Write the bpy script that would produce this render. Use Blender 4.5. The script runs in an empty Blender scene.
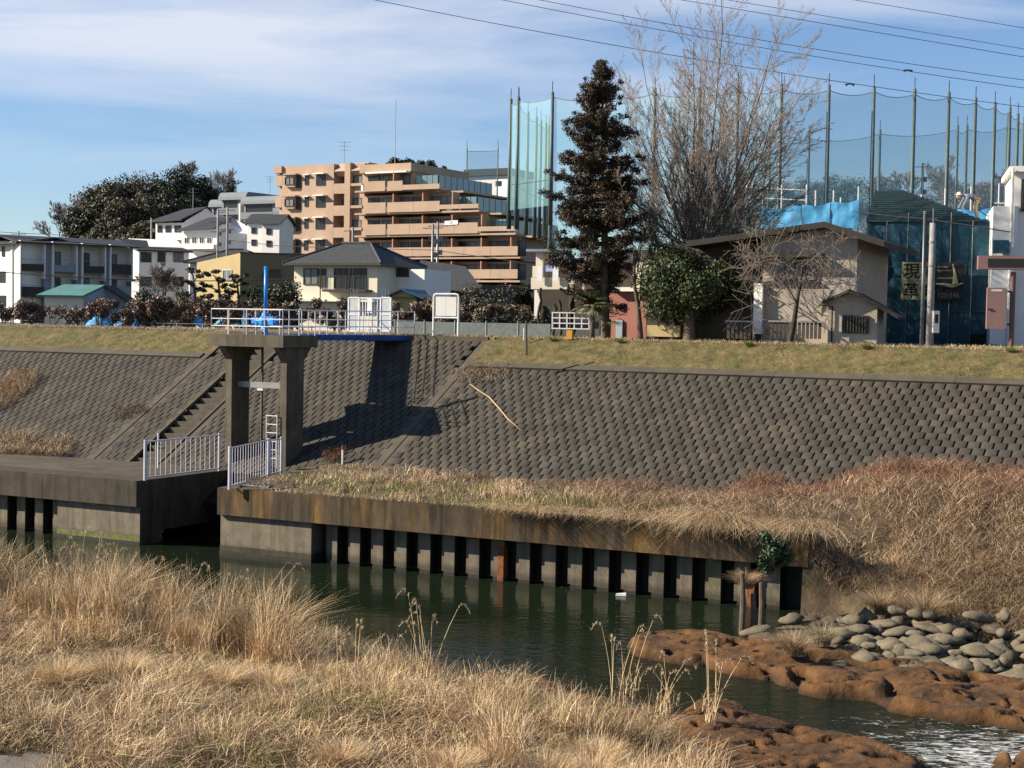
import bpy, math, random
import numpy as np
from mathutils import Vector
sc = bpy.context.scene
col = sc.collection
random.seed(7); rng = np.random.default_rng(11)
R = math.radians

# ------------------------------------------------------------ camera
FPX = 1540.0; EYE = 7.43
PITCH = math.atan(61/FPX); ROLL = math.atan(.0178)
cam_d = bpy.data.cameras.new('camera'); cam = bpy.data.objects.new('camera', cam_d); col.objects.link(cam)
cam_d.sensor_width = 36; cam_d.lens = FPX/1024*36; cam_d.clip_start = .1; cam_d.clip_end = 9000
from mathutils import Matrix
CM = Matrix.Rotation(math.pi/2-PITCH, 3, 'X') @ Matrix.Rotation(ROLL, 3, 'Z')
cam.matrix_world = Matrix.Translation((0, 0, EYE)) @ CM.to_4x4()
sc.camera = cam

# ------------------------------------------------------------ light
SUN_EL = 30.5; SUN_AZ = -90.5      # sun stands to the left (-X)
S = Vector((math.sin(R(SUN_AZ))*math.cos(R(SUN_EL)), math.cos(R(SUN_AZ))*math.cos(R(SUN_EL)), math.sin(R(SUN_EL))))
sd = bpy.data.lights.new('sun', 'SUN'); so = bpy.data.objects.new('sun', sd); col.objects.link(so)
sd.energy = 5.0; sd.angle = R(.53); sd.color = (1, .89, .72)
so.rotation_euler = S.to_track_quat('Z', 'Y').to_euler()
w = bpy.data.worlds.new('World'); sc.world = w; w.use_nodes = True
nt = w.node_tree; nt.nodes.clear()
N = nt.nodes.new; LK = nt.links.new
sky = N('ShaderNodeTexSky'); sky.sky_type = 'NISHITA'; sky.sun_disc = False
sky.sun_elevation = R(SUN_EL); sky.sun_rotation = R(SUN_AZ); sky.air_density = 1.0; sky.dust_density = .15; sky.ozone_density = 4.0
tc = N('ShaderNodeTexCoord')
# clouds: project the view direction on a high layer so that they foreshorten towards the horizon
sep = N('ShaderNodeSeparateXYZ'); LK(tc.outputs['Generated'], sep.inputs[0])
addz = N('ShaderNodeMath'); addz.operation = 'ADD'; addz.inputs[1].default_value = .10; LK(sep.outputs['Z'], addz.inputs[0])
mz = N('ShaderNodeMath'); mz.operation = 'MAXIMUM'; mz.inputs[1].default_value = .03; LK(addz.outputs[0], mz.inputs[0])
def div(o):
    d = N('ShaderNodeMath'); d.operation = 'DIVIDE'; LK(o, d.inputs[0]); LK(mz.outputs[0], d.inputs[1]); return d.outputs[0]
cmb = N('ShaderNodeCombineXYZ'); LK(div(sep.outputs['X']), cmb.inputs[0]); LK(div(sep.outputs['Y']), cmb.inputs[1])
mp = N('ShaderNodeMapping'); mp.inputs['Rotation'].default_value = (0, 0, R(-12)); mp.inputs['Scale'].default_value = (.62, 1.0, 1); mp.inputs['Location'].default_value = (7.3, 3.3, 0)
LK(cmb.outputs[0], mp.inputs[0])
n1 = N('ShaderNodeTexNoise'); n1.inputs['Scale'].default_value = .95; n1.inputs['Detail'].default_value = 9; n1.inputs['Roughness'].default_value = .54; n1.inputs['Distortion'].default_value = .35
LK(mp.outputs[0], n1.inputs['Vector'])
rp = N('ShaderNodeValToRGB'); rp.color_ramp.elements[0].position = .43; rp.color_ramp.elements[1].position = .67
rp.color_ramp.elements[0].color = (0, 0, 0, 1); rp.color_ramp.elements[1].color = (.8, .8, .8, 1)
LK(n1.outputs['Fac'], rp.inputs[0])
hz = N('ShaderNodeMapRange'); hz.inputs['From Min'].default_value = .075; hz.inputs['From Max'].default_value = .17; LK(sep.outputs['Z'], hz.inputs['Value'])
hz2 = N('ShaderNodeMapRange'); hz2.inputs['From Min'].default_value = .26; hz2.inputs['From Max'].default_value = .50; hz2.inputs['To Min'].default_value = 1; hz2.inputs['To Max'].default_value = .06; LK(sep.outputs['Z'], hz2.inputs['Value'])
m0 = N('ShaderNodeMath'); m0.operation = 'MULTIPLY'; LK(hz.outputs[0], m0.inputs[0]); LK(hz2.outputs[0], m0.inputs[1])
mul = N('ShaderNodeMath'); mul.operation = 'MULTIPLY'; LK(rp.outputs[0], mul.inputs[0]); LK(m0.outputs[0], mul.inputs[1])
mx = N('ShaderNodeMix'); mx.data_type = 'RGBA'; LK(mul.outputs[0], mx.inputs['Factor']); LK(sky.outputs[0], mx.inputs['A'])
mx.inputs['B'].default_value = (7.2, 7.1, 7.0, 1)
tn = N('ShaderNodeMix'); tn.data_type = 'RGBA'; tn.blend_type = 'MULTIPLY'; tn.inputs['Factor'].default_value = 1; LK(mx.outputs['Result'], tn.inputs['A']); tn.inputs['B'].default_value = (1.04, 1.09, 1.22, 1)
bg = N('ShaderNodeBackground'); bg.inputs['Strength'].default_value = .055; LK(tn.outputs['Result'], bg.inputs[0])
wo = N('ShaderNodeOutputWorld'); LK(bg.outputs[0], wo.inputs[0])
sc.view_settings.view_transform = 'Standard'; sc.view_settings.look = 'None'; sc.view_settings.exposure = 1.05; sc.view_settings.gamma = 1
sc.cycles.use_denoising = True; sc.cycles.denoising_prefilter = 'NONE'; sc.cycles.max_bounces = 6; sc.cycles.transparent_max_bounces = 24
sc.cycles.caustics_reflective = False; sc.cycles.caustics_refractive = False

# ------------------------------------------------------------ picture <-> place
def ray(x, y):
    d = CM @ Vector((x-512, -(y-384), -FPX)); return d/d.y
def onz(x, y, z):
    d = ray(x, y); return Vector((0, 0, EYE)) + d*((z-EYE)/d.z)
def ond(x, y, D): return Vector((0, 0, EYE)) + ray(x, y)*D
def hor(x): return 313.9+.0178*x

class Frame:
    """a plane frame on the ground: a to the right, b away from the river, z up"""
    def __init__(s, ox, oy, deg):
        s.o = (ox, oy); c, n = math.cos(R(deg)), math.sin(R(deg)); s.u = (c, n); s.n = (-n, c); s.deg = deg
    def __call__(s, a, b, z): return (s.o[0]+s.u[0]*a+s.n[0]*b, s.o[1]+s.u[1]*a+s.n[1]*b, z)
    def inv(s, p): x, y = p[0]-s.o[0], p[1]-s.o[1]; return (x*s.u[0]+y*s.u[1], x*s.n[0]+y*s.n[1])
    def at(s, px, py, b=0):
        """(a, z) where the sight line of a picture point meets the plane b"""
        d = ray(px, py); c = s.n[0]*s.o[0]+s.n[1]*s.o[1]+b
        k = c/(s.n[0]*d.x+s.n[1]*d.y); p = Vector((0, 0, EYE))+d*k
        return s.inv(p)[0], p.z
    def a(s, px, b=0, py=300): return s.at(px, py, b)[0]
L = Frame(0, 0, -29.1)      # levee: a = s, b = t
Q = Frame(0, 0, -27.1)      # river wall
def fr(px, D, deg, py=300): p = ond(px, py, D); return Frame(p.x, p.y, deg)
T0, Z0, SLK = 43.1, 2.02, 1/1.7
def slz(t): return Z0+(t-T0)*SLK
CREST = 6.87; TC = T0+(CREST-Z0)/SLK     # crest height and line
WZ = -.12                                 # water level

# ------------------------------------------------------------ materials
MT = {}
def M(name, c, rough=.85, var=.22, sc_=2.0, bump=0., bsc=30., tint=False, orand=0., spec=.35, metal=0., streak=0., sc2=(1, 1, 1), c2=None, c2pos=(.5, .7), alpha=1.):
    if name in MT: return MT[name]
    m = bpy.data.materials.new(name); m.use_nodes = True; t = m.node_tree; b = t.nodes['Principled BSDF']
    nn = t.nodes.new; lk = t.links.new
    geo = nn('ShaderNodeNewGeometry')
    mpn = nn('ShaderNodeMapping'); mpn.inputs['Scale'].default_value = sc2; lk(geo.outputs['Position'], mpn.inputs[0])
    nz = nn('ShaderNodeTexNoise'); nz.inputs['Scale'].default_value = sc_; nz.inputs['Detail'].default_value = 8; nz.inputs['Roughness'].default_value = .65
    lk(mpn.outputs[0], nz.inputs['Vector'])
    mr = nn('ShaderNodeMapRange'); mr.inputs['From Min'].default_value = .3; mr.inputs['From Max'].default_value = .7
    mr.inputs['To Min'].default_value = 1-var; mr.inputs['To Max'].default_value = 1+var; lk(nz.outputs['Fac'], mr.inputs['Value'])
    def mulc(a, bb, fac=None):
        x = nn('ShaderNodeMix'); x.data_type = 'RGBA'; x.blend_type = 'MULTIPLY'; x.inputs['Factor'].default_value = 1
        if isinstance(a, tuple): x.inputs['A'].default_value = (*a, 1)
        else: lk(a, x.inputs['A'])
        lk(bb, x.inputs['B']); return x.outputs['Result']
    base = None
    if c2 is not None:
        n2 = nn('ShaderNodeTexNoise'); n2.inputs['Scale'].default_value = sc_*.45; n2.inputs['Detail'].default_value = 7; n2.inputs['Roughness'].default_value = .7
        mp2 = nn('ShaderNodeMapping'); mp2.inputs['Scale'].default_value = sc2; mp2.inputs['Location'].default_value = (7, 3, 5); lk(geo.outputs['Position'], mp2.inputs[0]); lk(mp2.outputs[0], n2.inputs['Vector'])
        r2 = nn('ShaderNodeMapRange'); r2.inputs['From Min'].default_value = c2pos[0]; r2.inputs['From Max'].default_value = c2pos[1]; lk(n2.outputs['Fac'], r2.inputs['Value'])
        x = nn('ShaderNodeMix'); x.data_type = 'RGBA'; lk(r2.outputs[0], x.inputs['Factor']); x.inputs['A'].default_value = (*c, 1); x.inputs['B'].default_value = (*c2, 1)
        base = x.outputs['Result']
    out = mulc(base if base else c, mr.outputs[0])
    if streak:
        ms = nn('ShaderNodeMapping'); ms.inputs['Scale'].default_value = (3.2, 3.2, .25); lk(geo.outputs['Position'], ms.inputs[0])
        n3 = nn('ShaderNodeTexNoise'); n3.inputs['Scale'].default_value = 1.6; n3.inputs['Detail'].default_value = 6; lk(ms.outputs[0], n3.inputs['Vector'])
        r3 = nn('ShaderNodeMapRange'); r3.inputs['From Min'].default_value = .42; r3.inputs['From Max'].default_value = .66; r3.inputs['To Min'].default_value = 1; r3.inputs['To Max'].default_value = 1-streak; lk(n3.outputs['Fac'], r3.inputs['Value'])
        out = mulc(out, r3.outputs[0])
    if tint:
        at = nn('ShaderNodeAttribute'); at.attribute_name = 'tint'; out = mulc(out, at.outputs['Color'])
    if orand:
        oi = nn('ShaderNodeObjectInfo'); r4 = nn('ShaderNodeMapRange'); r4.inputs['To Min'].default_value = 1-orand; r4.inputs['To Max'].default_value = 1+orand
        lk(oi.outputs['Random'], r4.inputs['Value']); out = mulc(out, r4.outputs[0])
    lk(out, b.inputs['Base Color'])
    b.inputs['Roughness'].default_value = rough; b.inputs['Metallic'].default_value = metal
    b.inputs['Specular IOR Level'].default_value = spec
    if alpha < 1: b.inputs['Alpha'].default_value = alpha
    if bump:
        nb = nn('ShaderNodeTexNoise'); nb.inputs['Scale'].default_value = bsc; nb.inputs['Detail'].default_value = 6; lk(geo.outputs['Position'], nb.inputs['Vector'])
        bp = nn('ShaderNodeBump'); bp.inputs['Strength'].default_value = .8; bp.inputs['Distance'].default_value = bump; lk(nb.outputs['Fac'], bp.inputs['Height']); lk(bp.outputs[0], b.inputs['Normal'])
    MT[name] = m; return m

def G(name, c, rough=.22, spec=.3):      # window glass: dark, reflecting
    return M(name, c, rough=rough, var=.25, sc_=.6, spec=spec)

# ------------------------------------------------------------ objects
def tag(o, label=None, cat=None, group=None, kind=None):
    if label: o['label'] = label
    if cat: o['category'] = cat
    if group: o['group'] = group
    if kind: o['kind'] = kind
    return o
def empty(name, loc, label, cat, group=None):
    o = bpy.data.objects.new(name, None); col.objects.link(o); o.location = loc; o.empty_display_size = .2
    tag(o, label, cat, group); return o
def link(name, me, parent=None, kind=None):
    o = bpy.data.objects.new(name, me); col.objects.link(o)
    if parent is not None:
        o.parent = parent
        chain = Vector((0, 0, 0)); q = parent
        while q is not None: chain += Vector(q.location); q = q.parent
        o.location = -chain          # meshes are in world coordinates
    if kind: o['kind'] = kind
    return o
def npmesh(name, v, f, mat, parent=None, tint=None, smooth=False, kind=None):
    v = np.asarray(v, dtype=np.float32).reshape(-1, 3); f = np.asarray(f, dtype=np.int32); k = f.shape[1]
    me = bpy.data.meshes.new(name); me.vertices.add(len(v)); me.vertices.foreach_set('co', v.ravel())
    me.loops.add(f.size); me.loops.foreach_set('vertex_index', f.ravel())
    me.polygons.add(len(f)); me.polygons.foreach_set('loop_start', np.arange(0, f.size, k, dtype=np.int32))
    try: me.polygons.foreach_set('loop_total', np.full(len(f), k, dtype=np.int32))
    except Exception: pass
    if smooth: me.polygons.foreach_set('use_smooth', np.ones(len(f), dtype=bool))
    me.materials.append(mat)
    if tint is not None:
        t = np.asarray(tint, dtype=np.float32)
        if t.shape[1] == 3: t = np.hstack([t, np.ones((len(t), 1), np.float32)])
        at = me.color_attributes.new('tint', 'FLOAT_COLOR', 'POINT'); at.data.foreach_set('color', t.ravel())
    me.update(calc_edges=True)
    return link(name, me, parent, kind)

class MB:
    def __init__(s): s.v = []; s.f = []
    def add(s, vs, fs):
        b = len(s.v); s.v += [tuple(q) for q in vs]; s.f += [tuple(i+b for i in q) for q in fs]; return s
    def hexa(s, c): return s.add(c, [(0, 3, 2, 1), (4, 5, 6, 7), (0, 1, 5, 4), (1, 2, 6, 5), (2, 3, 7, 6), (3, 0, 4, 7)])
    def box(s, F, a0, a1, b0, b1, z0, z1):
        if callable(F): return s.hexa([F(a0, b0, z0), F(a1, b0, z0), F(a1, b1, z0), F(a0, b1, z0), F(a0, b0, z1), F(a1, b0, z1), F(a1, b1, z1), F(a0, b1, z1)])
    def prism(s, pts0, pts1):
        n = len(pts0); return s.add(list(pts0)+list(pts1), [tuple(range(n))[::-1], tuple(range(n, 2*n))]+[(i, (i+1) % n, n+(i+1) % n, n+i) for i in range(n)])
    def extr(s, F, prof, b0, b1):            # profile in (a, z), run along b
        return s.prism([F(a, b0, z) for a, z in prof], [F(a, b1, z) for a, z in prof])
    def extra(s, F, prof, a0, a1):           # profile in (b, z), run along a
        return s.prism([F(a0, b, z) for b, z in prof], [F(a1, b, z) for b, z in prof])
    def tube(s, pts, r, n=6, cap=True):
        pts = [Vector(p) for p in pts]; rs = r if isinstance(r, (list, tuple)) else [r]*len(pts)
        base = len(s.v); x0 = None
        for i, p in enumerate(pts):
            d = (pts[min(i+1, len(pts)-1)]-pts[max(i-1, 0)]).normalized()
            if x0 is None: x0 = d.orthogonal().normalized()
            x = (x0-d*x0.dot(d))
            x = x.normalized() if x.length > 1e-5 else d.orthogonal().normalized()
            x0 = x; y = d.cross(x)
            for k in range(n):
                a = 2*math.pi*k/n; s.v.append(tuple(p+(x*math.cos(a)+y*math.sin(a))*rs[i]))
        for i in range(len(pts)-1):
            for k in range(n):
                a = base+i*n+k; b = base+i*n+(k+1) % n; s.f.append((a, b, b+n, a+n))
        if cap:
            s.f.append(tuple(base+k for k in range(n))[::-1]); s.f.append(tuple(base+(len(pts)-1)*n+k for k in range(n)))
        return s
    def build(s, name, mat, parent=None, kind=None, smooth=False):
        me = bpy.data.meshes.new(name); me.from_pydata(s.v, [], s.f); me.materials.append(mat)
        import bmesh
        bm = bmesh.new(); bm.from_mesh(me); bmesh.ops.recalc_face_normals(bm, faces=bm.faces); bm.to_mesh(me); bm.free()
        if smooth:
            for p in me.polygons: p.use_smooth = True
        me.update(); return link(name, me, parent, kind)

# ------------------------------------------------------------ noise
def _h(i, j, seed): 
    x = np.sin(i*127.1+j*311.7+seed*74.7)*43758.5453; return x-np.floor(x)
def vnoise(x, y, seed=0):
    i = np.floor(x); j = np.floor(y); fx = x-i; fy = y-j; fx = fx*fx*(3-2*fx); fy = fy*fy*(3-2*fy)
    return (_h(i, j, seed)*(1-fx)+_h(i+1, j, seed)*fx)*(1-fy)+(_h(i, j+1, seed)*(1-fx)+_h(i+1, j+1, seed)*fx)*fy
def fbm(x, y, seed=0, o=4):
    r = 0; a = .5
    for k in range(o): r = r+a*vnoise(x*2**k, y*2**k, seed+k*13); a *= .5
    return r
def sst(x, a, b):
    t = np.clip((x-a)/(b-a), 0, 1); return t*t*(3-2*t)
def grid(name, x, y, z, mat, parent=None, kind=None, keep=None, F=None, smooth=True):
    ny, nx = x.shape; idx = np.arange(nx*ny).reshape(ny, nx)
    f = np.stack([idx[:-1, :-1], idx[:-1, 1:], idx[1:, 1:], idx[1:, :-1]], -1).reshape(-1, 4)
    if keep is not None:
        k = keep; kk = (k[:-1, :-1] & k[:-1, 1:] & k[1:, 1:] & k[1:, :-1]).ravel(); f = f[kk]
    if F is not None:
        X = F.o[0]+F.u[0]*x+F.n[0]*y; Y = F.o[1]+F.u[1]*x+F.n[1]*y
    else: X, Y = x, y
    return npmesh(name, np.stack([X, Y, z], -1).reshape(-1, 3), f, mat, parent, smooth=smooth, kind=kind)
def poly_sd(px, py, poly):
    """signed distance to polygon, positive inside"""
    P = np.array(poly, float); d = np.full(px.shape, 1e9); ins = np.zeros(px.shape, bool)
    for i in range(len(P)):
        a = P[i]; b = P[(i+1) % len(P)]; e = b-a; wx = px-a[0]; wy = py-a[1]
        t = np.clip((wx*e[0]+wy*e[1])/(e@e), 0, 1); d = np.minimum(d, np.hypot(wx-e[0]*t, wy-e[1]*t))
        c = ((a[1] > py) != (b[1] > py)) & (px < (b[0]-a[0])*(py-a[1])/(b[1]-a[1]+1e-12)+a[0]); ins ^= c
    return np.where(ins, d, -d)

# ------------------------------------------------------------ plants
def blades(name, base, h, az, lean, wd, tint, mat, parent=None, kind='stuff', curve=1.0, seg=2):
    """grass blades: base (n,3); h, az, lean, wd (n,); ribbon of seg quads"""
    n = len(base); h = np.asarray(h); d = np.stack([np.cos(az), np.sin(az), np.zeros(n)], -1)
    fa = rng.uniform(0, math.pi, n); sv = np.stack([np.cos(fa), np.sin(fa), np.zeros(n)], -1)
    V = []
    for k in range(seg+1):
        q = k/seg; off = lean*h*(q**(1+curve)); zz = h*q*(1-.35*lean*q*q)
        c = base+d*off[:, None]; c[:, 2] += zz
        ww = wd*(1-.85*q)
        V.append(c-sv*ww[:, None]*.5); V.append(c+sv*ww[:, None]*.5)
    V = np.stack(V, 1); m = 2*(seg+1)
    F = np.array([[2*k, 2*k+1, 2*k+3, 2*k+2] for k in range(seg)])
    f = (np.arange(n)[:, None, None]*m+F[None]).reshape(-1, 4)
    return npmesh(name, V.reshape(-1, 3), f, mat, parent, tint=np.repeat(tint, m, 0), kind=kind)
def pal(n, cols, wts, jit=.15):
    c = np.array(cols)[rng.choice(len(cols), n, p=np.array(wts)/sum(wts))]
    return c*(1+rng.uniform(-jit, jit, (n, 1)))
def leaves(name, centers, radii, n, size, cols, wts, mat, parent=None, kind=None, squash=1., shell=.5, asp=1.6):
    """leaf quads scattered through clumps"""
    centers = np.asarray(centers, float); radii = np.asarray(radii, float)
    k = rng.choice(len(centers), n, p=radii**2/(radii**2).sum())
    d = rng.normal(size=(n, 3)); d /= np.linalg.norm(d, axis=1)[:, None]
    rr = radii[k]*(shell+(1-shell)*rng.random(n))*rng.uniform(.75, 1.12, n)
    off = d*rr[:, None]; off[:, 2] *= squash
    c = centers[k]+off
    nrm = d+rng.normal(size=(n, 3))*.8; nrm /= np.linalg.norm(nrm, axis=1)[:, None]
    t = np.cross(nrm, rng.normal(size=(n, 3))); t /= np.linalg.norm(t, axis=1)[:, None]; b = np.cross(nrm, t)
    s = size*rng.uniform(.6, 1.3, n)[:, None]
    V = np.stack([c-t*s*asp*.5, c-b*s*.5, c+t*s*asp*.5, c+b*s*.5], 1)
    f = np.arange(n*4).reshape(-1, 4)
    return npmesh(name, V.reshape(-1, 3), f, mat, parent, tint=np.repeat(pal(n, cols, wts), 4, 0), kind=kind)
def tubes_np(polys, n=3):
    V = []; Fc = []; b = 0
    ca = np.cos(np.arange(n)*2*math.pi/n); sa = np.sin(np.arange(n)*2*math.pi/n)
    for pts, rs in polys:
        p = np.array(pts); m = len(p); rs = np.array(rs)
        d = np.gradient(p, axis=0); d /= np.linalg.norm(d, axis=1)[:, None]+1e-9
        ref = np.array([.31, .77, .12]) if abs(d[0][2]) > .6 else np.array([0, 0, 1.])
        x = np.cross(d, ref); x /= np.linalg.norm(x, axis=1)[:, None]+1e-9; y = np.cross(d, x)
        V.append((p[:, None]+(x[:, None]*ca[None, :, None]+y[:, None]*sa[None, :, None])*rs[:, None, None]).reshape(-1, 3))
        i = np.arange(m-1)[:, None]*n; k = np.arange(n)[None]; k2 = (k+1) % n
        Fc.append(np.stack([b+i+k, b+i+k2, b+i+n+k2, b+i+n+k], -1).reshape(-1, 4)); b += m*n
    return np.concatenate(V), np.concatenate(Fc)
def bare(rs, p, d, ln, r, depth, out, spread=.6, up=.25, nch=4, shrink=.62, pts=4, jit=.10, first=.25, rmin=.004):
    P = [np.array(p, float)]; d = np.array(d, float); d /= np.linalg.norm(d)
    rr = [r]; dd = d.copy()
    for i in range(pts):
        dd = dd+rs.normal(size=3)*jit+np.array([0, 0, up*.35]); dd /= np.linalg.norm(dd)
        P.append(P[-1]+dd*ln/pts); rr.append(max(rmin, r*(1-.7*(i+1)/pts)))
    out.append((P, rr, depth))
    if depth <= 0: return
    for c in range(nch):
        q = first+(1-first)*(c+rs.random())/nch; i = min(pts-1, int(q*pts)); fx = q*pts-i
        b0 = P[i]*(1-fx)+P[i+1]*fx; ax = rs.normal(size=3); tdir = P[i+1]-P[i]; tdir /= np.linalg.norm(tdir)
        ax -= tdir*(ax@tdir); ax /= np.linalg.norm(ax)
        sp = spread*rs.uniform(.7, 1.3); nd = tdir*math.cos(sp)+ax*math.sin(sp); nd[2] += up*.6
        bare(rs, b0, nd, ln*shrink*rs.uniform(.75, 1.2)*(1.15-.45*q), max(rmin, rr[i]*.62), depth-1, out, spread, up, nch, shrink, pts, jit, first, rmin)
def bare_tree(name, base, hgt, label, mat, seed, r=.16, depth=4, spread=.55, up=.3, nch=5, stems=1, stem_spread=.2, shrink=.62, cat='tree', group=None, tr=.35, first=.25, rmin=.006, lean=(0, 0), bmat=None):
    rs = np.random.default_rng(seed); base = Vector(base)
    root = empty(name, base, label, cat, group); out = []
    for k in range(stems):
        a = 2*math.pi*k/stems+rs.random(); q = stem_spread if stems > 1 else 0
        bare(rs, (base.x, base.y, base.z-.1), (math.cos(a)*q+lean[0], math.sin(a)*q*.8+lean[1], 1), hgt*(.62 if depth > 2 else .7)*rs.uniform(.85, 1.1), r, depth, out, spread, up, nch, shrink, 5, .07, first, rmin)
    tk = [(p, q) for p, q, dd in out if dd >= depth]; br = [(p, q) for p, q, dd in out if dd < depth]
    v, f = tubes_np(tk, 6); npmesh('trunk', v, f, mat, root, smooth=True)
    v, f = tubes_np(br, 3); npmesh('branches', v, f, bmat or mat, root)
    return root, out
def clumps(rs, cx, cy, cz, rx, ry, rz, n, r0, r1):
    out = []; rad = []
    for _ in range(n):
        d = rs.normal(size=3); d /= np.linalg.norm(d); q = rs.random()**.4
        out.append((cx+d[0]*rx*q, cy+d[1]*ry*q, cz+d[2]*rz*q)); rad.append(rs.uniform(r0, r1))
    return out, rad
def leafy(name, base, w, h, label, mat, bark, seed, n=3000, size=.12, cols=((1, 1, 1),), wts=(1,), nc=16, cr=(.25, .45), cat='tree', group=None, trunk=.25, d=None, low=.15):
    rs = np.random.default_rng(seed); b = Vector(base); root = empty(name, b, label, cat, group); d = d or w
    cz = b.z+h*(low+(1-low)/2); rz = h*(1-low)/2
    c, rd = clumps(rs, b.x, b.y, cz, w/2*.72, d/2*.72, rz*.75, nc, min(w, h)*cr[0], min(w, h)*cr[1])
    leaves('crown', c, rd, n, size, cols, wts, mat, root, squash=.85, shell=.35)
    pl = [([(b.x, b.y, b.z-.15), (b.x+rs.normal()*.05*w, b.y, b.z+h*.3), (b.x+rs.normal()*.05*w, b.y, b.z+h*.7)], [trunk*w*.18, trunk*w*.13, trunk*w*.05])]
    for q in c[:nc//2]:
        z = b.z+h*rs.uniform(.15, .5); pl.append(([(b.x, b.y, z), ((b.x+q[0])/2, (b.y+q[1])/2, (z+q[2])/2+.05*h), q], [trunk*w*.07, trunk*w*.05, trunk*w*.02]))
    v, f = tubes_np(pl, 5); npmesh('trunk', v, f, bark, root, smooth=True)
    return root
# ------------------------------------------------------------ material palette
m_block = M('revetment_concrete', (.045, .0395, .0315), .93, .35, 1.4, .012, 22, orand=.16, tint=False, c2=(.060, .049, .034), c2pos=(.50, .70))
m_blockT = M('revetment_concrete_mass', (.045, .0395, .0315), .93, .35, 1.4, .012, 22, tint=True, c2=(.060, .049, .034), c2pos=(.50, .70))
m_bed = M('joint_bed', (.012, .010, .008), .95, .3, 2)
m_kerb = M('kerb_concrete', (.070, .060, .044), .9, .25, 2, .008, 30, c2=(.075, .064, .045))
m_conc = M('tower_concrete', (.105, .089, .063), .9, .30, 1.6, .008, 25, streak=.35, c2=(.066, .057, .042))
m_cap = M('stained_concrete', (.066, .047, .027), .9, .55, 1.6, .012, 18, streak=.62, c2=(.15, .082, .020), c2pos=(.47, .66), sc2=(1, 1, .42))
m_capL = M('grey_stained_concrete', (.056, .045, .030), .9, .35, 1.5, .01, 18, streak=.4, c2=(.040, .034, .024))
m_pile = M('pile_concrete', (.165, .138, .098), .9, .25, 2.2, .01, 20, streak=.3, c2=(.12, .125, .05), c2pos=(.55, .75))
m_wetshade = M('wet_and_recess_shade', (.022, .019, .013), .6, .3, 6, .01, 20)  # wet feet, and the shade painted into the pile recesses
m_algae = M('algae_band', (.115, .125, .032), .9, .4, 5, .01, 20, c2=(.15, .13, .09))
m_ledge = M('ledge_concrete', (.070, .056, .038), .92, .35, 1.2, .008, 25, c2=(.045, .036, .024))
m_step = M('step_concrete', (.075, .064, .047), .9, .25, 3, .006, 30)
m_rust = M('rusty_steel', (.19, .062, .022), .85, .5, 7, .01, 30, c2=(.12, .05, .025))
m_white = M('white_painted_steel', (.62, .61, .60), .5, .12, 4, spec=.5)
m_lil = M('pale_lilac_fence_paint', (.50, .49, .56), .45, .12, 4, spec=.5)
m_blue = M('blue_hoist_paint', (.015, .23, .68), .4, .15, 3, spec=.5)
m_bluedk = M('blue_girder_paint', (.012, .07, .24), .5, .2, 2)
m_grey = M('grey_steel', (.22, .22, .21), .5, .2, 3, spec=.5, metal=.3)
m_asph = M('asphalt', (.08, .077, .072), .95, .2, 3, .004, 60)
m_soil = M('dry_soil', (.095, .068, .04), .97, .45, 2.5, .03, 9, c2=(.055, .045, .025))
m_turf = M('turf_soil', (.115, .088, .036), .97, .5, 3, .05, 9, c2=(.062, .064, .02), c2pos=(.45, .65))
m_blade = M('grass_blades', (.9, .9, .9), .8, .12, 1.3, tint=True, spec=.2)
m_leaf = M('foliage', (.9, .9, .9), .55, .2, 1.0, tint=True, spec=.35)
m_bark = M('bark', (.10, .078, .058), .95, .3, 4)
m_twig = M('pale_twigs', (.23, .185, .15), .9, .25, 2)
m_mud = M('brown_mudstone', (.105, .049, .0155), .95, .38, 2.2, .05, 9, c2=(.040, .022, .009), c2pos=(.45, .65))
m_stone = M('sack_concrete', (.135, .113, .076), .93, .3, 3, .02, 22, c2=(.08, .066, .042))
m_road = M('road', (.17, .15, .12), .95, .25, 2.0, .004, 50)

def wet_edge(m, lo, hi, k):      # rock is darker where the water keeps it wet
    t = m.node_tree; b = t.nodes['Principled BSDF']; src = b.inputs['Base Color'].links[0].from_socket; nn = t.nodes.new
    g = nn('ShaderNodeNewGeometry'); sp = nn('ShaderNodeSeparateXYZ'); t.links.new(g.outputs['Position'], sp.inputs[0])
    nz = nn('ShaderNodeTexNoise'); nz.inputs['Scale'].default_value = 3; t.links.new(g.outputs['Position'], nz.inputs['Vector'])
    ad = nn('ShaderNodeMath'); ad.operation = 'MULTIPLY_ADD'; ad.inputs[1].default_value = -.16; t.links.new(nz.outputs['Fac'], ad.inputs[0]); t.links.new(sp.outputs['Z'], ad.inputs[2])
    mr = nn('ShaderNodeMapRange'); mr.inputs['From Min'].default_value = lo; mr.inputs['From Max'].default_value = hi; mr.inputs['To Min'].default_value = k; mr.inputs['To Max'].default_value = 1; t.links.new(ad.outputs[0], mr.inputs['Value'])
    mx = nn('ShaderNodeMix'); mx.data_type = 'RGBA'; mx.blend_type = 'MULTIPLY'; mx.inputs['Factor'].default_value = 1; t.links.new(src, mx.inputs['A']); t.links.new(mr.outputs[0], mx.inputs['B']); t.links.new(mx.outputs['Result'], b.inputs['Base Color'])
wet_edge(m_mud, WZ-.09, WZ+.10, .32); wet_edge(m_pile, WZ+.12, WZ+.30, .45)

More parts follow.
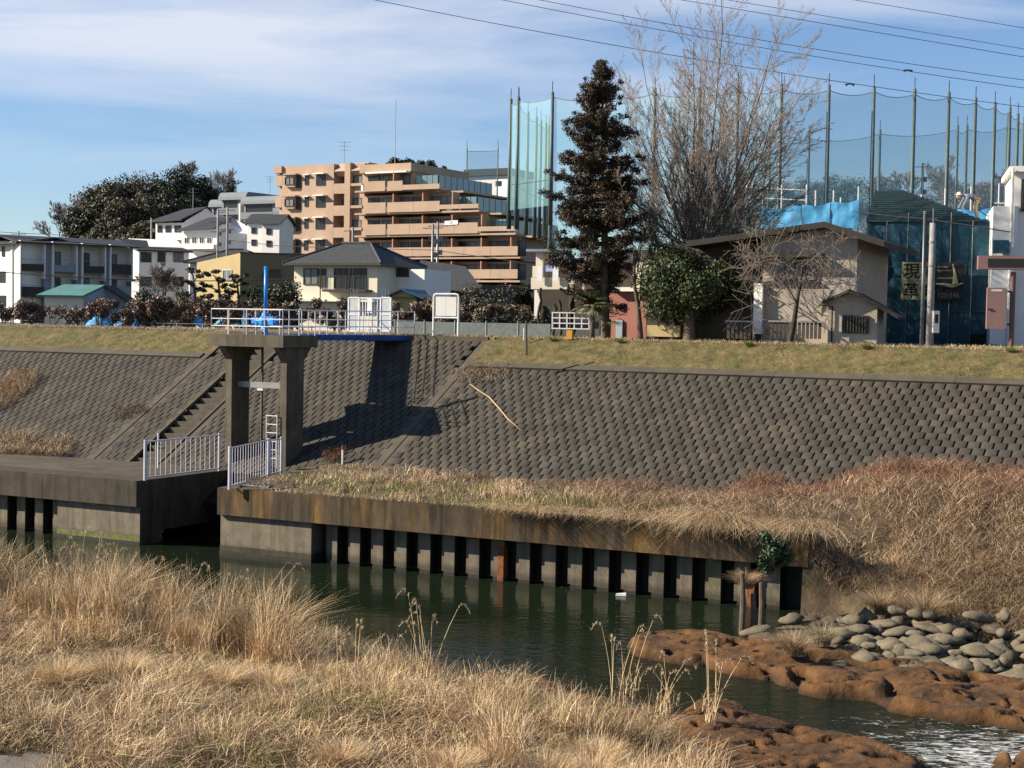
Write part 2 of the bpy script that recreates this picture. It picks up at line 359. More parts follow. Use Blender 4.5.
# ------------------------------------------------------------ THE LEVEE: base sheet, kerbs and blocks
ZB = -.10                                   # bed below the block faces, along the slope normal
SN = 1/math.sqrt(1+SLK*SLK)
def slp(s, t, off=0.):                      # a point on the slope, off metres along its normal
    p = L(s, t-off*SLK*SN, slz(t)+off*SN); return p
def slab_on_slope(name, s0, s1, t0, t1, o0, o1, mat, parent, sk=0):
    c = [slp(s0, t0, o0), slp(s1, t0, o0), slp(s1, t1, o0), slp(s0, t1, o0), slp(s0, t0, o1), slp(s1, t0, o1), slp(s1, t1, o1), slp(s0, t1, o1)]
    return MB().hexa(c).build(name, mat, parent)
BW, BRH = .3845, .35/math.sqrt(1+SLK*SLK)   # block pitch along s; row pitch in t
KT0, KT1 = 49.43, 49.72
S_KL, S_ST0, S_ST1, S_KR = -42.15, -40.22, -38.93, -29.62
def block_base(w_, l_):
    g = .028; e = .0015; ch = .002; a = w_/2-g; b = l_/2-e
    pts = []
    for k, (xx, yy, zz) in enumerate([(-a, -b, ZB), (a, -b, ZB), (a, b, ZB), (-a, b, ZB), (-a, -b, -ch), (a, -b, -ch), (a, b, -ch), (-a, b, -ch), (-a+ch, -b+ch, 0), (a-ch, -b+ch, 0), (a-ch, b-ch, 0), (-a+ch, b-ch, 0)]): pts.append((xx, yy, zz))
    # shallow chevron on the long edges, as the interlocking blocks have
    fc = [(0, 1, 5, 4), (1, 2, 6, 5), (2, 3, 7, 6), (3, 0, 4, 7), (4, 5, 9, 8), (5, 6, 10, 9), (6, 7, 11, 10), (7, 4, 8, 11), (8, 9, 10, 11)]
    return np.array(pts), np.array(fc)
BP, BF = block_base(BW, .35)
def place_blocks(parent, spots, full=300):
    """spots: list of (s, t); the nearest ones are objects, the rest one mesh"""
    def dist(q): p = L(q[0], q[1], slz(q[1])); return math.hypot(p[0], p[1])
    spots = sorted(spots, key=dist); me = None
    ux = Vector((*L.u, 0)); uy = (Vector((*L.n, 0))+Vector((0, 0, SLK))).normalized(); uz = ux.cross(uy)
    for s_, t_ in spots[:full]:
        if me is None:
            me = bpy.data.meshes.new('block'); me.from_pydata([tuple(q) for q in BP], [], [tuple(int(i) for i in q) for q in BF]); me.materials.append(m_block)
        o = bpy.data.objects.new('block', me); col.objects.link(o); o.parent = parent
        mm = Matrix((ux, uy, uz)).transposed() @ Matrix.Rotation(random.gauss(0, .009), 3, 'X') @ Matrix.Rotation(random.gauss(0, .009), 3, 'Y') @ Matrix.Rotation(random.gauss(0, .012), 3, 'Z')
        loc = Vector(slp(s_, t_, random.uniform(-.005, .005)))-Vector(parent.location)
        o.matrix_local = Matrix.Translation(loc) @ mm.to_4x4()
    rest = np.array(spots[full:])
    if len(rest):
        n = len(rest); A = np.stack([np.array(ux), np.array(uy), np.array(uz)])       # rows
        j = rng.normal(0, .009, (n, 2))
        P = np.repeat(BP[None], n, 0).copy(); P[:, :, 2] += P[:, :, 0]*j[:, :1]+P[:, :, 1]*j[:, 1:]+rng.uniform(-.005, .005, (n, 1))
        W = P @ A
        cx = np.array([slp(s_, t_, 0) for s_, t_ in rest]); W += cx[:, None]
        f = (np.arange(n)[:, None, None]*12+BF[None]).reshape(-1, 4)
        tn = np.repeat(rng.uniform(.84, 1.16, (n, 1))*np.ones((1, 3)), 12, 0)
        npmesh('blocks_far', W.reshape(-1, 3), f, m_blockT, parent, tint=tn, kind='stuff')
def rows(s0, s1, t0, t1, cond=lambda s, t: True, ph=0):
    out = []; k = 0; t = t1-BRH/2
    while t > t0-BRH*.3:
        off = (k % 2)*BW/2+ph; i0 = math.ceil((s0-off+BW*.42)/BW); s = i0*BW+off
        while s < s1-BW*.42:
            if cond(s, t): out.append((s, t))
            s += BW
        t -= BRH; k += 1
    return out
def levee_part(name, s0, s1, t1, spots, kerbs):
    c = L((s0+s1)/2, 46, slz(46)); root = empty(name, c, None, None); root['kind'] = 'structure'
    MB().hexa([slp(s0, 41.5, -2.5), slp(s1, 41.5, -2.5), slp(s1, t1, -2.5), slp(s0, t1, -2.5), slp(s0, 41.5, ZB), slp(s1, 41.5, ZB), slp(s1, t1, ZB), slp(s0, t1, ZB)]).build('joint_bed', m_bed, root)
    place_blocks(root, spots)
    for a in kerbs: slab_on_slope('kerb', *a, m_kerb, root)
    return root
def kerb_runs(s0, s1, ln=3.0):
    out = []; s = s0
    while s < s1-.05: e = min(s1, s+ln); out.append((s, e-.012, KT0, KT1, ZB, .07)); s = e
    return out
levee_part('embankment_left', -64, S_KL-.14, KT1, rows(-63, S_KL-.17, T0-.1, KT0), kerb_runs(-64, S_KL-.16))
mid = levee_part('embankment_middle', S_KL-.14, S_ST0, TC-.25, rows(S_KL+.16, S_ST0-.14, T0-.1, TC-.28), [(S_KL-.14, S_KL+.14, T0-.3, TC-.25, ZB, .012), (S_ST0-.13, S_ST0-.003, T0-.3, TC-.25, ZB-.8, .03)])
mid2 = levee_part('embankment_under_tower', S_ST1, S_KR, TC-.25, rows(S_ST1+.15, S_KR-.14, T0-.1, TC-.28), [(S_ST1+.003, S_ST1+.13, T0-.3, TC-.25, ZB-.8, .03), (S_KR-.14, S_KR+.14, T0-.3, TC-.25, ZB, .008)])
for nm_, par_, sa, sb in (('l', mid, S_KL-.42, S_KL+.42), ('s', mid, S_ST0-.42, S_ST0-.14), ('t', mid2, S_ST1+.14, S_ST1+.42), ('r', mid2, S_KR-.42, S_KR+.42)):
    slab_on_slope('edge_mortar', sa, sb, T0-.3, KT0-.02, ZB+.002, -.016, m_kerb, par_)
# L.b at right is hidden below 45.2 by dry growth: blocks start there
levee_part('embankment_right', S_KR+.141, 4, KT1, rows(S_KR+.16, 4, 43.6, KT0), kerb_runs(S_KR+.16, 4))
# stair
t = T0-.05; st = empty('levee_stair', L(-39.6, T0, Z0), None, None); st['kind'] = 'structure'
MB().hexa([slp(S_ST0, 42, -2), slp(S_ST1, 42, -2), slp(S_ST1, TC-.2, -2), slp(S_ST0, TC-.2, -2), slp(S_ST0, 42, -.42), slp(S_ST1, 42, -.42), slp(S_ST1, TC-.2, -.42), slp(S_ST0, TC-.2, -.42)]).build('stair_bed', m_bed, st)
while t < TC-.5:
    MB().box(L, S_ST0+.002, S_ST1-.002, t, t+.37, slz(t)-.30, slz(t)-.06).build('step', m_step, st); t += .358
# embankment crest: turf strips (between kerb and crest), road, verge
def sheet(name, F, a0, a1, prof, mat, da=1.0, amp=.03, seed=3, kind='structure', parent=None):
    """a lofted strip: prof = [(b, z)...] along a"""
    bs = np.array([p[0] for p in prof]); zs = np.array([p[1] for p in prof])
    bb = np.concatenate([np.linspace(bs[i], bs[i+1], max(2, int(abs(bs[i+1]-bs[i])/.35)+1))[:-1] for i in range(len(bs)-1)]+[[bs[-1]]]); zz = np.interp(bb, bs, zs)
    aa = np.arange(a0, a1+da, da); X, Y = np.meshgrid(aa, bb); Z = zz[:, None]+amp*(fbm(X*1.1, Y*1.3, seed)-.47)
    return grid(name, X, Y, Z, mat, parent, kind, F=F)
ZK = slz(KT1)
sheet('turf_strip', L, -66, S_KL-.1, [(KT1-.01, ZK-.05), (KT1+.02, ZK+.03), (TC-.1, CREST-.03), (TC+.5, CREST)], m_turf)
sheet('turf_strip', L, S_KR+.1, 6, [(KT1-.01, ZK-.05), (KT1+.02, ZK+.03), (TC-.1, CREST-.03), (TC+.5, CREST)], m_turf)
sheet('crest_verge', L, S_KL-.1, S_KR+.1, [(TC-.28, CREST-.22), (TC-.2, CREST-.02), (TC+.5, CREST)], m_turf, amp=.02)
MB().box(L, S_KL-.1, S_KR+.1, TC-.27, TC-.12, CREST-.5, CREST+.0).build('coping_strip', m_kerb, None, 'structure')
MB().box(L, -70, 10, TC+.48, TC+3.6, CREST-.6, CREST+.015).build('levee_road', m_road, None, 'structure')
sheet('far_verge', L, -70, 10, [(TC+3.55, CREST-.02), (TC+3.7, CREST+.03), (TC+6, CREST-.1)], m_soil, amp=.05)
# ground behind, out to the horizon, and the terraces of the valley side
gx = np.concatenate([np.linspace(-4000, -300, 12), np.linspace(-280, 280, 57), np.linspace(300, 4000, 12)])
gy = np.concatenate([[5.2, 8, 12, 20], np.linspace(30, 420, 66), [480, 600, 900, 1500, 3000, 7000]])
def hillz(x, y):                           # world coordinates
    z = 6.4+0*x
    def bump(cx, cy, h, sx, sy): return h*np.exp(-((x-cx)/sx)**2-((y-cy)/sy)**2)
    z = z+bump(-68, 300, 9, 26, 55)+bump(85, 330, 8, 48, 50)+bump(-14, 330, 20, 16, 30)+bump(30, 345, 3, 30, 40)+sst(y, 150, 300)*4
    return z
X, Y = np.meshgrid(gx, gy); WX = L.u[0]*X+L.n[0]*(Y+TC); WY = L.u[1]*X+L.n[1]*(Y+TC)
grid('ground', WX, WY, np.where(WY > 110, hillz(WX, WY), 6.4)-.0, M('scrubby_ground', (.042, .038, .022), .97, .4, .3, c2=(.03, .035, .016)), None, 'structure')

# ------------------------------------------------------------ WATER
def water_mat():
    m = bpy.data.materials.new('river_water'); m.use_nodes = True; t = m.node_tree; b = t.nodes['Principled BSDF']; nn = t.nodes.new; lk = t.links.new
    geo = nn('ShaderNodeNewGeometry')
    b.inputs['IOR'].default_value = 1.33; b.inputs['Specular IOR Level'].default_value = .17; b.inputs['Roughness'].default_value = .06
    # foam where the stream runs fast between the rocks
    fx, fy, _ = onz(985, 752, WZ); sp = nn('ShaderNodeVectorMath'); sp.operation = 'DISTANCE'; sp.inputs[1].default_value = (fx+.6, fy-.9, WZ); lk(geo.outputs['Position'], sp.inputs[0])
    mr = nn('ShaderNodeMapRange'); mr.inputs['From Min'].default_value = .6; mr.inputs['From Max'].default_value = 6.8; mr.inputs['To Min'].default_value = 1; mr.inputs['To Max'].default_value = 0; lk(sp.outputs['Value'], mr.inputs['Value'])
    mp = nn('ShaderNodeMapping'); mp.inputs['Rotation'].default_value = (0, 0, R(40)); mp.inputs['Scale'].default_value = (1, 2.4, 1); lk(geo.outputs['Position'], mp.inputs[0])
    n1 = nn('ShaderNodeTexNoise'); n1.inputs['Scale'].default_value = 3.2; n1.inputs['Detail'].default_value = 9; n1.inputs['Roughness'].default_value = .72; n1.inputs['Distortion'].default_value = 1.2; lk(mp.outputs[0], n1.inputs['Vector'])
    ad = nn('ShaderNodeMath'); ad.operation = 'MULTIPLY_ADD'; ad.inputs[1].default_value = .34; lk(mr.outputs[0], ad.inputs[0]); lk(n1.outputs['Fac'], ad.inputs[2])
    rp = nn('ShaderNodeMapRange'); rp.inputs['From Min'].default_value = .76; rp.inputs['From Max'].default_value = .90; lk(ad.outputs[0], rp.inputs['Value'])
    # floating specks
    vo = nn('ShaderNodeTexVoronoi'); vo.inputs['Scale'].default_value = 2.6; lk(geo.outputs['Position'], vo.inputs['Vector'])
    lt = nn('ShaderNodeMath'); lt.operation = 'LESS_THAN'; lt.inputs[1].default_value = .05; lk(vo.outputs['Distance'], lt.inputs[0])
    sc2 = nn('ShaderNodeMath'); sc2.operation = 'MULTIPLY'; sc2.inputs[1].default_value = .35; lk(lt.outputs[0], sc2.inputs[0])
    mxm = nn('ShaderNodeMath'); mxm.operation = 'MAXIMUM'; lk(rp.outputs[0], mxm.inputs[0]); lk(sc2.outputs[0], mxm.inputs[1])
    nb = nn('ShaderNodeTexNoise'); nb.inputs['Scale'].default_value = .5; nb.inputs['Detail'].default_value = 4; lk(geo.outputs['Position'], nb.inputs['Vector'])
    cr = nn('ShaderNodeMix'); cr.data_type = 'RGBA'; lk(nb.outputs['Fac'], cr.inputs['Factor']); cr.inputs['A'].default_value = (.006, .011, .006, 1); cr.inputs['B'].default_value = (.012, .018, .010, 1)
    mx = nn('ShaderNodeMix'); mx.data_type = 'RGBA'; lk(mxm.outputs[0], mx.inputs['Factor']); lk(cr.outputs['Result'], mx.inputs['A']); mx.inputs['B'].default_value = (.55, .56, .55, 1)
    lk(mx.outputs['Result'], b.inputs['Base Color'])
    rr = nn('ShaderNodeMapRange'); rr.inputs['To Min'].default_value = .05; rr.inputs['To Max'].default_value = .6; lk(mxm.outputs[0], rr.inputs['Value']); lk(rr.outputs[0], b.inputs['Roughness'])
    wv = nn('ShaderNodeTexNoise'); wv.inputs['Scale'].default_value = 1.6; wv.inputs['Detail'].default_value = 4; lk(mp.outputs[0], wv.inputs['Vector'])
    st_ = nn('ShaderNodeMapRange'); st_.inputs['From Min'].default_value = 2; st_.inputs['From Max'].default_value = 17; st_.inputs['To Min'].default_value = .12; st_.inputs['To Max'].default_value = .006; lk(sp.outputs['Value'], st_.inputs['Value'])
    bp = nn('ShaderNodeBump'); bp.inputs['Strength'].default_value = 1; lk(st_.outputs[0], bp.inputs['Distance']); lk(wv.outputs['Fac'], bp.inputs['Height']); lk(bp.outputs[0], b.inputs['Normal'])
    return m
m_water = water_mat()
MB().add([Q(-140, 6, WZ), Q(90, 6, WZ), Q(90, 44.5, WZ), Q(-140, 44.5, WZ)], [(0, 1, 2, 3)]).build('river_water', m_water, None, 'structure')
MB().add([Q(-150, 4, -1.2), Q(100, 4, -1.2), Q(100, 46, -1.2), Q(-150, 46, -1.2)], [(0, 1, 2, 3)]).build('river_bed', m_soil, None, 'structure')

# ------------------------------------------------------------ RIVER WALLS
WT = 39.33; ZC0 = 1.16
QE = -33.93; QR = -30.62          # end of the left wall, start of the right wall
def wall_root(name, s, label): return empty(name, Q(s, WT, WZ), label, 'retaining wall', 'concrete river walls along the far bank')
wl = wall_root('retaining_wall', QE, 'grey concrete river wall left of the gate with bare flat ledge on top')
wr = wall_root('retaining_wall', QR, 'long rust-streaked concrete river wall right of the gate with dry grass growing on top')
MB().box(Q, -70, -38.07, WT, WT+1.2, ZC0, Z0).build('cap_beam', m_capL, wl)
MB().box(Q, -38.055, QE, WT, WT+1.2, ZC0, Z0).build('cap_beam', m_capL, wl)
MB().box(Q, QE-1.2, QE+.003, WT+1.2, 44.6, ZC0-.9, Z0-.003).build('channel_side', m_capL, wl)
MB().box(Q, QE-1.2, QE+.003, WT+.22, WT+1.2, -1.0, ZC0-.002).build('channel_side', m_capL, wl)
cuts = [QR, -26.9, -19.6, -13.2, -11.3]
for a, b in zip(cuts[:-1], cuts[1:]): MB().box(Q, a, b-.012, WT, WT+1.0, ZC0, Z0).build('cap_beam', m_cap, wr)
MB().box(Q, QR, QR+1.2, WT+1.0, 44.0, ZC0-.9, Z0-.003).build('channel_side', m_capL, wr)
def footing(root, a0, a1, t=WT+.16, am=None):
    MB().box(Q, a0, a1, t, t+1.2, WZ+.28, ZC0-.002).build('footing_block', m_pile, root)
    MB().box(Q, a0-.01, a1+.01, t-.012, t+1.1, WZ+.10, WZ+.279).build('algae_band', am or m_algae, root)
    MB().box(Q, a0-.02, a1+.02, t-.03, t+1.2, -1.1, WZ+.098).build('wet_foot', m_wetshade, root)
footing(wr, QR+.02, QR+3.52, am=m_capL); footing(wl, QE-3.62, QE-.02, WT+.2)
def pile(root, s, mat=None, hi=ZC0-.003):
    mm = mat or m_pile
    t = WT+.46
    prof = [(s-.36, t+.5), (s-.36, t+.17), (s-.225, t+.165), (s-.215, t+.05), (s+.125, t+.05), (s+.14, t+.5)]
    o = MB().prism([Q(a, b, WZ+.1) for a, b in prof], [Q(a, b, hi) for a, b in prof]).build('sheet_pile', m_wetshade, root)  # near-black web and flanks: recess shade put into the colour
    MB().box(Q, s-.21, s+.135, t, t+.049, WZ+.1, hi).build('facing', mm, o)
    MB().box(Q, s-.355, s-.225, t+.115, t+.164, WZ+.1, hi-.001).build('facing', mm, o)
    MB().box(Q, s-.22, s+.145, t-.014, t+.06, -1.1, WZ+.098).build('wet_foot', m_wetshade, o)
PP = .832
s = QR+3.52+.62; i = 0
while s < -11.7:
    pile(wr, s); i += 1; s += PP
for sx in (-20.62, -13.0):
    MB().box(Q, sx-.10, sx+.10, WT+.42, WT+.7, -1.1, ZC0-.25).build('rusty_post', m_rust, wr)
MB().box(Q, QR+3.5, -11.0, WT+.94, WT+1.3, -1.1, ZC0-.004).build('back_wall', m_wetshade, wr)  # back of the recesses, shade painted in by the dark colour
s = QE-3.62-.22
while s > -58: pile(wl, s); s -= PP
MB().box(Q, -60, QE-3.6, WT+.94, WT+1.3, -1.1, ZC0-.004).build('back_wall', m_wetshade, wl)  # as on the right wall: recess shade painted in
# flat ledge left of the gate and channel floor back wall
MB().box(Q, -72, QE-1.2, WT+1.2, 45.2, ZC0, Z0-.004).build('ledge', m_ledge, None, 'structure')
MB().box(Q, QE+.01, QR-.01, 44.3, 45.5, -1.1, 1.7).build('outlet_headwall', m_capL, None, 'structure')

# ------------------------------------------------------------ RIGHT BANK TERRAIN (ledge soil, mound, slope to the stones)
a = np.arange(QR+.15, 26, .25); b = np.concatenate([np.arange(34.0, 48.0, .2)])
A, B = np.meshgrid(a, b)
def bank_z(A, B):
    # levee frame coordinates for the slope behind
    wx = Q.o[0]+Q.u[0]*A+Q.n[0]*B; wy = Q.u[1]*A+Q.n[1]*B
    tl = L.n[0]*wx+L.n[1]*wy
    zs = slz(tl)
    led = 2.0+.10*sst(B, WT+.1, WT+1.4)+.55*sst(A, -16, -8)*sst(B, 40, 43)+.04*(B-WT)
    led = led+(.30*(fbm(A*.9, B*.9, 5)-.45)+.22*(fbm(A*2.1, B*2.1, 15)-.45))*sst(B, WT+.3, WT+1)
    q = sst(A, -12.6, -10.0)                      # where the bank breaks down over the wall
    slope = .0+(B-38.6)*.80+.9*(fbm(A*.7, B*.7, 9)-.45)+.45*(fbm(A*2, B*2, 17)-.45)
    z = led*(1-q)+np.minimum(led+.25, slope)*q
    z = np.where(B < WT+.02, np.minimum(z, slope-1.5*(1-sst(A, -11.4, -9.0))), z)
    toe = .06+.16*sst(A, -20, -8)+.55*(fbm(A*.7, A*0+3, 21)-.4)*sst(A, -26, -14)
    return np.where(zs > z, np.minimum(z+.0, zs+.05), z)+toe*np.exp(-((tl-T0-.9)/1.15)**2)*1.0, tl
BZ, TL = bank_z(A, B)
keepm = (B >= WT+.02) | (A > -11.6)
bank = grid('bank_soil', A, B, np.where(B < WT+.02, np.minimum(BZ, BZ), BZ), m_soil, None, 'structure', keep=keepm & (TL < 47.6), F=Q)
def bank_at(A_, B_):
    return bank_z(np.asarray(A_), np.asarray(B_))[0]

# ------------------------------------------------------------ ROCKS in the river (brown mudstone shelves)
def shelf(name, pix, top, label, seed, res=.065, z=WZ, cat='rock shelf', holes=1.0, mat=None):
    P = [tuple(onz(x, y, z))[:2] for x, y in pix]; xs = [p[0] for p in P]; ys = [p[1] for p in P]
    gx_ = np.arange(min(xs)-.6, max(xs)+.6, res); gy_ = np.arange(min(ys)-.6, max(ys)+.6, res); X, Y = np.meshgrid(gx_, gy_)
    sd_ = poly_sd(X+.5*(fbm(X*1.1, Y*1.1, seed)-.47), Y+.6*(fbm(X*1.1+9, Y*1.1, seed+2)-.47), P)
    prof = sst(sd_, -.30, .35)
    n_ = fbm(X*.8, Y*.9, seed+4); n2_ = fbm(X*2.6, Y*2.8, seed+8)
    Z_ = -.7+(.7+top)*prof*(.80+.28*n_)+.07*(n2_-.45)*prof+.045*(fbm(X*7, Y*7, seed+40, 3)-.45)*prof
    hl = np.maximum(vnoise(X*1.9, Y*2.2, seed+31), vnoise(X*3.4+5, Y*3.8, seed+33)*.985); Z_ -= holes*.24*sst(hl, .84, .93)*prof                # potholes
    ch = np.abs(fbm(X*.55+3, Y*1.1, seed+17)-.47); st_ = Z_*9; Z_ = Z_*.55+.45*(np.floor(st_)+sst(st_-np.floor(st_), .25, .75))/9; Z_ -= .12*(1-sst(ch, 0, .03))*prof          # eroded gullies
    o = grid(name, X, Y, Z_+z, mat or m_mud, None, None, keep=sd_ > -.55); tag(o, label, cat, 'brown rock shelves in the river' if cat == 'rock shelf' else None)
    return o
shelf('rock_shelf', [(622, 647), (650, 637), (690, 634), (735, 640), (790, 652), (850, 655), (930, 668), (1040, 690), (1120, 700), (1120, 760), (1040, 737), (985, 728), (930, 722), (880, 712), (865, 702), (830, 702), (800, 695), (770, 682), (735, 678), (700, 668), (665, 664), (640, 660)], .34, 'long brown mudstone shelf with holes running from mid river to the right edge', 3)
shelf('rock_shelf', [(600, 745), (640, 722), (690, 710), (730, 706), (760, 716), (800, 730), (850, 738), (895, 750), (925, 765), (935, 800), (760, 840), (620, 800)], .26, 'near brown rock shelf at bottom right beside the foreground reeds', 11)
shelf('rock_shelf', [(430, 690), (455, 676), (490, 672), (540, 678), (575, 690), (610, 700), (650, 708), (690, 716), (640, 735), (560, 730), (480, 715)], .25, 'dark low rock ledge at the water edge behind the foreground grass', 23)
shelf('rock_shelf', [(985, 762), (1010, 754), (1060, 758), (1080, 800), (1000, 800)], .22, 'small brown rock at the bottom right corner beside white rapids', 29)
shelf('silt_bank', [(738, 642), (756, 632), (785, 622), (815, 612), (850, 606), (885, 612), (880, 640), (850, 654), (800, 652), (765, 648)], .16, 'low muddy silt bank between wooden stakes, river wall end and riprap', 37, cat='silt bank', holes=.3, mat=M('silt', (.085, .066, .043), .95, .4, 3, .03, 12))
# grey sack-concrete stones
def stone(x, y, w_, h_, seed, tilt=0.):
    import bmesh
    bm = bmesh.new(); bmesh.ops.create_icosphere(bm, subdivisions=2, radius=1); rs = random.Random(seed)
    ph = rs.random()*6; pk = rs.choice((.1, .3, .6, .8))
    for v in bm.verts:
        q = v.co.copy(); k = 1+.20*math.sin(2*q.x+ph)+.20*math.sin(3*q.y+2*ph)+.12*math.sin(5*q.x-ph)
        z = q.z*h_*(1+pk*max(0, 1-2.2*math.hypot(q.x-.2, q.y)))*(1+.25*math.sin(4*q.x+3*q.y+ph)) * (1 if q.z > 0 else .8)
        v.co = Vector((q.x*w_*k, q.y*w_*.62*k, z))
    me = bpy.data.meshes.new('stone'); bm.to_mesh(me); bm.free(); me.materials.append(m_stone)
    for p in me.polygons: p.use_smooth = True
    o = bpy.data.objects.new('stone', me); col.objects.link(o); o.rotation_euler = (rs.uniform(-.15, .15), rs.uniform(-.2, .2)+tilt, R(-27)+rs.uniform(-.6, .6))
    return o
rs = random.Random(5); k = 0
lab = ['grey sack stone in the pile of riprap right of the broken wall end', 'grey sack stone in the riprap band above the brown shelf']
for row in range(7):
    for j in range(19):
        px = 842+j*11.2+rs.uniform(-6, 6)+(row % 2)*8; py = 610+row*8.6+(px-842)*.05+rs.uniform(-4, 4)
        if row == 0 and px < 870 or row < 3 and px > 985 and rs.random() < .5: continue
        if rs.random() < .16: continue
        z = .5-.08*row; p = onz(px, py, z)
        for _ in range(12): aq, bq = Q.inv(p); z += .5*(float(bank_at(aq, bq))-z); z = max(z, .10+.03*(6-row)); p = onz(px, py, z)
        o = stone(0, 0, rs.choice((.18, .26, .34, .42)), rs.uniform(.09, .17), 100+k); o.location = (p.x, p.y, z-rs.uniform(.02, .12)); k += 1
        tag(o, 'grey sack stone %s of the riprap heap, %s' % ('at left end' if px < 890 else 'in middle' if px < 960 else 'at right end', 'against the dry grass' if row < 2 else 'in central rows' if row < 5 else 'beside the brown rock'), 'stone', 'sack stones heaped on the right bank')
for (px, py, w_, lb) in [(756, 630, .42, 'slanting grey stone slab leaning beside the wooden stakes'), (790, 618, .38, 'pale slab stone lying against the foot of the wall end'), (765, 646, .35, 'low flat stone at the water edge left of the two grass tufts'), (836, 640, .3, 'grey stone just right of the two grass tufts'), (990, 617, .25, 'pale upright block stone at the top of the riprap')]:
    z = .2; p = onz(px, py, z)
    for _ in range(12): aq, bq = Q.inv(p); z += .5*(float(bank_at(aq, bq))-z); z = max(z, .06); p = onz(px, py, z)
    o = stone(0, 0, w_, .14, 900+k, -.15); k += 1; o.location = (p.x, p.y, z-.05); tag(o, lb, 'stone')

# ------------------------------------------------------------ GATE TOWER
F0 = Frame(*L(0, 0, 0)[:2], -29.1)
tw = empty('gate_tower', L(-34.7, 43.9, Z0), 'concrete sluice gate tower on two wall-like pillars with a railed platform', 'gate tower')
SL0, SL1, TS0, TS1 = -36.45, -33.05, 42.95, 44.98; ZD = 6.85
MB().box(L, SL0, SL1, TS0, TS1, ZD-.42, ZD).build('platform_slab', m_conc, tw)
for (p0, p1, lab_) in ((-35.98, -35.70, None), (-33.52, -33.24, None)):
    MB().box(L, p0, p1, 43.42, 44.42, 1.0, ZD-.9).build('pillar', m_conc, tw)
    MB().extra(L, [(43.42, ZD-.9), (44.42, ZD-.9), (44.86, ZD-.423), (43.0, ZD-.423)], p0-.002, p1+.002).build('haunch', m_conc, tw)
MB().box(L, -35.70, -33.52, 43.75, 43.95, 4.95, 5.16).build('cross_beam', m_grey, tw)
MB().box(L, -34.75, -34.50, 43.68, 43.75, 4.86, 4.93).build('stem_guide', m_white, tw)
MB().tube([L(-34.62, 43.8, 1.2), L(-34.62, 43.8, ZD+.1)], .045, 8).build('gate_stem', m_conc, tw, smooth=True)
MB().box(L, -35.69, -33.53, 44.0, 44.12, .2, 2.35).build('gate_leaf', m_grey, tw)
# platform railing
pr_ = tag(empty('platform_railing', L(SL0, TS0, ZD), 'white three-rail safety railing around the tower platform', 'railing'))
def rail(root, p, q, n, h=.9, mat=None, r=.022, mids=(.33, .62), z0=None, top=True):
    mat = mat or m_white; p = Vector(p); q = Vector(q)
    for i in range(n):
        x = p.lerp(q, i/(n-1)); MB().tube([x, x+Vector((0, 0, h))], r, 6).build('post', mat, root)
    for m_ in (1.0,)+tuple(mids): MB().tube([p+Vector((0, 0, h*m_)), q+Vector((0, 0, h*m_))], r*(1 if m_ == 1 else .8), 6).build('rail', mat, root)
c0, c1, c2, c3 = L(SL0+.1, TS0+.1, ZD), L(SL1-.1, TS0+.1, ZD), L(SL1-.1, TS1-.05, ZD), L(SL0+.1, TS1-.1, ZD)
rail(pr_, c0, c1, 5); rail(pr_, c1, c2, 3); rail(pr_, c0, c3, 3); rail(pr_, c3, L(-34.7, TS1-.1, ZD), 4)
# footbridge
fb = empty('footbridge', L(-33.8, 48, ZD), 'narrow blue steel footbridge from the levee crest to the gate platform', 'footbridge')
BRP = Vector(L(-35.05, TS1+.02, 0)); BRQ = Vector(L(-33.78, TC+.35, 0)); dv = BRQ-BRP
FBR = Frame(BRP.x, BRP.y, math.degrees(math.atan2(dv.y, dv.x))-90); BL = dv.length
for sx in (-.74, .64):
    nseg = 9
    for i in range(nseg):
        MB().box(FBR, sx, sx+.1, BL*i/nseg, BL*(i+1)/nseg-.015, ZD-.19, ZD+.015).build('girder', m_bluedk if sx > 0 else m_blue, fb)
MB().box(FBR, -.635, .635, 0, BL, ZD-.06, ZD-.02).build('deck', m_blue, fb)
br = empty('footbridge_railing', L(-33.8, 48, ZD), 'white post railings along both sides of the blue footbridge', 'railing')
rail(br, FBR(.70, .1, ZD), FBR(.70, BL-.1, ZD+.05), 8, r=.02, mat=m_white); rail(br, FBR(-.70, .1, ZD), FBR(-.70, BL-.1, ZD+.05), 8, r=.02)
# hoist
hp = (-34.62, 43.95)
hs = empty('gate_hoist', L(*hp, ZD), 'bright blue gate hoist with gearbox, handwheel and tall stem pipe', 'gate hoist')
bx, by, _ = L(*hp, 0)
def lathe(name, prof, mat, par, n=16, cx=bx, cy=by):
    mb = MB(); 
    for r_, z_ in prof: mb.v += [(cx+r_*math.cos(2*math.pi*k/n), cy+r_*math.sin(2*math.pi*k/n), z_) for k in range(n)]
    for i in range(len(prof)-1):
        for k in range(n): mb.f.append((i*n+k, i*n+(k+1) % n, (i+1)*n+(k+1) % n, (i+1)*n+k))
    mb.f.append(tuple(range(n))[::-1]); mb.f.append(tuple((len(prof)-1)*n+k for k in range(n)))
    return mb.build(name, mat, par, smooth=False)
lathe('pedestal', [(.15, ZD), (.15, ZD+.04), (.10, ZD+.08), (.09, ZD+.25), (.13, ZD+.30)], m_blue, hs)
lathe('gearbox', [(.12, ZD+.30), (.24, ZD+.36), (.26, ZD+.50), (.24, ZD+.60), (.15, ZD+.68), (.13, ZD+.78), (.09, ZD+.80)], m_blue, hs)
MB().tube([L(hp[0]-.34, hp[1]-.05, ZD+.50), L(hp[0]+.30, hp[1]-.05, ZD+.50)], [.10, .12], 10).build('drive_shaft', m_blue, hs)
MB().box(L, hp[0]+.12, hp[0]+.46, hp[1]-.16, hp[1]+.12, ZD+.36, ZD+.66).build('motor_housing', m_blue, hs)
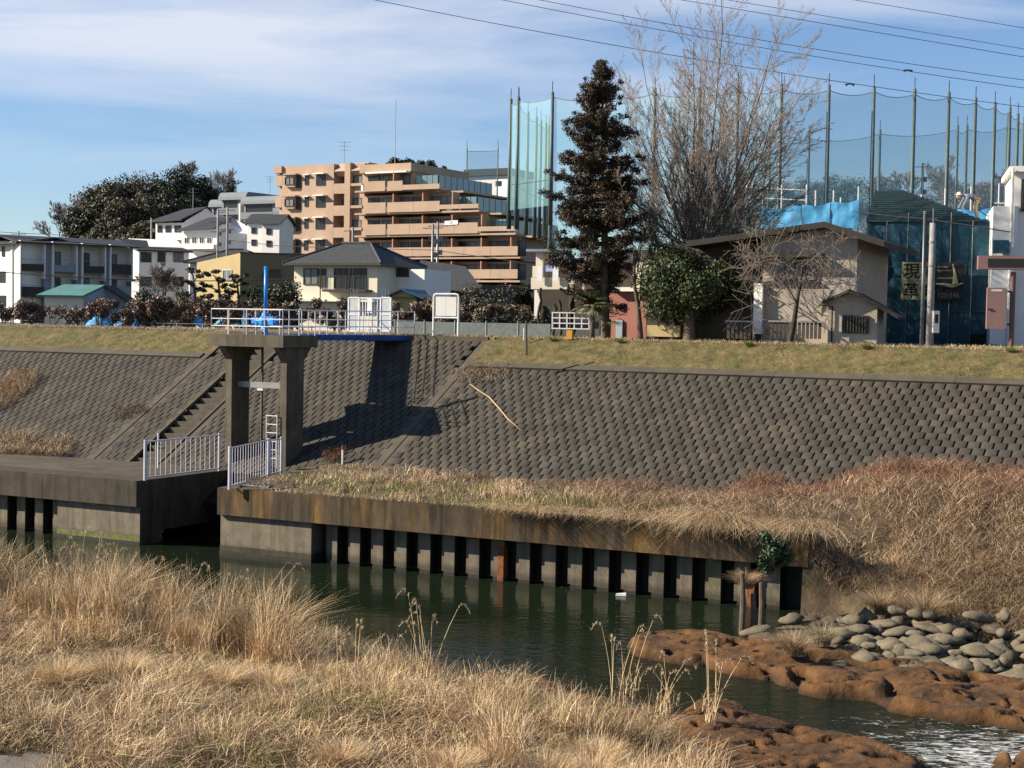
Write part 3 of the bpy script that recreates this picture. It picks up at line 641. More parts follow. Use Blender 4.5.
MB().box(L, hp[0]-.55, hp[0]-.26, hp[1]-.12, hp[1]+.1, ZD+.40, ZD+.62).build('switch_box', m_blue, hs)
hw = [L(hp[0]+.62, hp[1]-.1+.17*math.cos(q), ZD+.52+.17*math.sin(q)) for q in np.linspace(0, 2*math.pi, 15)]
MB().tube(hw, .016, 6).build('handwheel', m_blue, hs)
MB().tube([L(hp[0]+.44, hp[1]-.1, ZD+.52), L(hp[0]+.64, hp[1]-.1, ZD+.52)], .02, 6).build('handle_shaft', m_blue, hs)
MB().tube([(bx, by, ZD+.78), (bx, by, ZD+2.36)], .068, 12).build('stem_pipe', m_blue, hs, smooth=True)
lathe('pipe_cap', [(.078, ZD+2.34), (.078, ZD+2.42), (.05, ZD+2.45)], m_blue, hs)

# lower fences on the ledges
def bar_fence(name, p, q, h, n, label, gap=.12):
    p = Vector(p); q = Vector(q); root = empty(name, p, label, 'fence', 'pale barred fences beside the gate channel')
    d = (q-p).normalized()
    for x, w_ in ((p, .055), (q, .045)): MB().tube([x, x+Vector((0, 0, h+.06))], w_, 8).build('post', m_lil, root)
    for z_ in (.10, h): MB().tube([p+Vector((0, 0, z_)), q+Vector((0, 0, z_))], .026, 6).build('rail', m_lil, root)
    for i in range(1, n): x = p.lerp(q, i/n); MB().tube([x+Vector((0, 0, gap)), x+Vector((0, 0, h))], .013, 5).build('bar', m_lil, root)
    return root
bar_fence('bar_fence', onz(145, 480.5, Z0), onz(219, 471, Z0), 1.28, 15, 'pale lilac barred fence on the left ledge left of the gate channel')
bar_fence('bar_fence', onz(229.5, 489.5, Z0), onz(268, 478, Z0), 1.30, 15, 'pale lilac barred fence on the right ledge in front of the right pillar')
bar_fence('bar_fence', onz(269.5, 477, Z0), onz(281, 474.5, Z0), 1.25, 4, 'short pale barred fence panel touching the right pillar')
lr = empty('ladder_rail', L(-33.9, 43.3, Z0), 'white ladder hand rail between the tower pillars', 'ladder')
for a_ in (-34.05, -33.58): MB().tube([L(a_, 43.35, Z0), L(a_, 43.35, 4.05)], .02, 6).build('stile', m_white, lr)
for k in range(6): MB().tube([L(-34.05, 43.35, 2.5+k*.3), L(-33.58, 43.35, 2.5+k*.3)], .016, 6).build('rung', m_white, lr)
p = onz(158, 468, Z0); q = empty('valve_post', p, 'thin white post with a round valve behind the left barred fence', 'post')
MB().tube([p, p+Vector((0, 0, 1.25))], .035, 8).build('pole', m_white, q); MB().tube([p+Vector((0, 0, .75)), p+Vector((.22, 0, .75))], .06, 8).build('valve', m_grey, q)
# small white marker post with orange top near the toe
p = onz(342.5, 474, 2.08); q = empty('marker_post', p, 'short white marker post with a red-brown cap on the right ledge', 'post')
MB().tube([p-Vector((0, 0, .1)), p+Vector((0, 0, .85))], .04, 8).build('pole', m_white, q); MB().tube([p+Vector((0, 0, .851)), p+Vector((0, 0, .98))], .045, 8).build('cap', m_rust, q)
# grating lid beside the right fence
gr = empty('drain_grating', Q(-29.6, 40.6, Z0+.03), 'grey steel drain grating lying on the ledge beside the right fence', 'grating')
for k in range(9): MB().box(Q, -30.35+k*.16, -30.30+k*.16, 39.9, 41.6, Z0+.085, Z0+.12).build('bar', m_grey, gr)
for b_ in (39.9, 41.55): MB().box(Q, -30.37, -29.0, b_-.03, b_+.03, Z0+.05, Z0+.0845).build('frame_bar', m_grey, gr)
# wooden stakes at the broken wall end
for (px, py, h_, lb) in [(741, 634, 1.5, 'dark wooden stake standing in the water nearest the river wall'), (752, 634, 1.0, 'shorter dark wooden stake between wall end and slanting slab'), (760, 633, 1.25, 'rotten wooden stake at the foot of the last pile')]:
    p = onz(px, py, WZ); o = MB().tube([p-Vector((0, 0, .5)), p+Vector((.03, 0, h_*.55)), p+Vector((.0, .02, h_))], [.075, .07, .055], 8).build('wooden_stake', m_bark); tag(o, lb, 'stake', 'wooden stakes at the wall end')
# dry stalk lying on the right revetment
pts = [(470, 384), (478, 390), (489, 397), (499, 408), (508, 419), (522, 431)]; PT = []
for x, y in pts:
    d = ray(x, y); n_ = Vector((-L.n[0]*SLK, -L.n[1]*SLK, 1)); k_ = (Z0-T0*SLK+.03-n_.z*EYE)/(n_.dot(d)); PT.append(Vector((0, 0, EYE))+d*k_)
tag(MB().tube(PT, [.012, .02, .026, .028, .024, .012], 5).build('dry_stalk', M('dry_stalk', (.42, .30, .17), .9), smooth=True), 'long pale dry stalk lying on the block slope below the notice board', 'stalk')
# ------------------------------------------------------------ BUILDINGS
m_orange = M('peach_tile_wall', (.39, .275, .195), .8, .10, .5)
m_orangeline = M('peach_joint', (.40, .22, .15), .9, .1)
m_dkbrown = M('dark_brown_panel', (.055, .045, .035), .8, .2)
m_whitew = M('white_siding', (.76, .73, .68), .85, .06, .6)
m_greyw = M('grey_render', (0.252, 0.266, 0.294), .85, .08, .6)
m_cream = M('cream_render', (.66, .60, .47), .88, .07, .5)
m_yellow = M('yellow_render', (0.403, 0.31, 0.158), .88, .08, .5)
m_beige = M('beige_mortar', (.36, .31, .255), .92, .14, .9, .004, 40, streak=.06)
m_tile = M('dark_roof_tile', (.034, .037, .038), .7, .45, 4, spec=.5)
m_slate = M('slate_roof', (.030, .033, .036), .7, .2, 2)
m_green = M('green_sheet_roof', (0.088, 0.208, 0.196), .6, .2, 1)
m_blueroof = M('blue_sheet_roof', (0.012, 0.112, 0.216), .5, .2, 1)
m_pink = M('pink_stucco', (0.35, 0.154, 0.119), .9, .15, 1)
m_glass = G('window_glass', (.022, .027, .030)); m_glassl = G('curtained_glass', (.16, .17, .16), .35)
m_fdark = M('dark_window_frame', (.04, .035, .03), .5, .1); m_fwhite = M('light_window_frame', (.5, .5, .48), .5, .1)
m_glassrail = M('terrace_glass', (.12, .20, .21), .15, .15, .5, spec=.7)
m_dark = M('dark_wood', (.035, .03, .026), .9, .2)
m_tarp = M('sky_blue_tarp', (0.08, 0.336, 0.592), .55, .15, 1.5, .04, 3)
m_wrap = M('deep_blue_sheet', (.010, .058, .088), .55, .25, .8, .06, 2.2, streak=.2)
m_green2 = M('dark_green_metal_roof', (0.011, 0.031, 0.035), .6, .15, 1)
m_cloth = M('white_cloth', (.75, .75, .75), .9, .05)
m_light = M('light_fittings', (.7, .68, .62), .6, .1)

def rc(F, x0, y0, x1, y1, b=0.):
    a0, z1 = F.at(x0, y0, b); a1, z0 = F.at(x1, y1, b); return a0, a1, z0, z1
def win(par, F, a0, a1, z0, z1, b=0., fm=None, gm=None, mull=1, t=.06, hmull=0, name='window', out=.08):
    fm = fm or m_fdark; gm = gm or m_glass; mb = MB()
    mb.box(F, a0-t, a1+t, b-out, b+.05, z1, z1+t).box(F, a0-t, a1+t, b-out, b+.05, z0-t, z0).box(F, a0-t, a0, b-out, b+.05, z0, z1).box(F, a1, a1+t, b-out, b+.05, z0, z1)
    for k in range(mull): x = a0+(a1-a0)*(k+1)/(mull+1); mb.box(F, x-t/2, x+t/2, b-out*.7, b+.05, z0+.002, z1-.002)
    for k in range(hmull): z = z0+(z1-z0)*(k+1)/(hmull+1); mb.box(F, a0+.002, a1-.002, b-out*.65, b+.05, z-t/2, z+t/2)
    w_ = mb.build(name, fm, par)
    for k in range(mull+1):
        x0, x1 = a0+(a1-a0)*k/(mull+1)+t/2, a0+(a1-a0)*(k+1)/(mull+1)-t/2
        MB().box(F, x0, x1, b-.022-.012*(k % 2), b-.012-.012*(k % 2), z0+.005, z1-.005).build('pane', gm if k % 2 == 0 or gm is not m_glass else gm, w_)
    return w_
def house(name, label, F, a0, a1, b0, b1, z0, z1, wm, cat='house', group=None):
    r = empty(name, F((a0+a1)/2, (b0+b1)/2, z0), label, cat, group)
    MB().box(F, a0, a1, b0, b1, z0, z1).build('wall', wm, r); return r
def gable(par, F, a0, a1, b0, b1, z, h, along, rm, wm, ov=.5, th=.12, kname='roof'):
    """along 'a': ridge runs along a; 'b': ridge runs along b"""
    if along == 'a':
        m_ = (b0+b1)/2; s_ = h/(m_-b0)
        MB().extra(F, [(b0, z-.02), (b1, z-.02), (m_, z+h-.02)], a0, a1).build('gable_wall', wm, par)
        for sg, e in ((-1, b0), (1, b1)):
            e2 = e+sg*ov; ze = z-ov*s_
            MB().extra(F, [(e2, ze), (m_, z+h), (m_, z+h+th), (e2, ze+th)], a0-ov, a1+ov).build(kname, rm, par)
    else:
        m_ = (a0+a1)/2; s_ = h/(m_-a0)
        MB().extr(F, [(a0, z-.02), (a1, z-.02), (m_, z+h-.02)], b0, b1).build('gable_wall', wm, par)
        for sg, e in ((-1, a0), (1, a1)):
            e2 = e+sg*ov; ze = z-ov*s_
            MB().extr(F, [(e2, ze), (m_, z+h), (m_, z+h+th), (e2, ze+th)], b0-ov, b1+ov).build(kname, rm, par)
def hip(par, F, a0, a1, b0, b1, z, h, rm, ov=.6, inset=None, fascia=None):
    a0 -= ov; a1 += ov; b0 -= ov; b1 += ov; m_ = (b0+b1)/2; ins = inset or (b1-b0)/2
    mb = MB(); v = [F(a0, b0, z), F(a1, b0, z), F(a1, b1, z), F(a0, b1, z), F(a0+ins, m_, z+h), F(a1-ins, m_, z+h)]
    mb.add(v, [(0, 1, 5, 4), (1, 2, 5), (2, 3, 4, 5), (3, 0, 4)]); mb.build('roof', rm, par)
    MB().box(F, a0, a1, b0, b1, z-.16, z-.003).build('eaves', fascia or m_fdark, par)
    MB().tube([F(a0+ins, m_, z+h+.05), F(a1-ins, m_, z+h+.05)], .12, 6).build('ridge', rm, par)
    for (p, q) in (((a0, b0), (a0+ins, m_)), ((a1, b0), (a1-ins, m_)), ((a1, b1), (a1-ins, m_))): MB().tube([F(*p, z+.03), F(*q, z+h+.05)], .09, 6).build('hip_ridge', rm, par)

# --- peach apartment block
FA = fr(276, 205, -31, 230)
ap = empty('apartment_building', FA(12, 6, 10), 'large peach tiled apartment block with stepped terraces and long balconies', 'apartment building')
PZ = 2.83
zt = FA.at(300, 165.5, 0)[1]; zbase = 4.0
A = lambda x, b=0., y=200: FA.a(x, b, y)
MB().box(FA, A(282), A(333.5), 0, 12, zbase, zt).build('wall', m_orange, ap)
MB().box(FA, A(276.5), A(282)-.002, .6, 11.5, zbase, zt-.05).build('wall', m_orange, ap)
for k in range(6):   # scalloped side balconies at the left edge
    z = FA.at(279, 186, 0)[1]-k*PZ
    MB().box(FA, A(276)-.1, A(282)+.003, -.02, 2.5, z, z+1.5).build('balcony', m_orange, ap)
MB().box(FA, A(276)-.2, A(282)+.1, -.3, 3, zt-.9, zt+.02).build('roof_slab', m_orange, ap)
for k in range(5):
    dz = -k*PZ
    a0, a1, z0, z1 = rc(FA, 288, 178, 296, 184.5); win(ap, FA, a0, a1, z0+dz, z1+dz, -.5, gm=m_glassl, out=.12)
    MB().box(FA, a0-.12, a1+.12, -.49, .02, z0+dz-.35, z1+dz+.3).build('bay', m_orange, ap)
    MB().box(FA, a0-.2, a1+.5, -.75, -.03, z1+dz+.32, z1+dz+.5).build('canopy', m_orange, ap)
    MB().box(FA, a1+.13, a1+.9, -.06, .02, z0+dz-.5, z1+dz+.31).build('recess_shade_panel', m_fdark, ap)  # dark panel on the flat wall paints the shade of a recess
    a0, a1, z0, z1 = rc(FA, 305.5, 176, 308.3, 184.5); win(ap, FA, a0, a1, z0+dz, z1+dz, 0, mull=0)
    MB().box(FA, a0-.1, a1+.3, -.45, -.01, z1+dz+.08, z1+dz+.2).build('canopy', m_light, ap)
    a0, a1, z0, z1 = rc(FA, 316.8, 175.5, 325, 185); win(ap, FA, a0, a1, z0+dz, z1+dz, 0)
    MB().box(FA, a0-.15, a1+.3, -.75, -.01, z1+dz+.12, z1+dz+.26).build('canopy', m_light, ap)
    # recessed stair balcony
    a0, a1, z0, z1 = rc(FA, 333.5, 175, 345, 184.5)
    MB().box(FA, a0+.002, a1-.002, .0, .16, z0+dz-1.15, z0+dz+.15).build('balcony', m_orange, ap)
    MB().box(FA, a0+.003, a1-.003, .16, 1.6, z0+dz-1.15, z0+dz-.95).build('balcony_floor', m_orange, ap)
    win(ap, FA, a0+.35, a1-.2, z0+dz-.6, z1+dz-.3, 1.6, gm=m_glassl)
    a0, a1, z0, z1 = rc(FA, 351.5, 176, 359.5, 182.5); win(ap, FA, a0, a1, z0+dz, z1+dz, .5, gm=m_glassl)
    MB().box(FA, a0-.3, a1+.5, -.1, .499, z0+dz-.42, z0+dz-.08).build('ledge', m_orange, ap)
MB().box(FA, A(333.5)+.003, A(345)-.003, 1.61, 12, zbase, zt-.02).build('wall', m_orange, ap)
MB().box(FA, A(345), A(350.5), -.15, 12, zbase, zt+.05).build('wall', m_orange, ap)
MB().box(FA, A(350.5)+.003, A(362), .5, 12, zbase, zt-.01).build('wall', m_orange, ap)
MB().extra(FA, [(-.15, zt-1.0), (.5, zt-1.6), (3, zt-1.6), (3, zt+.15), (1.2, zt+.15)], A(334.5), A(363)).build('sloping_parapet', m_orange, ap)
# terraced right part
ends = [412, 449, 487, 521, 521, 521]; fz = []
for k in range(6):
    z0 = FA.at(400, 191, -1.6)[1]-k*PZ; fz.append(z0); ae = A(ends[k])
    MB().box(FA, A(362)+.003, ae, 0, 13-.01*k, z0-.003*k, z0+PZ-.3).build('storey_wall', m_orange, ap)
    MB().box(FA, A(362)+.004, A([440, 479, 516, 521, 521, 521][k], -1.6), -1.58, -.003, z0+.0, z0+.22).build('balcony_floor', m_orange, ap)
    # party walls and windows
    x = 366.; j = 0
    while x < ends[k]-8:
        a_ = A(x); gm = m_glassl if (j*7+k*3) % 3 else m_glass
        win(ap, FA, a_+.4, a_+2.2, z0+.4, z0+2.15, 0, gm=gm)
        if j % 2 == 1: MB().box(FA, a_+2.95, a_+3.1, -1.5, -.003, z0+.22, z0+PZ-.3).build('partition', m_orangeline, ap)
        if (j+k) % 3 == 0: MB().box(FA, a_-.15, a_+.2, -.9, -.3, z0+.24, z0+.95).build('air_conditioner', m_light, ap)
        x += 14.5; j += 1
    MB().box(FA, ae+.003, ae+7.5-(k > 2)*7, .2, 12.9, z0-.25, z0-.02).build('terrace_deck', m_orange, ap)
def parapet(x0, x1, y0, y1, b=-1.6):
    a0, a1, z0, z1 = rc(FA, x0, y0, x1, y1, b); _, za = FA.at((x0+x1)/2, y0, b); _, zb = FA.at((x0+x1)/2, y1, b)
    MB().box(FA, a0, a1, b-.14, b, zb, za).build('balcony_wall', m_orange, ap)
    n = max(1, round((a1-a0)/3.6))
    for i in range(1, n): a_ = a0+(a1-a0)*i/n; MB().box(FA, a_-.04, a_+.04, b-.15, b-.13, zb+.1, za-.02).build('joint', m_orangeline, ap)
parapet(365, 385.5, 181.3, 191.4); parapet(388, 403, 181, 190.7); parapet(403, 440, 184.3, 189.3)
parapet(365, 386, 202.7, 213.4); parapet(388, 440, 201.7, 211.8); parapet(440, 479, 204.3, 208.7)
parapet(365, 386, 224.5, 235.2); parapet(388, 478, 223.3, 234); parapet(478, 516, 226.4, 231)
parapet(388, 518, 247.0, 255.9); parapet(388, 518, 269.5, 278.5)
MB().box(FA, A(362)+.01, A(412)+.2, -.6, 12.8, fz[0]+PZ-.298, fz[0]+PZ+.75).build('roof_parapet', m_orange, ap)
MB().box(FA, A(372), A(408, -1), -1.5, -.601, fz[0]+PZ-.5, fz[0]+PZ-.3).build('canopy', m_light, ap)
for k, (xa, xb) in enumerate([(415, 437), (452, 476), (491, 506)]):       # glass balustrades round the terraces
    a0, a1 = A(xa), A(xb); zf = fz[k]+.25
    n = 4
    for i in range(n): MB().box(FA, a0+(a1-a0)*i/n+.05, a0+(a1-a0)*(i+1)/n-.05, .15, .2, zf+.1, zf+1.75).build('glass_panel', m_glassrail, ap)
    for i in range(9): MB().box(FA, a1+.0, a1+.06, .35+i*1.38, .35+i*1.38+1.25, zf+.1, zf+1.75).build('glass_panel', m_glassrail, ap)
    for i in range(10): MB().box(FA, a1-.02, a1+.08, .24+i*1.38, .32+i*1.38, zf, zf+1.8).build('glass_post', m_fdark, ap)
    MB().box(FA, a1-.2, a1-.003, .3, 12.8, zf-.5, zf+.05).build('kerb', m_orangeline, ap)
def antenna(px, py0, py1, D, w_, label):
    p = ond(px, py1, D); h_ = ond(px, py0, D).z-p.z; r_ = empty('aerial', p, label, 'aerial')
    MB().tube([p-Vector((0, 0, .6)), p+Vector((0, 0, h_))], .05, 5).build('mast', m_grey, r_)
    if w_:
        for q in (.62, .78, .95):
            MB().tube([p+Vector((-w_/2*q, 0, h_*q)), p+Vector((w_/2*q, 0, h_*q))], .03, 4).build('crossbar', m_grey, r_)
antenna(344, 141, 165, 203, 1.8, 'thin television aerial on the roof of the peach apartment block')
antenna(395, 100, 160, 206, 0, 'tall thin lightning rod on the peach apartment roof')
# laundry on a balcony
for i, (x, y) in enumerate([(450, 222), (455, 221.5)]):
    a0, a1, z0, z1 = rc(FA, x-5, y-1, x+3, y+3, -1.75); tag(MB().box(FA, a0, a1, -1.82, -1.77, z0, z1).build('laundry', m_cloth), ['white quilt hung over the fourth floor balcony, left one', 'white quilt hung over the fourth floor balcony, right one'][i], 'laundry', 'quilts airing on the peach balcony')

# --- white row apartment at far left
FB = fr(18, 165, 37, 250)
wb = empty('row_apartment', FB(6, 4, 6.4), 'white three-storey row apartment with dark balcony fronts at the far left', 'apartment building')
ze = FB.at(20, 243.5)[1]; zb = 6.0; a3 = FB.a(133)
bays = [(20, 43.5), (52.5, 75.5), (82, 104), (110, 131)]
bk = [(m_dkbrown, m_dkbrown), (m_greyw, m_greyw), (m_dkbrown, m_fdark), (m_dkbrown, m_greyw)]
MB().box(FB, -.1, a3, 1.6, 9, zb, ze+.25).build('wall', m_whitew, wb)
for i, (x0, x1) in enumerate(bays):
    a0, a1 = FB.a(x0), FB.a(x1); ae = FB.a(bays[i+1][0]) if i < 3 else a3
    MB().box(FB, a0-.12, a0, -.35, 1.598, zb, ze+.35).build('fin_wall', m_whitew, wb)
    MB().box(FB, a1, a1+.12, -.25, 1.598, ze-3.7, ze+.1).build('fin_wall', m_whitew, wb)
    MB().box(FB, a1+.123, ae-.125, .15, 1.597, zb, ze+.05).build('bay_wall', m_greyw, wb)
    for f_ in range(3):
        z = ze-2.75-f_*2.8
        MB().box(FB, a0+.003, a1-.003, 0, 1.597, z-.16, z).build('balcony_floor', m_greyw, wb)
        MB().box(FB, a0+.004, a1-.004, -.06, -.003, z-.12, z+(.62 if i != 3 else .95)+(.35 if f_ else 0)).build('balcony_front', bk[i][min(f_, 1)], wb)
        MB().box(FB, a0+.004, a1-.004, -.04, -.01, z+1.12, z+1.16).build('handrail', m_grey, wb)
        win(wb, FB, a0+.3, a0+(a1-a0)*.55, z+.2, z+2.05, 1.6, gm=m_glassl if (i+f_) % 2 else m_glass)
        MB().box(FB, a1-.9, a1-.3, .9, 1.4, z+.01, z+.62).build('air_conditioner', m_light, wb)
MB().extra(FB, [(-.6, ze+.2), (5.3, ze+1.15), (9.3, ze+.35), (9.3, ze+.22), (5.3, ze+1.0), (-.6, ze+.05)], -.4, a3+.3).build('roof', m_slate, wb)
# lit end block left of it
FB2 = Frame(*FB(0, 0, 0)[:2], -36)
eb = house('apartment_end_block', 'white end block of the row apartment at the left picture edge', FB2, -16, -.15, .6, 9, zb, ze+.1, m_whitew, 'apartment building')
MB().extra(FB2, [(-.2, ze+.1), (4.8, ze+.95), (9.4, ze+.1), (9.4, ze-.03), (4.8, ze+.8), (-.2, ze-.03)], -16.5, -.0).build('roof', m_slate, eb)
for (x0, y0, x1, y1) in ((0, 272, 5, 282), (0, 296, 5.5, 309), (3.2, 247, 4.5, 256)):
    a0, a1, z0, z1 = rc(FB2, x0-.5, y0, x1, y1, .6); win(eb, FB2, a0, a1, z0, z1, .6, mull=0)
# --- white gable house right of the row
FC = fr(139, 190, 24, 270)
gh = empty('gable_house', FC(4, 4, 6.4), 'white two-storey house with lean dark roof behind the bare pruned tree', 'house')
a1 = FC.a(188.5); zc = FC.at(150, 250.5)[1]
FCw = Frame(*FC(0, 0, 0)[:2], -42); aw_ = FCw.a(115.5); zt0 = FCw.at(115.5, 239.5)[1]; zt1 = FCw.at(138.5, 249)[1]
MB().box(FC, 0, a1, 0, 7.5, 5.5, zc).build('wall', m_whitew, gh)
MB().extra(FC, [(-.3, zc-.05), (9, zc-.05), (7.2, zc+1.75)], -.02, a1-.03).build('gable_wall', m_whitew, gh)
MB().hexa([FC(-.3, -.7, zc-.15), FC(a1+.4, -.7, zc-.15), FC(a1-1.5, 7.2, zc+1.2), Vector(FCw(aw_, -.1, zt0-.05)), FC(-.3, -.7, zc+.05), FC(a1+.4, -.7, zc+.05), FC(a1-1.5, 7.2, zc+1.45), Vector(FCw(aw_, -.1, zt0+.2))]).build('roof', m_slate, gh)
MB().prism([FCw(aw_, 0, 5.5), FCw(-.02, 0, 5.5), FCw(-.02, 0, zt1), FCw(aw_, 0, zt0)], [FCw(aw_, 1.5, 5.5), FCw(-.02, 1.5, 5.5), FCw(-.02, 1.5, zt1), FCw(aw_, 1.5, zt0)]).build('end_wall', m_whitew, gh)
for x0, x1 in ((141, 151), (158, 165), (174, 183)):
    a0_, a1_, z0, z1 = rc(FC, x0, 252.5, x1, 262); win(gh, FC, a0_, a1_, z0, z1, 0, gm=m_glassl if x0 > 170 else m_glass)
    a0_, a1_, z0, z1 = rc(FC, x0, 277, x1, 286); win(gh, FC, a0_, a1_, z0, z1, 0)
# --- shed with green roof
FD = fr(44.5, 110, 0, 300)
zd = FD.at(60, 296)[1]; ag = FD.a(84)
sh = house('garden_shed', 'low white shed with pale green sheet roof behind the pruned shrubs', FD, 0, ag, 0, 5.5, 5.5, zd, m_cream, 'shed')
rz = FD.at(75, 286, 3)[1]
MB().hexa([FD(-.5, -.35, zd-.05), FD(ag+.0, -.35, zd-.05), FD(FD.a(105, 3), 3, rz), FD(FD.a(64, 3), 3, rz), FD(-.5, -.35, zd+.06), FD(ag+.0, -.35, zd+.06), FD(FD.a(105, 3), 3, rz+.12), FD(FD.a(64, 3), 3, rz+.12)]).build('roof', m_green, sh)
MB().add([FD(ag+.01, -.1, 5.5), FD(FD.a(126, 3), 3, 5.5), FD(FD.a(126, 3), 3, zd-.2), FD(FD.a(105, 3), 3, rz-.05), FD(ag+.01, -.1, zd-.06)], [(0, 1, 2, 3, 4)]).build('gable_wall', m_greyw, sh)
MB().hexa([FD(FD.a(105, 3), 2.7, rz-.02), FD(FD.a(128, 3), 2.7, zd-.35), FD(FD.a(128, 3), 6, zd-.35), FD(FD.a(105, 3), 6, rz-.02), FD(FD.a(105, 3), 2.7, rz+.1), FD(FD.a(128, 3), 2.7, zd-.22), FD(FD.a(128, 3), 6, zd-.22), FD(FD.a(105, 3), 6, rz+.1)]).build('roof', m_dark, sh)
# --- white balcony houses up the hill
FE = fr(150, 225, -28, 230)
hg = empty('hillside_house', FE(6, 4, 8), 'white hillside house with grey gable roof and upper balcony, higher one', 'house', 'white gabled houses on the slope')
a0_, z_ = FE.at(176, 222); aw = FE.a(183)
MB().box(FE, FE.a(155), aw, 0, 10, 6, FE.at(160, 223)[1]).build('wall', m_whitew, hg)
zr = FE.at(160, 222)[1]; zt_ = FE.at(200, 208, 5)[1]
MB().hexa([FE(FE.a(152), -.8, zr-.1), FE(aw+.2, -.8, zr+.1), FE(FE.a(207, 5), 5, zt_), FE(FE.a(183, 5), 5, zt_-.3), FE(FE.a(152), -.8, zr+.1), FE(aw+.2, -.8, zr+.3), FE(FE.a(207, 5), 5, zt_+.2), FE(FE.a(183, 5), 5, zt_-.1)]).build('roof', m_slate, hg)
MB().prism([FE(aw+.02, .1, 6), FE(FE.a(226, 6), 6, 6), FE(FE.a(226, 6), 6, zr-.5), FE(FE.a(206, 5), 5, zt_-.05), FE(aw+.02, .1, zr)], [FE(aw-.3, .6, 6), FE(FE.a(222, 7), 7, 6), FE(FE.a(222, 7), 7, zr-.5), FE(FE.a(204, 6), 6, zt_-.1), FE(aw-.3, .6, zr)]).build('gable_wall', m_whitew, hg)
for x0, x1 in ((158, 162), (166, 171), (175, 181)):
    a_, b_, z0, z1 = rc(FE, x0, 226, x1, 232); win(hg, FE, a_, b_, z0, z1, 0)
MB().box(FE, FE.a(157, -1), FE.a(182, -1), -1, -.003, FE.at(170, 240, -1)[1], FE.at(170, 236, -1)[1]).build('balcony', m_whitew, hg)
FE2 = fr(184, 205, -28, 240)
h2 = empty('hillside_house', FE2(6, 4, 8), 'white hillside house with broad shaded gable wall beside the utility poles, lower one', 'house', 'white gabled houses on the slope')
zr = FE2.at(190, 232)[1]; aw = FE2.a(216)
MB().box(FE2, FE2.a(181), aw, 0, 10, 5.5, zr).build('wall', m_whitew, h2)
zt_ = FE2.at(232, 217, 5)[1]
MB().hexa([FE2(FE2.a(180), -.8, zr), FE2(aw+.2, -.8, zr+.2), FE2(FE2.a(233, 5), 5, zt_), FE2(FE2.a(208, 5), 5, zt_-.2), FE2(FE2.a(180), -.8, zr+.2), FE2(aw+.2, -.8, zr+.4), FE2(FE2.a(233, 5), 5, zt_+.2), FE2(FE2.a(208, 5), 5, zt_)]).build('roof', m_slate, h2)
MB().prism([FE2(aw+.02, .1, 5.5), FE2(FE2.a(256, 3), 3, 5.5), FE2(FE2.a(256, 3), 3, FE2.at(256, 233, 3)[1]), FE2(FE2.a(232, 5), 5, zt_-.05), FE2(aw+.02, .1, zr)], [FE2(aw-.3, .6, 5.5), FE2(FE2.a(253, 4), 4, 5.5), FE2(FE2.a(253, 4), 4, FE2.at(256, 234, 4)[1]), FE2(FE2.a(230, 6), 6, zt_-.1), FE2(aw-.3, .6, zr)]).build('gable_wall', m_whitew, h2)
for i in range(4):
    a_, b_, z0, z1 = rc(FE2, 185+i*7.5, 238, 189+i*7.5, 243); win(h2, FE2, a_, b_, z0, z1, 0, fm=m_fwhite)
MB().box(FE2, FE2.a(183, -1), FE2.a(213, -1), -1, -.003, FE2.at(190, 249, -1)[1], FE2.at(190, 244.5, -1)[1]).build('balcony', m_whitew, h2)
# --- grey modern flats with rounded roofs
FG = fr(210, 260, -30, 210)
gf = empty('grey_flats', FG(8, 5, 9), 'grey stepped modern flats with rounded metal roofs at the top of the slope', 'apartment building')
m_flats = M('blue_grey_panel', (0.175, 0.196, 0.217), .6, .12, .8); m_flatroof = M('pale_metal_roof', (.17, .19, .21), .8, .1, .8)
for i, (x0, x1, yt, yb) in enumerate([(212, 224, 202, 240), (222, 246, 195, 240), (244, 290, 199, 245)]):
    b_ = -i*1.2; a0_, a1_, z0, z1 = rc(FG, x0, yt, x1, yb, b_); MB().box(FG, a0_, a1_, b_, 11+i*.01, 7, z1).build('wall', m_flats, gf)
    rp_ = [(b_-.6+(1-math.cos(q))*.9*1.0, z1-.9+math.sin(q)*1.3) for q in np.linspace(0, math.pi/2, 5)]
    MB().extra(FG, rp_+[(9, z1+.45), (9, z1-.9)], a0_-.3, a1_+.3).build('roof', m_flatroof, gf)
    for f_ in range(3):
        zz = z1-3.4-f_*2.8
        MB().box(FG, a0_+.2, a1_-.6, b_-1.2, b_-.003, zz, zz+1.1).build('balcony', m_flatroof, gf)
        win(gf, FG, a0_+.5, a0_+(a1_-a0_)*.6, zz+1.2, zz+2.3, b_, gm=m_glass)
        MB().box(FG, a1_-.5, a1_-.2, b_-1.3, b_-.004, zz-1.4, zz+1.8).build('fin', m_whitew, gf)
antenna(270, 176, 190, 262, 1.6, 'thin aerial on the grey flats left of the peach block')
antenna(193, 188, 209, 226, 1.6, 'short aerial on the ridge of the higher hillside house')
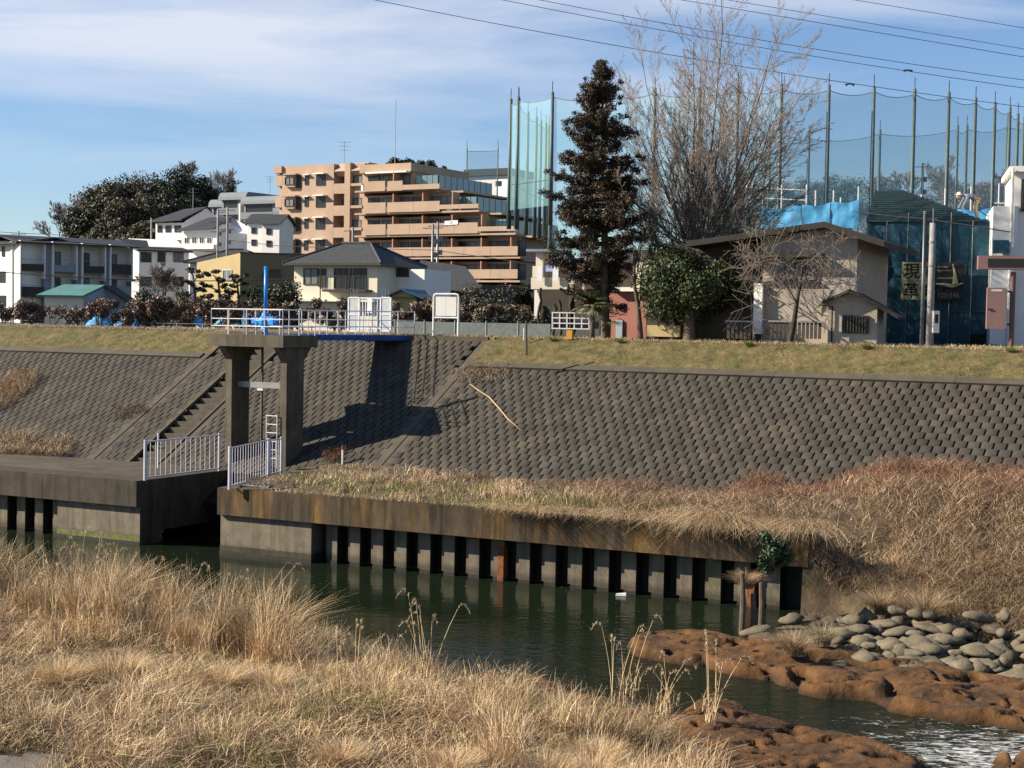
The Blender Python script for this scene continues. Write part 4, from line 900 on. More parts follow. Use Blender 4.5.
# --- two small white houses left of the peach block
for i, (x0, x1, yt, yb, D, lb) in enumerate([(247, 263, 222, 262, 190, 'small white house with dark roof between grey flats and peach block, left one'), (262, 279, 223, 262, 180, 'small white narrow house touching the left edge of the peach block')]):
    Fh = fr(x0, D, -20, 240); a0_, a1_, z0, z1 = rc(Fh, x0, yt, x1, yb)
    hh = house('small_house', lb, Fh, 0, a1_, 0, 3.4, 5.5, z1, m_whitew, 'house', 'small white houses beside the peach block')
    gable(hh, Fh, 0, a1_, 0, 3.4, z1, 1.0, 'a', m_slate, m_whitew, .35)
    a_, b_, z0, z1 = rc(Fh, x0+5, yt+6, x0+9, yt+11); win(hh, Fh, a_, b_, z0, z1, 0, mull=0)
    a_, b_, z0, z1 = rc(Fh, x0+5, yt+18, x0+9, yt+23); win(hh, Fh, a_, b_, z0, z1, 0, mull=0)
Fh = fr(190, 175, -10, 262); a0_, a1_, z0, z1 = rc(Fh, 190, 262, 262, 290)
hh = house('low_house', 'low house with wide dark roof behind the yellow building', Fh, 0, a1_, 0, 7, 5.5, z1, m_whitew); hip(hh, Fh, 0, a1_, 0, 7, z1, 1.6, m_tile)
# --- yellow building
FY = fr(240, 130, -40, 280)
yb_ = empty('yellow_building', FY(-4, 3, 6.4), 'yellow building with sloping parapet and a side coloured olive for shade', 'building')
aL_ = FY.a(196.5); zl, zr = FY.at(197, 262.5)[1], FY.at(240, 253)[1]
MB().prism([FY(aL_, 0, 5.5), FY(0, 0, 5.5), FY(0, 0, zr), FY(aL_, 0, zl)], [FY(aL_, 9, 5.5), FY(0, 9, 5.5), FY(0, 9, zr), FY(aL_, 9, zl)]).build('wall', m_yellow, yb_)
FY2 = Frame(*FY(0, 0, 0)[:2], 12); ar = FY2.a(330)
m_yellowshade = M('yellow_render_shade', (0.135, 0.12, 0.075), .9, .1, .5)  # the yellow wall's shaded side, shade painted in as darker olive
MB().box(FY2, .01, ar, -.02, 8, 5.5, zr-.03).build('side_wall', m_yellowshade, yb_); MB().box(FY2, -.05, ar, -.12, 8, zr-.03, zr+.08).build('coping', m_fdark, yb_)
a_, b_, z0, z1 = rc(FY, 223.5, 270.5, 231.5, 280); win(yb_, FY, a_, b_, z0, z1, 0, fm=m_fwhite, gm=m_glassl)
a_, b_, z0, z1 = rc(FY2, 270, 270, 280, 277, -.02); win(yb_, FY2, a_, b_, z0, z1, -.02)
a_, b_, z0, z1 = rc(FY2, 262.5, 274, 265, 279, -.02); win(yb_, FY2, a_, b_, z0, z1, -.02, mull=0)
# --- white house with black tiled hip roof
FW = fr(294, 118, -24, 285)
wh = empty('tiled_roof_house', FW(3, 3, 6.4), 'white two-storey house with black tiled hip roof and small balcony behind the railing', 'house')
aR_ = FW.a(377); ze_ = FW.at(335, 263.5)[1]
MB().box(FW, 0, aR_, 0, 6.2, 5.5, ze_).build('wall', m_cream, wh)
hip(wh, FW, 0, aR_, 0, 6.2, ze_, 1.65, m_tile, .65, inset=3.0)
# shaded right side wing
MB().box(FW, aR_+.004, aR_+2.4, 3.0, 7.5, 5.5, ze_-.3).build('side_wall', m_whitew, wh)
for (x0, y0, x1, y1, gl, ml) in ((304.5, 269, 317.5, 284, m_glassl, 1), (335, 269, 351.5, 288, m_glass, 2), (354.5, 269, 366, 290, m_glass, 0)):
    a_, b_, z0, z1 = rc(FW, x0, y0, x1, y1); win(wh, FW, a_, b_, z0, z1, 0, gm=gl, mull=ml)
a_, b_, z0, z1 = rc(FW, 319, 268.5, 326, 287); MB().box(FW, a_, b_, -.1, -.002, z0, z1).build('shutter_box', m_fdark, wh)
a_, b_, z0, z1 = rc(FW, 322, 288, 366, 292, -.9); MB().box(FW, a_, b_, -.9, -.003, z0, z0+.18).build('balcony_floor', m_fdark, wh)
for i in range(12): x = a_+(b_-a_)*i/11; MB().box(FW, x-.015, x+.015, -.9, -.87, z0+.18, z0+1.15).build('baluster', m_fdark, wh)
MB().box(FW, a_, b_, -.91, -.86, z0+1.151, z0+1.2).build('handrail', m_fdark, wh)
for x in (320, 349): MB().box(FW, FW.a(x, -.9), FW.a(x, -.9)+.06, -.96, -.9+.0, 5.5, ze_-.2).build('downpipe', m_dark, wh)
MB().box(FW, -.3, aR_+.1, -.75, -.003, FW.at(330, 301.5)[1], FW.at(330, 299.5)[1]).build('lower_eave', m_light, wh)
m_vent = m_fdark; a_, b_, z0, z1 = rc(FW, 391, 268, 409, 277, 3.0); MB().box(FW, a_, min(b_, aR_+2.3), 2.93, 2.998, z0, z1).build('shutter', m_vent, wh)
# lower tiled wing behind right
FW2 = fr(412, 128, -24, 280); a1_, zz_ = FW2.at(482, 276)
wg = empty('tiled_wing', FW2(3, 3, 6.4), 'long low tiled wing roof right of the white tiled-roof house', 'house')
MB().box(FW2, 0, a1_, 0, 7, 5.5, FW2.at(440, 284)[1]).build('wall', m_dkbrown, wg)
z0 = FW2.at(440, 286)[1]; z1 = FW2.at(420, 262, 3.5)[1]
MB().hexa([FW2(-1, -.8, z0), FW2(a1_+.6, -.8, z0-.6), FW2(a1_-3.2, 3.5, z1-.5), FW2(-1, 3.5, z1), FW2(-1, -.8, z0+.15), FW2(a1_+.6, -.8, z0-.45), FW2(a1_-3.2, 3.5, z1-.35), FW2(-1, 3.5, z1+.15)]).build('roof', m_tile, wg)
# small shed with blue roof
FS = fr(392, 100, -14, 300); zs_ = FS.at(400, 297)[1]; as_ = FS.a(416)
sb = house('blue_roof_shed', 'small cream shed with bright blue sheet roof behind the white gate', FS, 0, as_, 0, 4, 5.5, zs_, m_yellow, 'shed')
pk = FS.at(404, 290.5)
MB().prism([FS(-.05, -.3, zs_), FS(as_+.1, -.3, zs_), FS(pk[0], -.3, pk[1])], [FS(-.05, 4, zs_), FS(as_+.1, 4, zs_), FS(pk[0], 4, pk[1])]).build('gable_wall', m_yellow, sb)
pt = pk[0]; MB().hexa([FS(pt, -.6, pk[1]+.02), FS(FS.a(434), -.6, zs_-.35), FS(FS.a(432, 4), 4, zs_-.3), FS(pt+.2, 4, pk[1]+.02), FS(pt, -.6, pk[1]+.12), FS(FS.a(434), -.6, zs_-.25), FS(FS.a(432, 4), 4, zs_-.2), FS(pt+.2, 4, pk[1]+.12)]).build('roof', m_blueroof, sb)
MB().hexa([FS(pt, -.6, pk[1]), FS(-.4, -.6, zs_-.1), FS(-.4, 4, zs_-.1), FS(pt, 4, pk[1]), FS(pt, -.6, pk[1]+.1), FS(-.4, -.6, zs_), FS(-.4, 4, zs_), FS(pt, 4, pk[1]+.1)]).build('roof', m_dark, sb)
# far white flat building behind, right of the peach block
FZ = fr(470, 260, -31, 185); a_, b_, z0, z1 = rc(FZ, 468, 176.5, 508, 215)
fb_ = house('far_white_building', 'low white flat-roofed building between the peach block and the green netting', FZ, a_, b_, 0, 8, 6, z1, m_whitew, 'building')
MB().box(FZ, a_-.5, b_+.5, -.6, 8.4, z1+.002, z1+1.1).build('roof', m_slate, fb_)
x0_, x1_, z0, z1 = rc(FZ, 496, 181.5, 501, 185.5); win(fb_, FZ, x0_, x1_, z0, z1, 0, mull=0)

# --- white balcony house behind the conifer
FH = fr(531, 66, -20, 300)
bh = empty('balcony_house', FH(1, 1, 6.8), 'cream house corner with rooftop balcony and laundry behind the conifer', 'house')
def R_(F, x0, y0, x1, y1, b0, b1, name, mat, par): a_, b_, z0, z1 = rc(F, x0, y0, x1, y1, b0); return MB().box(F, a_, b_, b0, b1, z0, z1).build(name, mat, par)
R_(FH, 531, 277.5, 574, 289.5, 0, .12, 'balcony_wall', m_cream, bh)
R_(FH, 532.5, 266, 538, 277.3, .003, .12, 'balcony_wall', m_cream, bh)
R_(FH, 536, 252, 542.5, 277.2, .3, .9, 'pillar', m_cream, bh)
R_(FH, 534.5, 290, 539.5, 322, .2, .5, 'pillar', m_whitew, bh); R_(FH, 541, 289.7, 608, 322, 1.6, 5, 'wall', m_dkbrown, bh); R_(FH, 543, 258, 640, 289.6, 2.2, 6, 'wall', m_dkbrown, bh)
R_(FH, 526, 249, 552, 251.5, -.1, 2, 'eave', M('bluegrey_eave', (.2, .24, .32), .7), bh)
for k in range(6): R_(FH, 543+k*5.2, 258, 543.6+k*5.2, 277.4, .02, .06, 'rail_post', m_grey, bh)
R_(FH, 583, 250, 585.5, 290, .6, .8, 'pillar', m_cream, bh)
for (x0, y0, x1, y1, mt_, lb) in ((538, 266, 542.5, 281, m_cloth, 'white towel hanging left on the cream balcony'), (553, 265, 558.5, 281, m_cloth, 'white towel hanging right on the cream balcony'), (546, 265.5, 553, 271.5, M('pale_blue_cloth', (.35, .45, .7), .9), 'pale blue cloth hanging between two white towels')):
    a_, b_, z0, z1 = rc(FH, x0, y0, x1, y1, -.12); tag(MB().box(FH, a_, b_, -.15, -.10, z0, z1).build('towel', mt_), lb, 'towel')
# pink house and small white porch between the trees
FP = fr(606, 64, -24, 310)
ph = empty('pink_house', FP(1, 1, 6.8), 'pink stucco house front glimpsed between palm and evergreen bush', 'house')
R_(FP, 606, 291, 646, 340, .2, 4, 'wall', m_pink, ph); R_(FP, 611, 287, 640, 291.4, -.1, .6, 'ledge', m_whitew, ph)
R_(FP, 616, 320, 622, 340, .12, .2-.003, 'door', M('blue_grey_door', (.3, .36, .42), .6), ph); R_(FP, 620.5, 303, 624, 311, .14, .197, 'vent', m_dark, ph)
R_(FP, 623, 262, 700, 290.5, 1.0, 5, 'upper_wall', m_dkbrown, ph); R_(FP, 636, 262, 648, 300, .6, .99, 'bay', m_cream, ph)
R_(FP, 610, 250, 705, 262, .6, 5, 'roof', m_tile, ph)

# --- beige house with dark roof on the right
FR_ = fr(745, 57, -24, 300)
rh = empty('beige_house', FR_(2, 2, 6.8), 'beige mortar house with thick dark roof and white-framed balcony behind the leafless tree', 'house')
zt_ = FR_.at(800, 239)[1]; zb_ = 6.4; a0_ = FR_.a(745); aE = FR_.a(856)
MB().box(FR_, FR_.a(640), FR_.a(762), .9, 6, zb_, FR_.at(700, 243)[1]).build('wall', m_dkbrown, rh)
MB().box(FR_, FR_.a(762)+.003, aE, 0, 6, zb_, zt_).build('wall', m_beige, rh)
rL, rK, rE = FR_.at(686, 243, -.7), FR_.at(824, 223.5, -.7), FR_.at(884, 243, -.7)
for (p_, q_) in ((rL, rK), (rK, rE)):
    MB().hexa([FR_(p_[0], -.7, p_[1]-.14), FR_(q_[0], -.7, q_[1]-.14), FR_(q_[0], 6.4, q_[1]-.14), FR_(p_[0], 6.4, p_[1]-.14), FR_(p_[0], -.7, p_[1]+.07), FR_(q_[0], -.7, q_[1]+.07), FR_(q_[0], 6.4, q_[1]+.07), FR_(p_[0], 6.4, p_[1]+.07)]).build('roof', m_dark, rh)
gz = lambda px: (rL[1]+(rK[1]-rL[1])*(FR_.a(px)-rL[0])/(rK[0]-rL[0]) if px < 824 else rK[1]+(rE[1]-rK[1])*(FR_.a(px)-rK[0])/(rE[0]-rK[0]))-.145
gp = [(FR_.a(762)+.004, zt_-.01), (aE-.001, zt_-.01), (aE-.001, max(zt_, gz(856))), (FR_.a(824), gz(824)), (FR_.a(762)+.004, gz(762))]
MB().prism([FR_(a__, .001, z__) for a__, z__ in gp], [FR_(a__, 6, z__) for a__, z__ in gp]).build('gable_wall', m_beige, rh)
a_, b_, z0, z1 = rc(FR_, 768, 260, 818, 280); win(rh, FR_, a_+.3, b_-.1, z0, z1, 0, gm=m_glassl, mull=3)
a_, b_, z0, z1 = rc(FR_, 742, 256, 822, 260, -.5); MB().box(FR_, a_, b_, -.5, -.003, z0+.1, z0+.22).build('window_hood', m_dark, rh)
R_(FR_, 742, 259, 765, 282, .55, .9-.003, 'shutters', m_dark, rh); R_(FR_, 745, 281.5, 820, 283, -.15, -.003, 'sill', m_dark, rh)
R_(FR_, 754, 283, 761.5, 334, -.25, -.003, 'corner_pier', m_whitew, rh)
for (x0, x1) in ((770, 822), (727, 752)):      # dark boarded railings at ground level
    gfn = empty('board_fence', FR_(FR_.a(x0), -1.0, 6.87), 'low dark board fence under the beige wall, %s one' % ('right' if x0 > 760 else 'left'), 'fence')
    a_, b_, z0, z1 = rc(FR_, x0, 322, x1, 339, -1.0); n = int((b_-a_)/.14)
    for i in range(n): MB().box(FR_, a_+i*(b_-a_)/n, a_+(i+.72)*(b_-a_)/n, -1.0, -.97, z0, z1).build('board', m_dkbrown, gfn)
    MB().box(FR_, a_-.05, b_+.05, -1.05, -.965+.0, z1+.003, z1+.06).build('rail', m_grey, gfn)
R_(FR_, 646, 325, 680, 337, .3, .45, 'low_wall', m_yellow, rh)
# annex with barred window
FX = fr(828, 55, -20, 320)
an = empty('annex', FX(1, 1, 6.8), 'small beige annex with low gable and dark barred window', 'house')
aX = FX.a(877.5); p1_ = FX.at(850, 293); p0_ = FX.at(828, 301); p2_ = FX.at(877.5, 307)
MB().prism([FX(0, 0, 6.4), FX(aX, 0, 6.4), FX(aX, 0, p2_[1]), FX(p1_[0], 0, p1_[1]), FX(0, 0, p0_[1])], [FX(0, 2, 6.4), FX(aX, 2, 6.4), FX(aX, 2, p2_[1]), FX(p1_[0], 2, p1_[1]), FX(0, 2, p0_[1])]).build('wall', m_beige, an)
q = FX.at(899, 319); MB().hexa([FX(p1_[0], -.35, p1_[1]+.02), FX(q[0], -.35, q[1]), FX(q[0], 2.2, q[1]), FX(p1_[0], 2.2, p1_[1]+.02), FX(p1_[0], -.35, p1_[1]+.13), FX(q[0], -.35, q[1]+.09), FX(q[0], 2.2, q[1]+.09), FX(p1_[0], 2.2, p1_[1]+.13)]).build('roof', m_dark, an)
q = FX.at(823, 304); MB().hexa([FX(p1_[0], -.35, p1_[1]+.02), FX(q[0], -.35, q[1]), FX(q[0], 2.2, q[1]), FX(p1_[0], 2.2, p1_[1]+.02), FX(p1_[0], -.35, p1_[1]+.12), FX(q[0], -.35, q[1]+.1), FX(q[0], 2.2, q[1]+.1), FX(p1_[0], 2.2, p1_[1]+.12)]).build('roof', m_tile, an)
a_, b_, z0, z1 = rc(FX, 844, 317, 867, 332); w_ = win(an, FX, a_, b_, z0, z1, 0, mull=0)
for i in range(8): x = a_+(b_-a_)*(i+.5)/8; MB().box(FX, x-.02, x+.02, -.16, -.12, z0-.03, z1+.03).build('bar', m_fdark, w_)
MB().tube([FX(.15, -.06, 6.8), FX(.15, -.06, p0_[1]-.2), FX(-.3, -.06, p0_[1]-.15)], .03, 5).build('downpipe', m_dark, an)

# --- building wrapped in blue sheeting
FK = fr(866, 64, -22, 280)
bw = empty('wrapped_building', FK(3, 3, 6.5), 'building under repair wrapped in deep blue sheeting with dark green metal roof', 'building')
aK = FK.a(993.5); zk = FK.at(930, 223)[1]
n = 6                                             # separate hung sheets with folds
for i in range(n):
    a0_ = aK*i/n; a1_ = aK*(i+1)/n-.02
    nx_, nz_ = 13, 14; X_, Z_ = np.meshgrid(np.linspace(a0_, a1_, nx_), np.linspace(6.3 if i < 5 else 7.3, zk+.05, nz_))
    B_ = -.04-.34*(fbm(X_*.9+i*5, Z_*.8+i*3, 40+i)-.35)-.06*(fbm(X_*4+i*5, Z_*2+X_*2, 41+i)-.3)-.02*(i % 2)
    XX = FK.o[0]+FK.u[0]*X_+FK.n[0]*B_; YY = FK.o[1]+FK.u[1]*X_+FK.n[1]*B_
    grid('sheet', XX, YY, Z_, m_wrap, bw)
MB().box(FK, .05, aK-.05, .12, 8, 6.3, zk-.05).build('wall', m_dkbrown, bw)
ra, rz_ = FK.at(875, 190.5, 4); rb, _ = FK.at(903, 190.5, 4); rl, _ = FK.at(869, 222, 0)
zc_ = FK.at(982, 222, 0)[1]; ac_ = FK.a(984)
MB().add([FK(rl-.1, -.2, zk+.06), FK(ac_, -.2, zk+.04), FK(rb, 4, rz_), FK(ra, 4, rz_), FK(ac_, 8.2, zk), FK(rl-.1, 8.2, zk)], [(0, 1, 2, 3), (1, 4, 2), (4, 5, 3, 2), (5, 0, 3)]).build('roof', m_green2, bw)
for i in range(1, 15):
    q = i/15; l_ = Vector(FK(rl-.1, -.2, zk+.06)).lerp(Vector(FK(ra, 4, rz_)), q); r2_ = Vector(FK(ac_, -.2, zk+.04)).lerp(Vector(FK(rb, 4, rz_)), q)
    MB().tube([l_+Vector((0, -.02, .02)), r2_+Vector((0, -.02, .02))], .022, 4).build('roof_seam', m_green2, bw)
for i in range(n+1): x = aK*i/n; MB().tube([FK(x, -.36, 6.6), FK(x, -.36, zk+(.4 if i in (2, 4) else .05))], .014, 5).build('scaffold_pole', m_grey, bw)
for z_ in (zk-1.8, zk-3.6, zk-5.2): MB().tube([FK(0, -.32, z_), FK(aK, -.32, z_)], .02, 5).build('scaffold_rail', m_wrap, bw)
# opening at the foot right
R_(FK, 961, 328, 990, 342, -.02, .1, 'dark_opening', m_dark, bw)
# banner on the sheeting
def text(s_, F, a_, z_, b_, size, mat, par, name='lettering', bold=0.0, align='LEFT'):
    cu = bpy.data.curves.new(name, 'FONT'); cu.body = s_; cu.size = size; cu.extrude = .004; cu.offset = bold; cu.align_x = align
    o = bpy.data.objects.new(name, cu); col.objects.link(o); dg = bpy.context.evaluated_depsgraph_get(); me = bpy.data.meshes.new_from_object(o.evaluated_get(dg)); bpy.data.objects.remove(o)
    me.materials.clear(); me.materials.append(mat); o = bpy.data.objects.new(name, me); col.objects.link(o); o.parent = par
    o.location = Vector(F(a_, b_, z_))-Vector(par.location); o.rotation_euler = (math.pi/2, 0, R(F.deg)); return o
BB = -.46
a_, b_, z0, z1 = rc(FK, 902, 262, 963, 300, BB)
bn = empty('banner', FK(a_, BB, z0), 'large banner with black characters on buff and a dark panel, hung on the blue sheeting', 'banner')
am = FK.a(934, BB); m_buff = M('buff_banner', (.30, .28, .165), .8, .1); m_navy = M('dark_banner', (0.012, 0.013, 0.016), .8, .1); m_ink = M('black_ink', (.006, .006, .006), .8, .05); m_pale = M('pale_ink', (0.14, 0.14, 0.105), .8, .05)
MB().box(FK, a_, am, BB, BB+.03, z0, z1).build('buff_panel', m_buff, bn); MB().box(FK, am+.003, b_, BB, BB+.03, z0, z1).build('dark_panel', m_navy, bn)
cs = (z1-z0)
for s_, x_, zz in (('現', 0, 1), ('場', 1, 1), ('革', 0, 0), ('命', 1, 0)):
    text(s_, FK, a_+.06+x_*(am-a_)*.52, z0+cs*(.60 if zz else .08), BB-.008, cs*.44, m_ink, bn, bold=.006)
MB().box(FK, a_+.1, am-.1, BB-.008, BB-.002, z0+cs*.49, z0+cs*.505).build('underline', m_pale, bn)
text('120-516-', FK, am+.12, z0+cs*.06, BB-.008, cs*.17, m_pale, bn)
for i, (q, wq) in enumerate([(.86, .4), (.76, .5), (.56, .55)]): MB().box(FK, am+.1, am+.1+(b_-am)*wq, BB-.008, BB-.002, z0+cs*q, z0+cs*(q+.03)).build('text_line', m_pale, bn)
st_ = [(.62, .92), (.70, .60), (.60, .50), (.98, .40)]
MB().tube([FK(am+(b_-am)*x, BB-.01, z0+cs*y) for x, y in ((.05, .42), (.35, .40), (.62, .36), (.98, .44))], [.03, .07, .09, .02], 6).build('swoosh', m_buff, bn)
MB().tube([FK(am+(b_-am)*x, BB-.012, z0+cs*y) for x, y in ((.62, .95), (.70, .68), (.72, .42))], [.02, .06, .12], 6).build('swoosh', m_buff, bn)
# blue tarps and scaffold behind the beige house roof
FT = fr(762, 72, -20, 215)
tr_ = empty('roof_scaffold', FT(3, 0, 8), 'steel scaffold with sky blue tarpaulins behind the beige house roof', 'scaffold')
def tarp_panel(F, x0, y0, x1, y1, y0b, par, seed):
    a0_, z1 = F.at(x0, y0); a1_, z1b = F.at(x1, y0b); z0 = F.at(x0, y1)[1]
    X_, q = np.meshgrid(np.linspace(a0_, a1_, 16), np.linspace(0, 1, 8)); top = z1+(z1b-z1)*(X_-a0_)/(a1_-a0_)-.12*np.sin((X_-a0_)*2.2)**2
    Z_ = z0+(top-z0)*q; B_ = -.18*(fbm(X_*2, Z_*2.2, seed)-.4)
    return grid('tarpaulin', F.o[0]+F.u[0]*X_+F.n[0]*B_, F.o[1]+F.u[1]*X_+F.n[1]*B_, Z_, m_tarp, par)
tarp_panel(FT, 762, 207, 801, 228, 205, tr_, 50); tarp_panel(FT, 802, 205, 830, 228, 202, tr_, 51); tarp_panel(FT, 831, 202, 859, 228, 199, tr_, 52)
for x, yt in ((746, 184), (762, 188), (781, 184), (806, 184), (815, 190), (833, 190), (840, 197), (858, 186)):
    p = Vector(FT(*[FT.at(x, yt)[0], .25], FT.at(x, yt)[1])); MB().tube([(p.x, p.y, 6.5), p], .035, 6).build('pole', m_white, tr_)
for y_ in (188, 198): 
    q0, q1 = FT.at(744, y_-1), FT.at(806, y_+2); MB().tube([FT(q0[0], .25, q0[1]), FT(q1[0], .25, q1[1])], .028, 6).build('rail', m_white, tr_)
FT2 = fr(940, 76, -20, 215)
t2 = empty('roof_scaffold', FT2(3, 0, 8), 'steel scaffold with sky blue tarpaulin behind the worker on the roof', 'scaffold')
tarp_panel(FT2, 930, 210, 993, 226, 208, t2, 53)
for x, yt in ((921, 194), (945, 188), (971, 186), (999, 183), (1008, 188)):
    p = Vector(FT2(*[FT2.at(x, yt)[0], .25], FT2.at(x, yt)[1])); MB().tube([(p.x, p.y, 6.5), p], .035, 6).build('pole', m_white, t2)
q0, q1 = FT2.at(994, 203), FT2.at(1012, 203); MB().tube([FT2(q0[0], .2, q0[1]), FT2(q1[0], .2, q1[1])], .03, 6).build('rail', m_white, t2)
# --- white building at the right edge
FV = fr(994, 60, -14, 250)
vb = empty('white_building', FV(2, 2, 6.8), 'white rendered building at the right edge with grey downpipe', 'building')
R_(FV, 993.5, 206, 1014, 345, 0, 5, 'wall', m_whitew, vb); R_(FV, 1014, 170, 1090, 345, .3, 5, 'wall', m_whitew, vb)
R_(FV, 1010, 166, 1095, 171, 0, 5, 'eave', m_whitew, vb)
a_, z_ = FV.at(1013, 168, -.1); MB().tube([FV(a_, -.08, z_), FV(a_, -.08, 6.6)], .05, 6).build('downpipe', m_light, vb)
a_, b_, z0, z1 = rc(FV, 1023, 181, 1040, 210, .3); win(vb, FV, a_, b_, z0, z1, .3)
tag(R_(FV, 993.5, 240, 1009, 253, -.5, -.1, 'folded_sheet', m_wrap, None), 'folded blue sheet hanging on the white building beside the wrapped one', 'sheet')
# --- LED sign and control cabinet
m_pinkp = M('dusty_pink_paint', (0.247, 0.139, 0.124), .55, .1, 3, spec=.5); m_led = M('dark_display', (.02, .024, .02), .4, .1); m_brownp = M('brown_post_paint', (.13, .06, .05), .5, .1)
FN = fr(1012, 50.5, -12, 320)
ls = empty('river_sign', FN(0, 0, 6.87), 'pink framed electronic display sign on a brown post at the right edge', 'sign')
MB().tube([FN(0, 0, 6.6), FN(0, 0, FN.at(1012, 272)[1])], .085, 12).build('post', m_brownp, ls)
a_, b_, z0, z1 = rc(FN, 978.5, 255.5, 1075, 270, -.15); MB().box(FN, a_, b_, -.15, .35, z0, z1).build('housing', m_pinkp, ls)
a_, b_, z0, z1 = rc(FN, 988, 258.5, 1066, 267.5, -.15); MB().box(FN, a_, b_, -.165, -.152, z0, z1).build('display', m_led, ls)
cb = empty('control_cabinet', FN(-.5, 0, 7.1), 'dusty pink control cabinet clamped on the brown sign post', 'cabinet')
a_, b_, z0, z1 = rc(FN, 987.5, 287.5, 1005, 329, -.2); MB().box(FN, a_, b_, -.2, .1, z0, z1).build('door', m_pinkp, cb)
MB().box(FN, b_+.002, b_+.05, -.15, .1, z0+.03, z1-.03).build('side', m_light, cb)
MB().box(FN, a_+.12, b_-.12, -.205, -.201, z1-.12, z1-.06).build('label_plate', m_white, cb)
MB().box(FN, a_+.03, a_+.16, -.23, -.201, z0+.62, z0+.66).build('handle', m_dark, cb)
for z_ in (z0+.12, z1-.15): MB().box(FN, b_+.051, b_+.2, -.06, .06, z_, z_+.06).build('clamp', m_dark, cb)

# ------------------------------------------------------------ POLES, WIRES, NETTING
m_pole = M('concrete_pole', (0.252, 0.246, 0.228), .8, .2, 3, .01, 12); m_galv = M('galvanised_pole', (0.144, 0.162, 0.18), .45, .15, 3, metal=.4)
def gpole(px, ytop, D, r_, label, mat, ybot=340, group=None, cat='utility pole'):
    p = ond(px, ytop, D); e = empty('utility_pole', (p.x, p.y, 6.8), label, cat, group)
    MB().tube([(p.x, p.y, 6.5), (p.x, p.y, p.z)], [r_*1.15, r_*.85], 12).build('pole', mat, e, smooth=True); return e, p
e, p = gpole(933, 223, 52.5, .115, 'thick pale concrete utility pole in front of the banner', m_pole)
MB().tube([(p.x, p.y-.02, p.z), (p.x, p.y-.02, p.z+.5)], .02, 6).build('pin', m_grey, e)
MB().box(Frame(p.x, p.y, 0), .05, .26, -.2, .0, 7.35, 8.1).build('meter_box', m_light, e); MB().box(Frame(p.x, p.y, 0), .10, .22, -.215, -.202, 7.68, 7.98).build('meter_window', m_dark, e)
for z_ in (8.7, 9.6, 10.4): MB().tube([(p.x, p.y, z_), (p.x, p.y, z_+.06)], .125, 12).build('band', m_grey, e)
e, p2 = gpole(925.2, 211, 52.8, .06, 'slim steel pole standing left of the concrete pole', m_galv)
MB().box(Frame(p2.x, p2.y, 0), -.02, .42, -.04, .02, p2.z-.3, p2.z-.25).build('bracket', m_grey, e)
MB().tube([(p2.x, p2.y-.1, 9.6), (p2.x, p2.y-.1, p2.z-.1)], .05, 6).build('cable_guard', m_dark, e)
for (px, yt, D, n_, lb) in ((218, 209, 175, 3, 'left concrete utility pole with crossarms in front of the white hillside house'), (227.5, 207, 176, 3, 'right concrete utility pole with crossarms in front of the white hillside house'), (151.5, 218, 200, 1, 'slim utility pole at the left end of the hillside house'), (18.5, 231, 190, 1, 'short utility pole top above the roof at far left'), (433, 224, 140, 2, 'thin utility pole before the peach balconies, left one'), (438, 222, 142, 2, 'thin utility pole before the peach balconies, right one'), (353, 227, 150, 1, 'thin pole before the windows of the peach block'), (923, 163, 150, 2, 'dark pole with fittings between the netting poles')):
    e, p = gpole(px, yt, D, .13, lb, m_pole if px < 300 else m_grey)
    for k in range(n_): MB().tube([(p.x-.9, p.y, p.z-.4-k*1.1), (p.x+.9, p.y, p.z-.35-k*1.1)], .05, 4).build('crossarm', m_grey, e)
    for k in range(n_): MB().box(Frame(p.x, p.y, 20), .15, .42, -.15, .15, p.z-1.8-k*1.2, p.z-1.35-k*1.2).build('transformer', m_grey, e)
m_wire = M('cable', (.03, .03, .035), .7, .1)
def wire(pts, D0, D1, r_, label, sag=.0, group='overhead power lines'):
    P = [ond(x, y, D0+(D1-D0)*i/(len(pts)-1)) for i, (x, y) in enumerate(pts)]; v, f = tubes_np([(np.array([tuple(q) for q in P]), [r_]*len(P))], 5)
    o = npmesh('power_line', v, f, m_wire, None, smooth=True); tag(o, label, 'power line', group)
def quadpts(x0, y0, xm, ym, x1, y1, n=14):
    return [(x0+(x1-x0)*t, None) for t in np.linspace(0, 1, n)], None
def curve3(p0, p1, p2, n=16, ext=.25):
    xs = np.linspace(p0[0]-(p2[0]-p0[0])*ext*.4, p2[0]+(p2[0]-p0[0])*ext, n); c = np.polyfit([p0[0], p1[0], p2[0]], [p0[1], p1[1], p2[1]], 2); return [(x, np.polyval(c, x)) for x in xs]
wire(curve3((375, 0), (590, 41), (1024, 107)), 70, 74, .015, 'lowest power line falling from top centre to the netting tops')
wire(curve3((503, 0), (740, 44), (1024, 88)), 70, 72, .014, 'power line crossing the bare tree crown, second from below')
wire(curve3((540, 0), (760, 40), (1024, 80)), 71, 73, .014, 'power line just above the second lowest one')
wire(curve3((682, 0), (850, 28), (1024, 57)), 71, 72, .014, 'power line with a small damper in the upper right sky')
wire(curve3((728, 0), (880, 25), (1024, 49)), 71, 72, .013, 'power line close above the one with the damper')
wire(curve3((855, 0), (940, 14), (1024, 28)), 71, 71, .013, 'uppermost power line in the top right corner')
for (x, y) in ((850, 85), (908, 71)):
    p = ond(x, y-1, 71.2); tag(MB().tube([p-Vector((.2, 0, .05)), p-Vector((.07, 0, .0)), p+Vector((.07, 0, 0)), p+Vector((.2, 0, -.05))], [.06, .03, .03, .06], 6).build('line_damper', m_wire), 'small dark damper hanging on a power line, %s one' % ('left' if x < 880 else 'right'), 'damper')
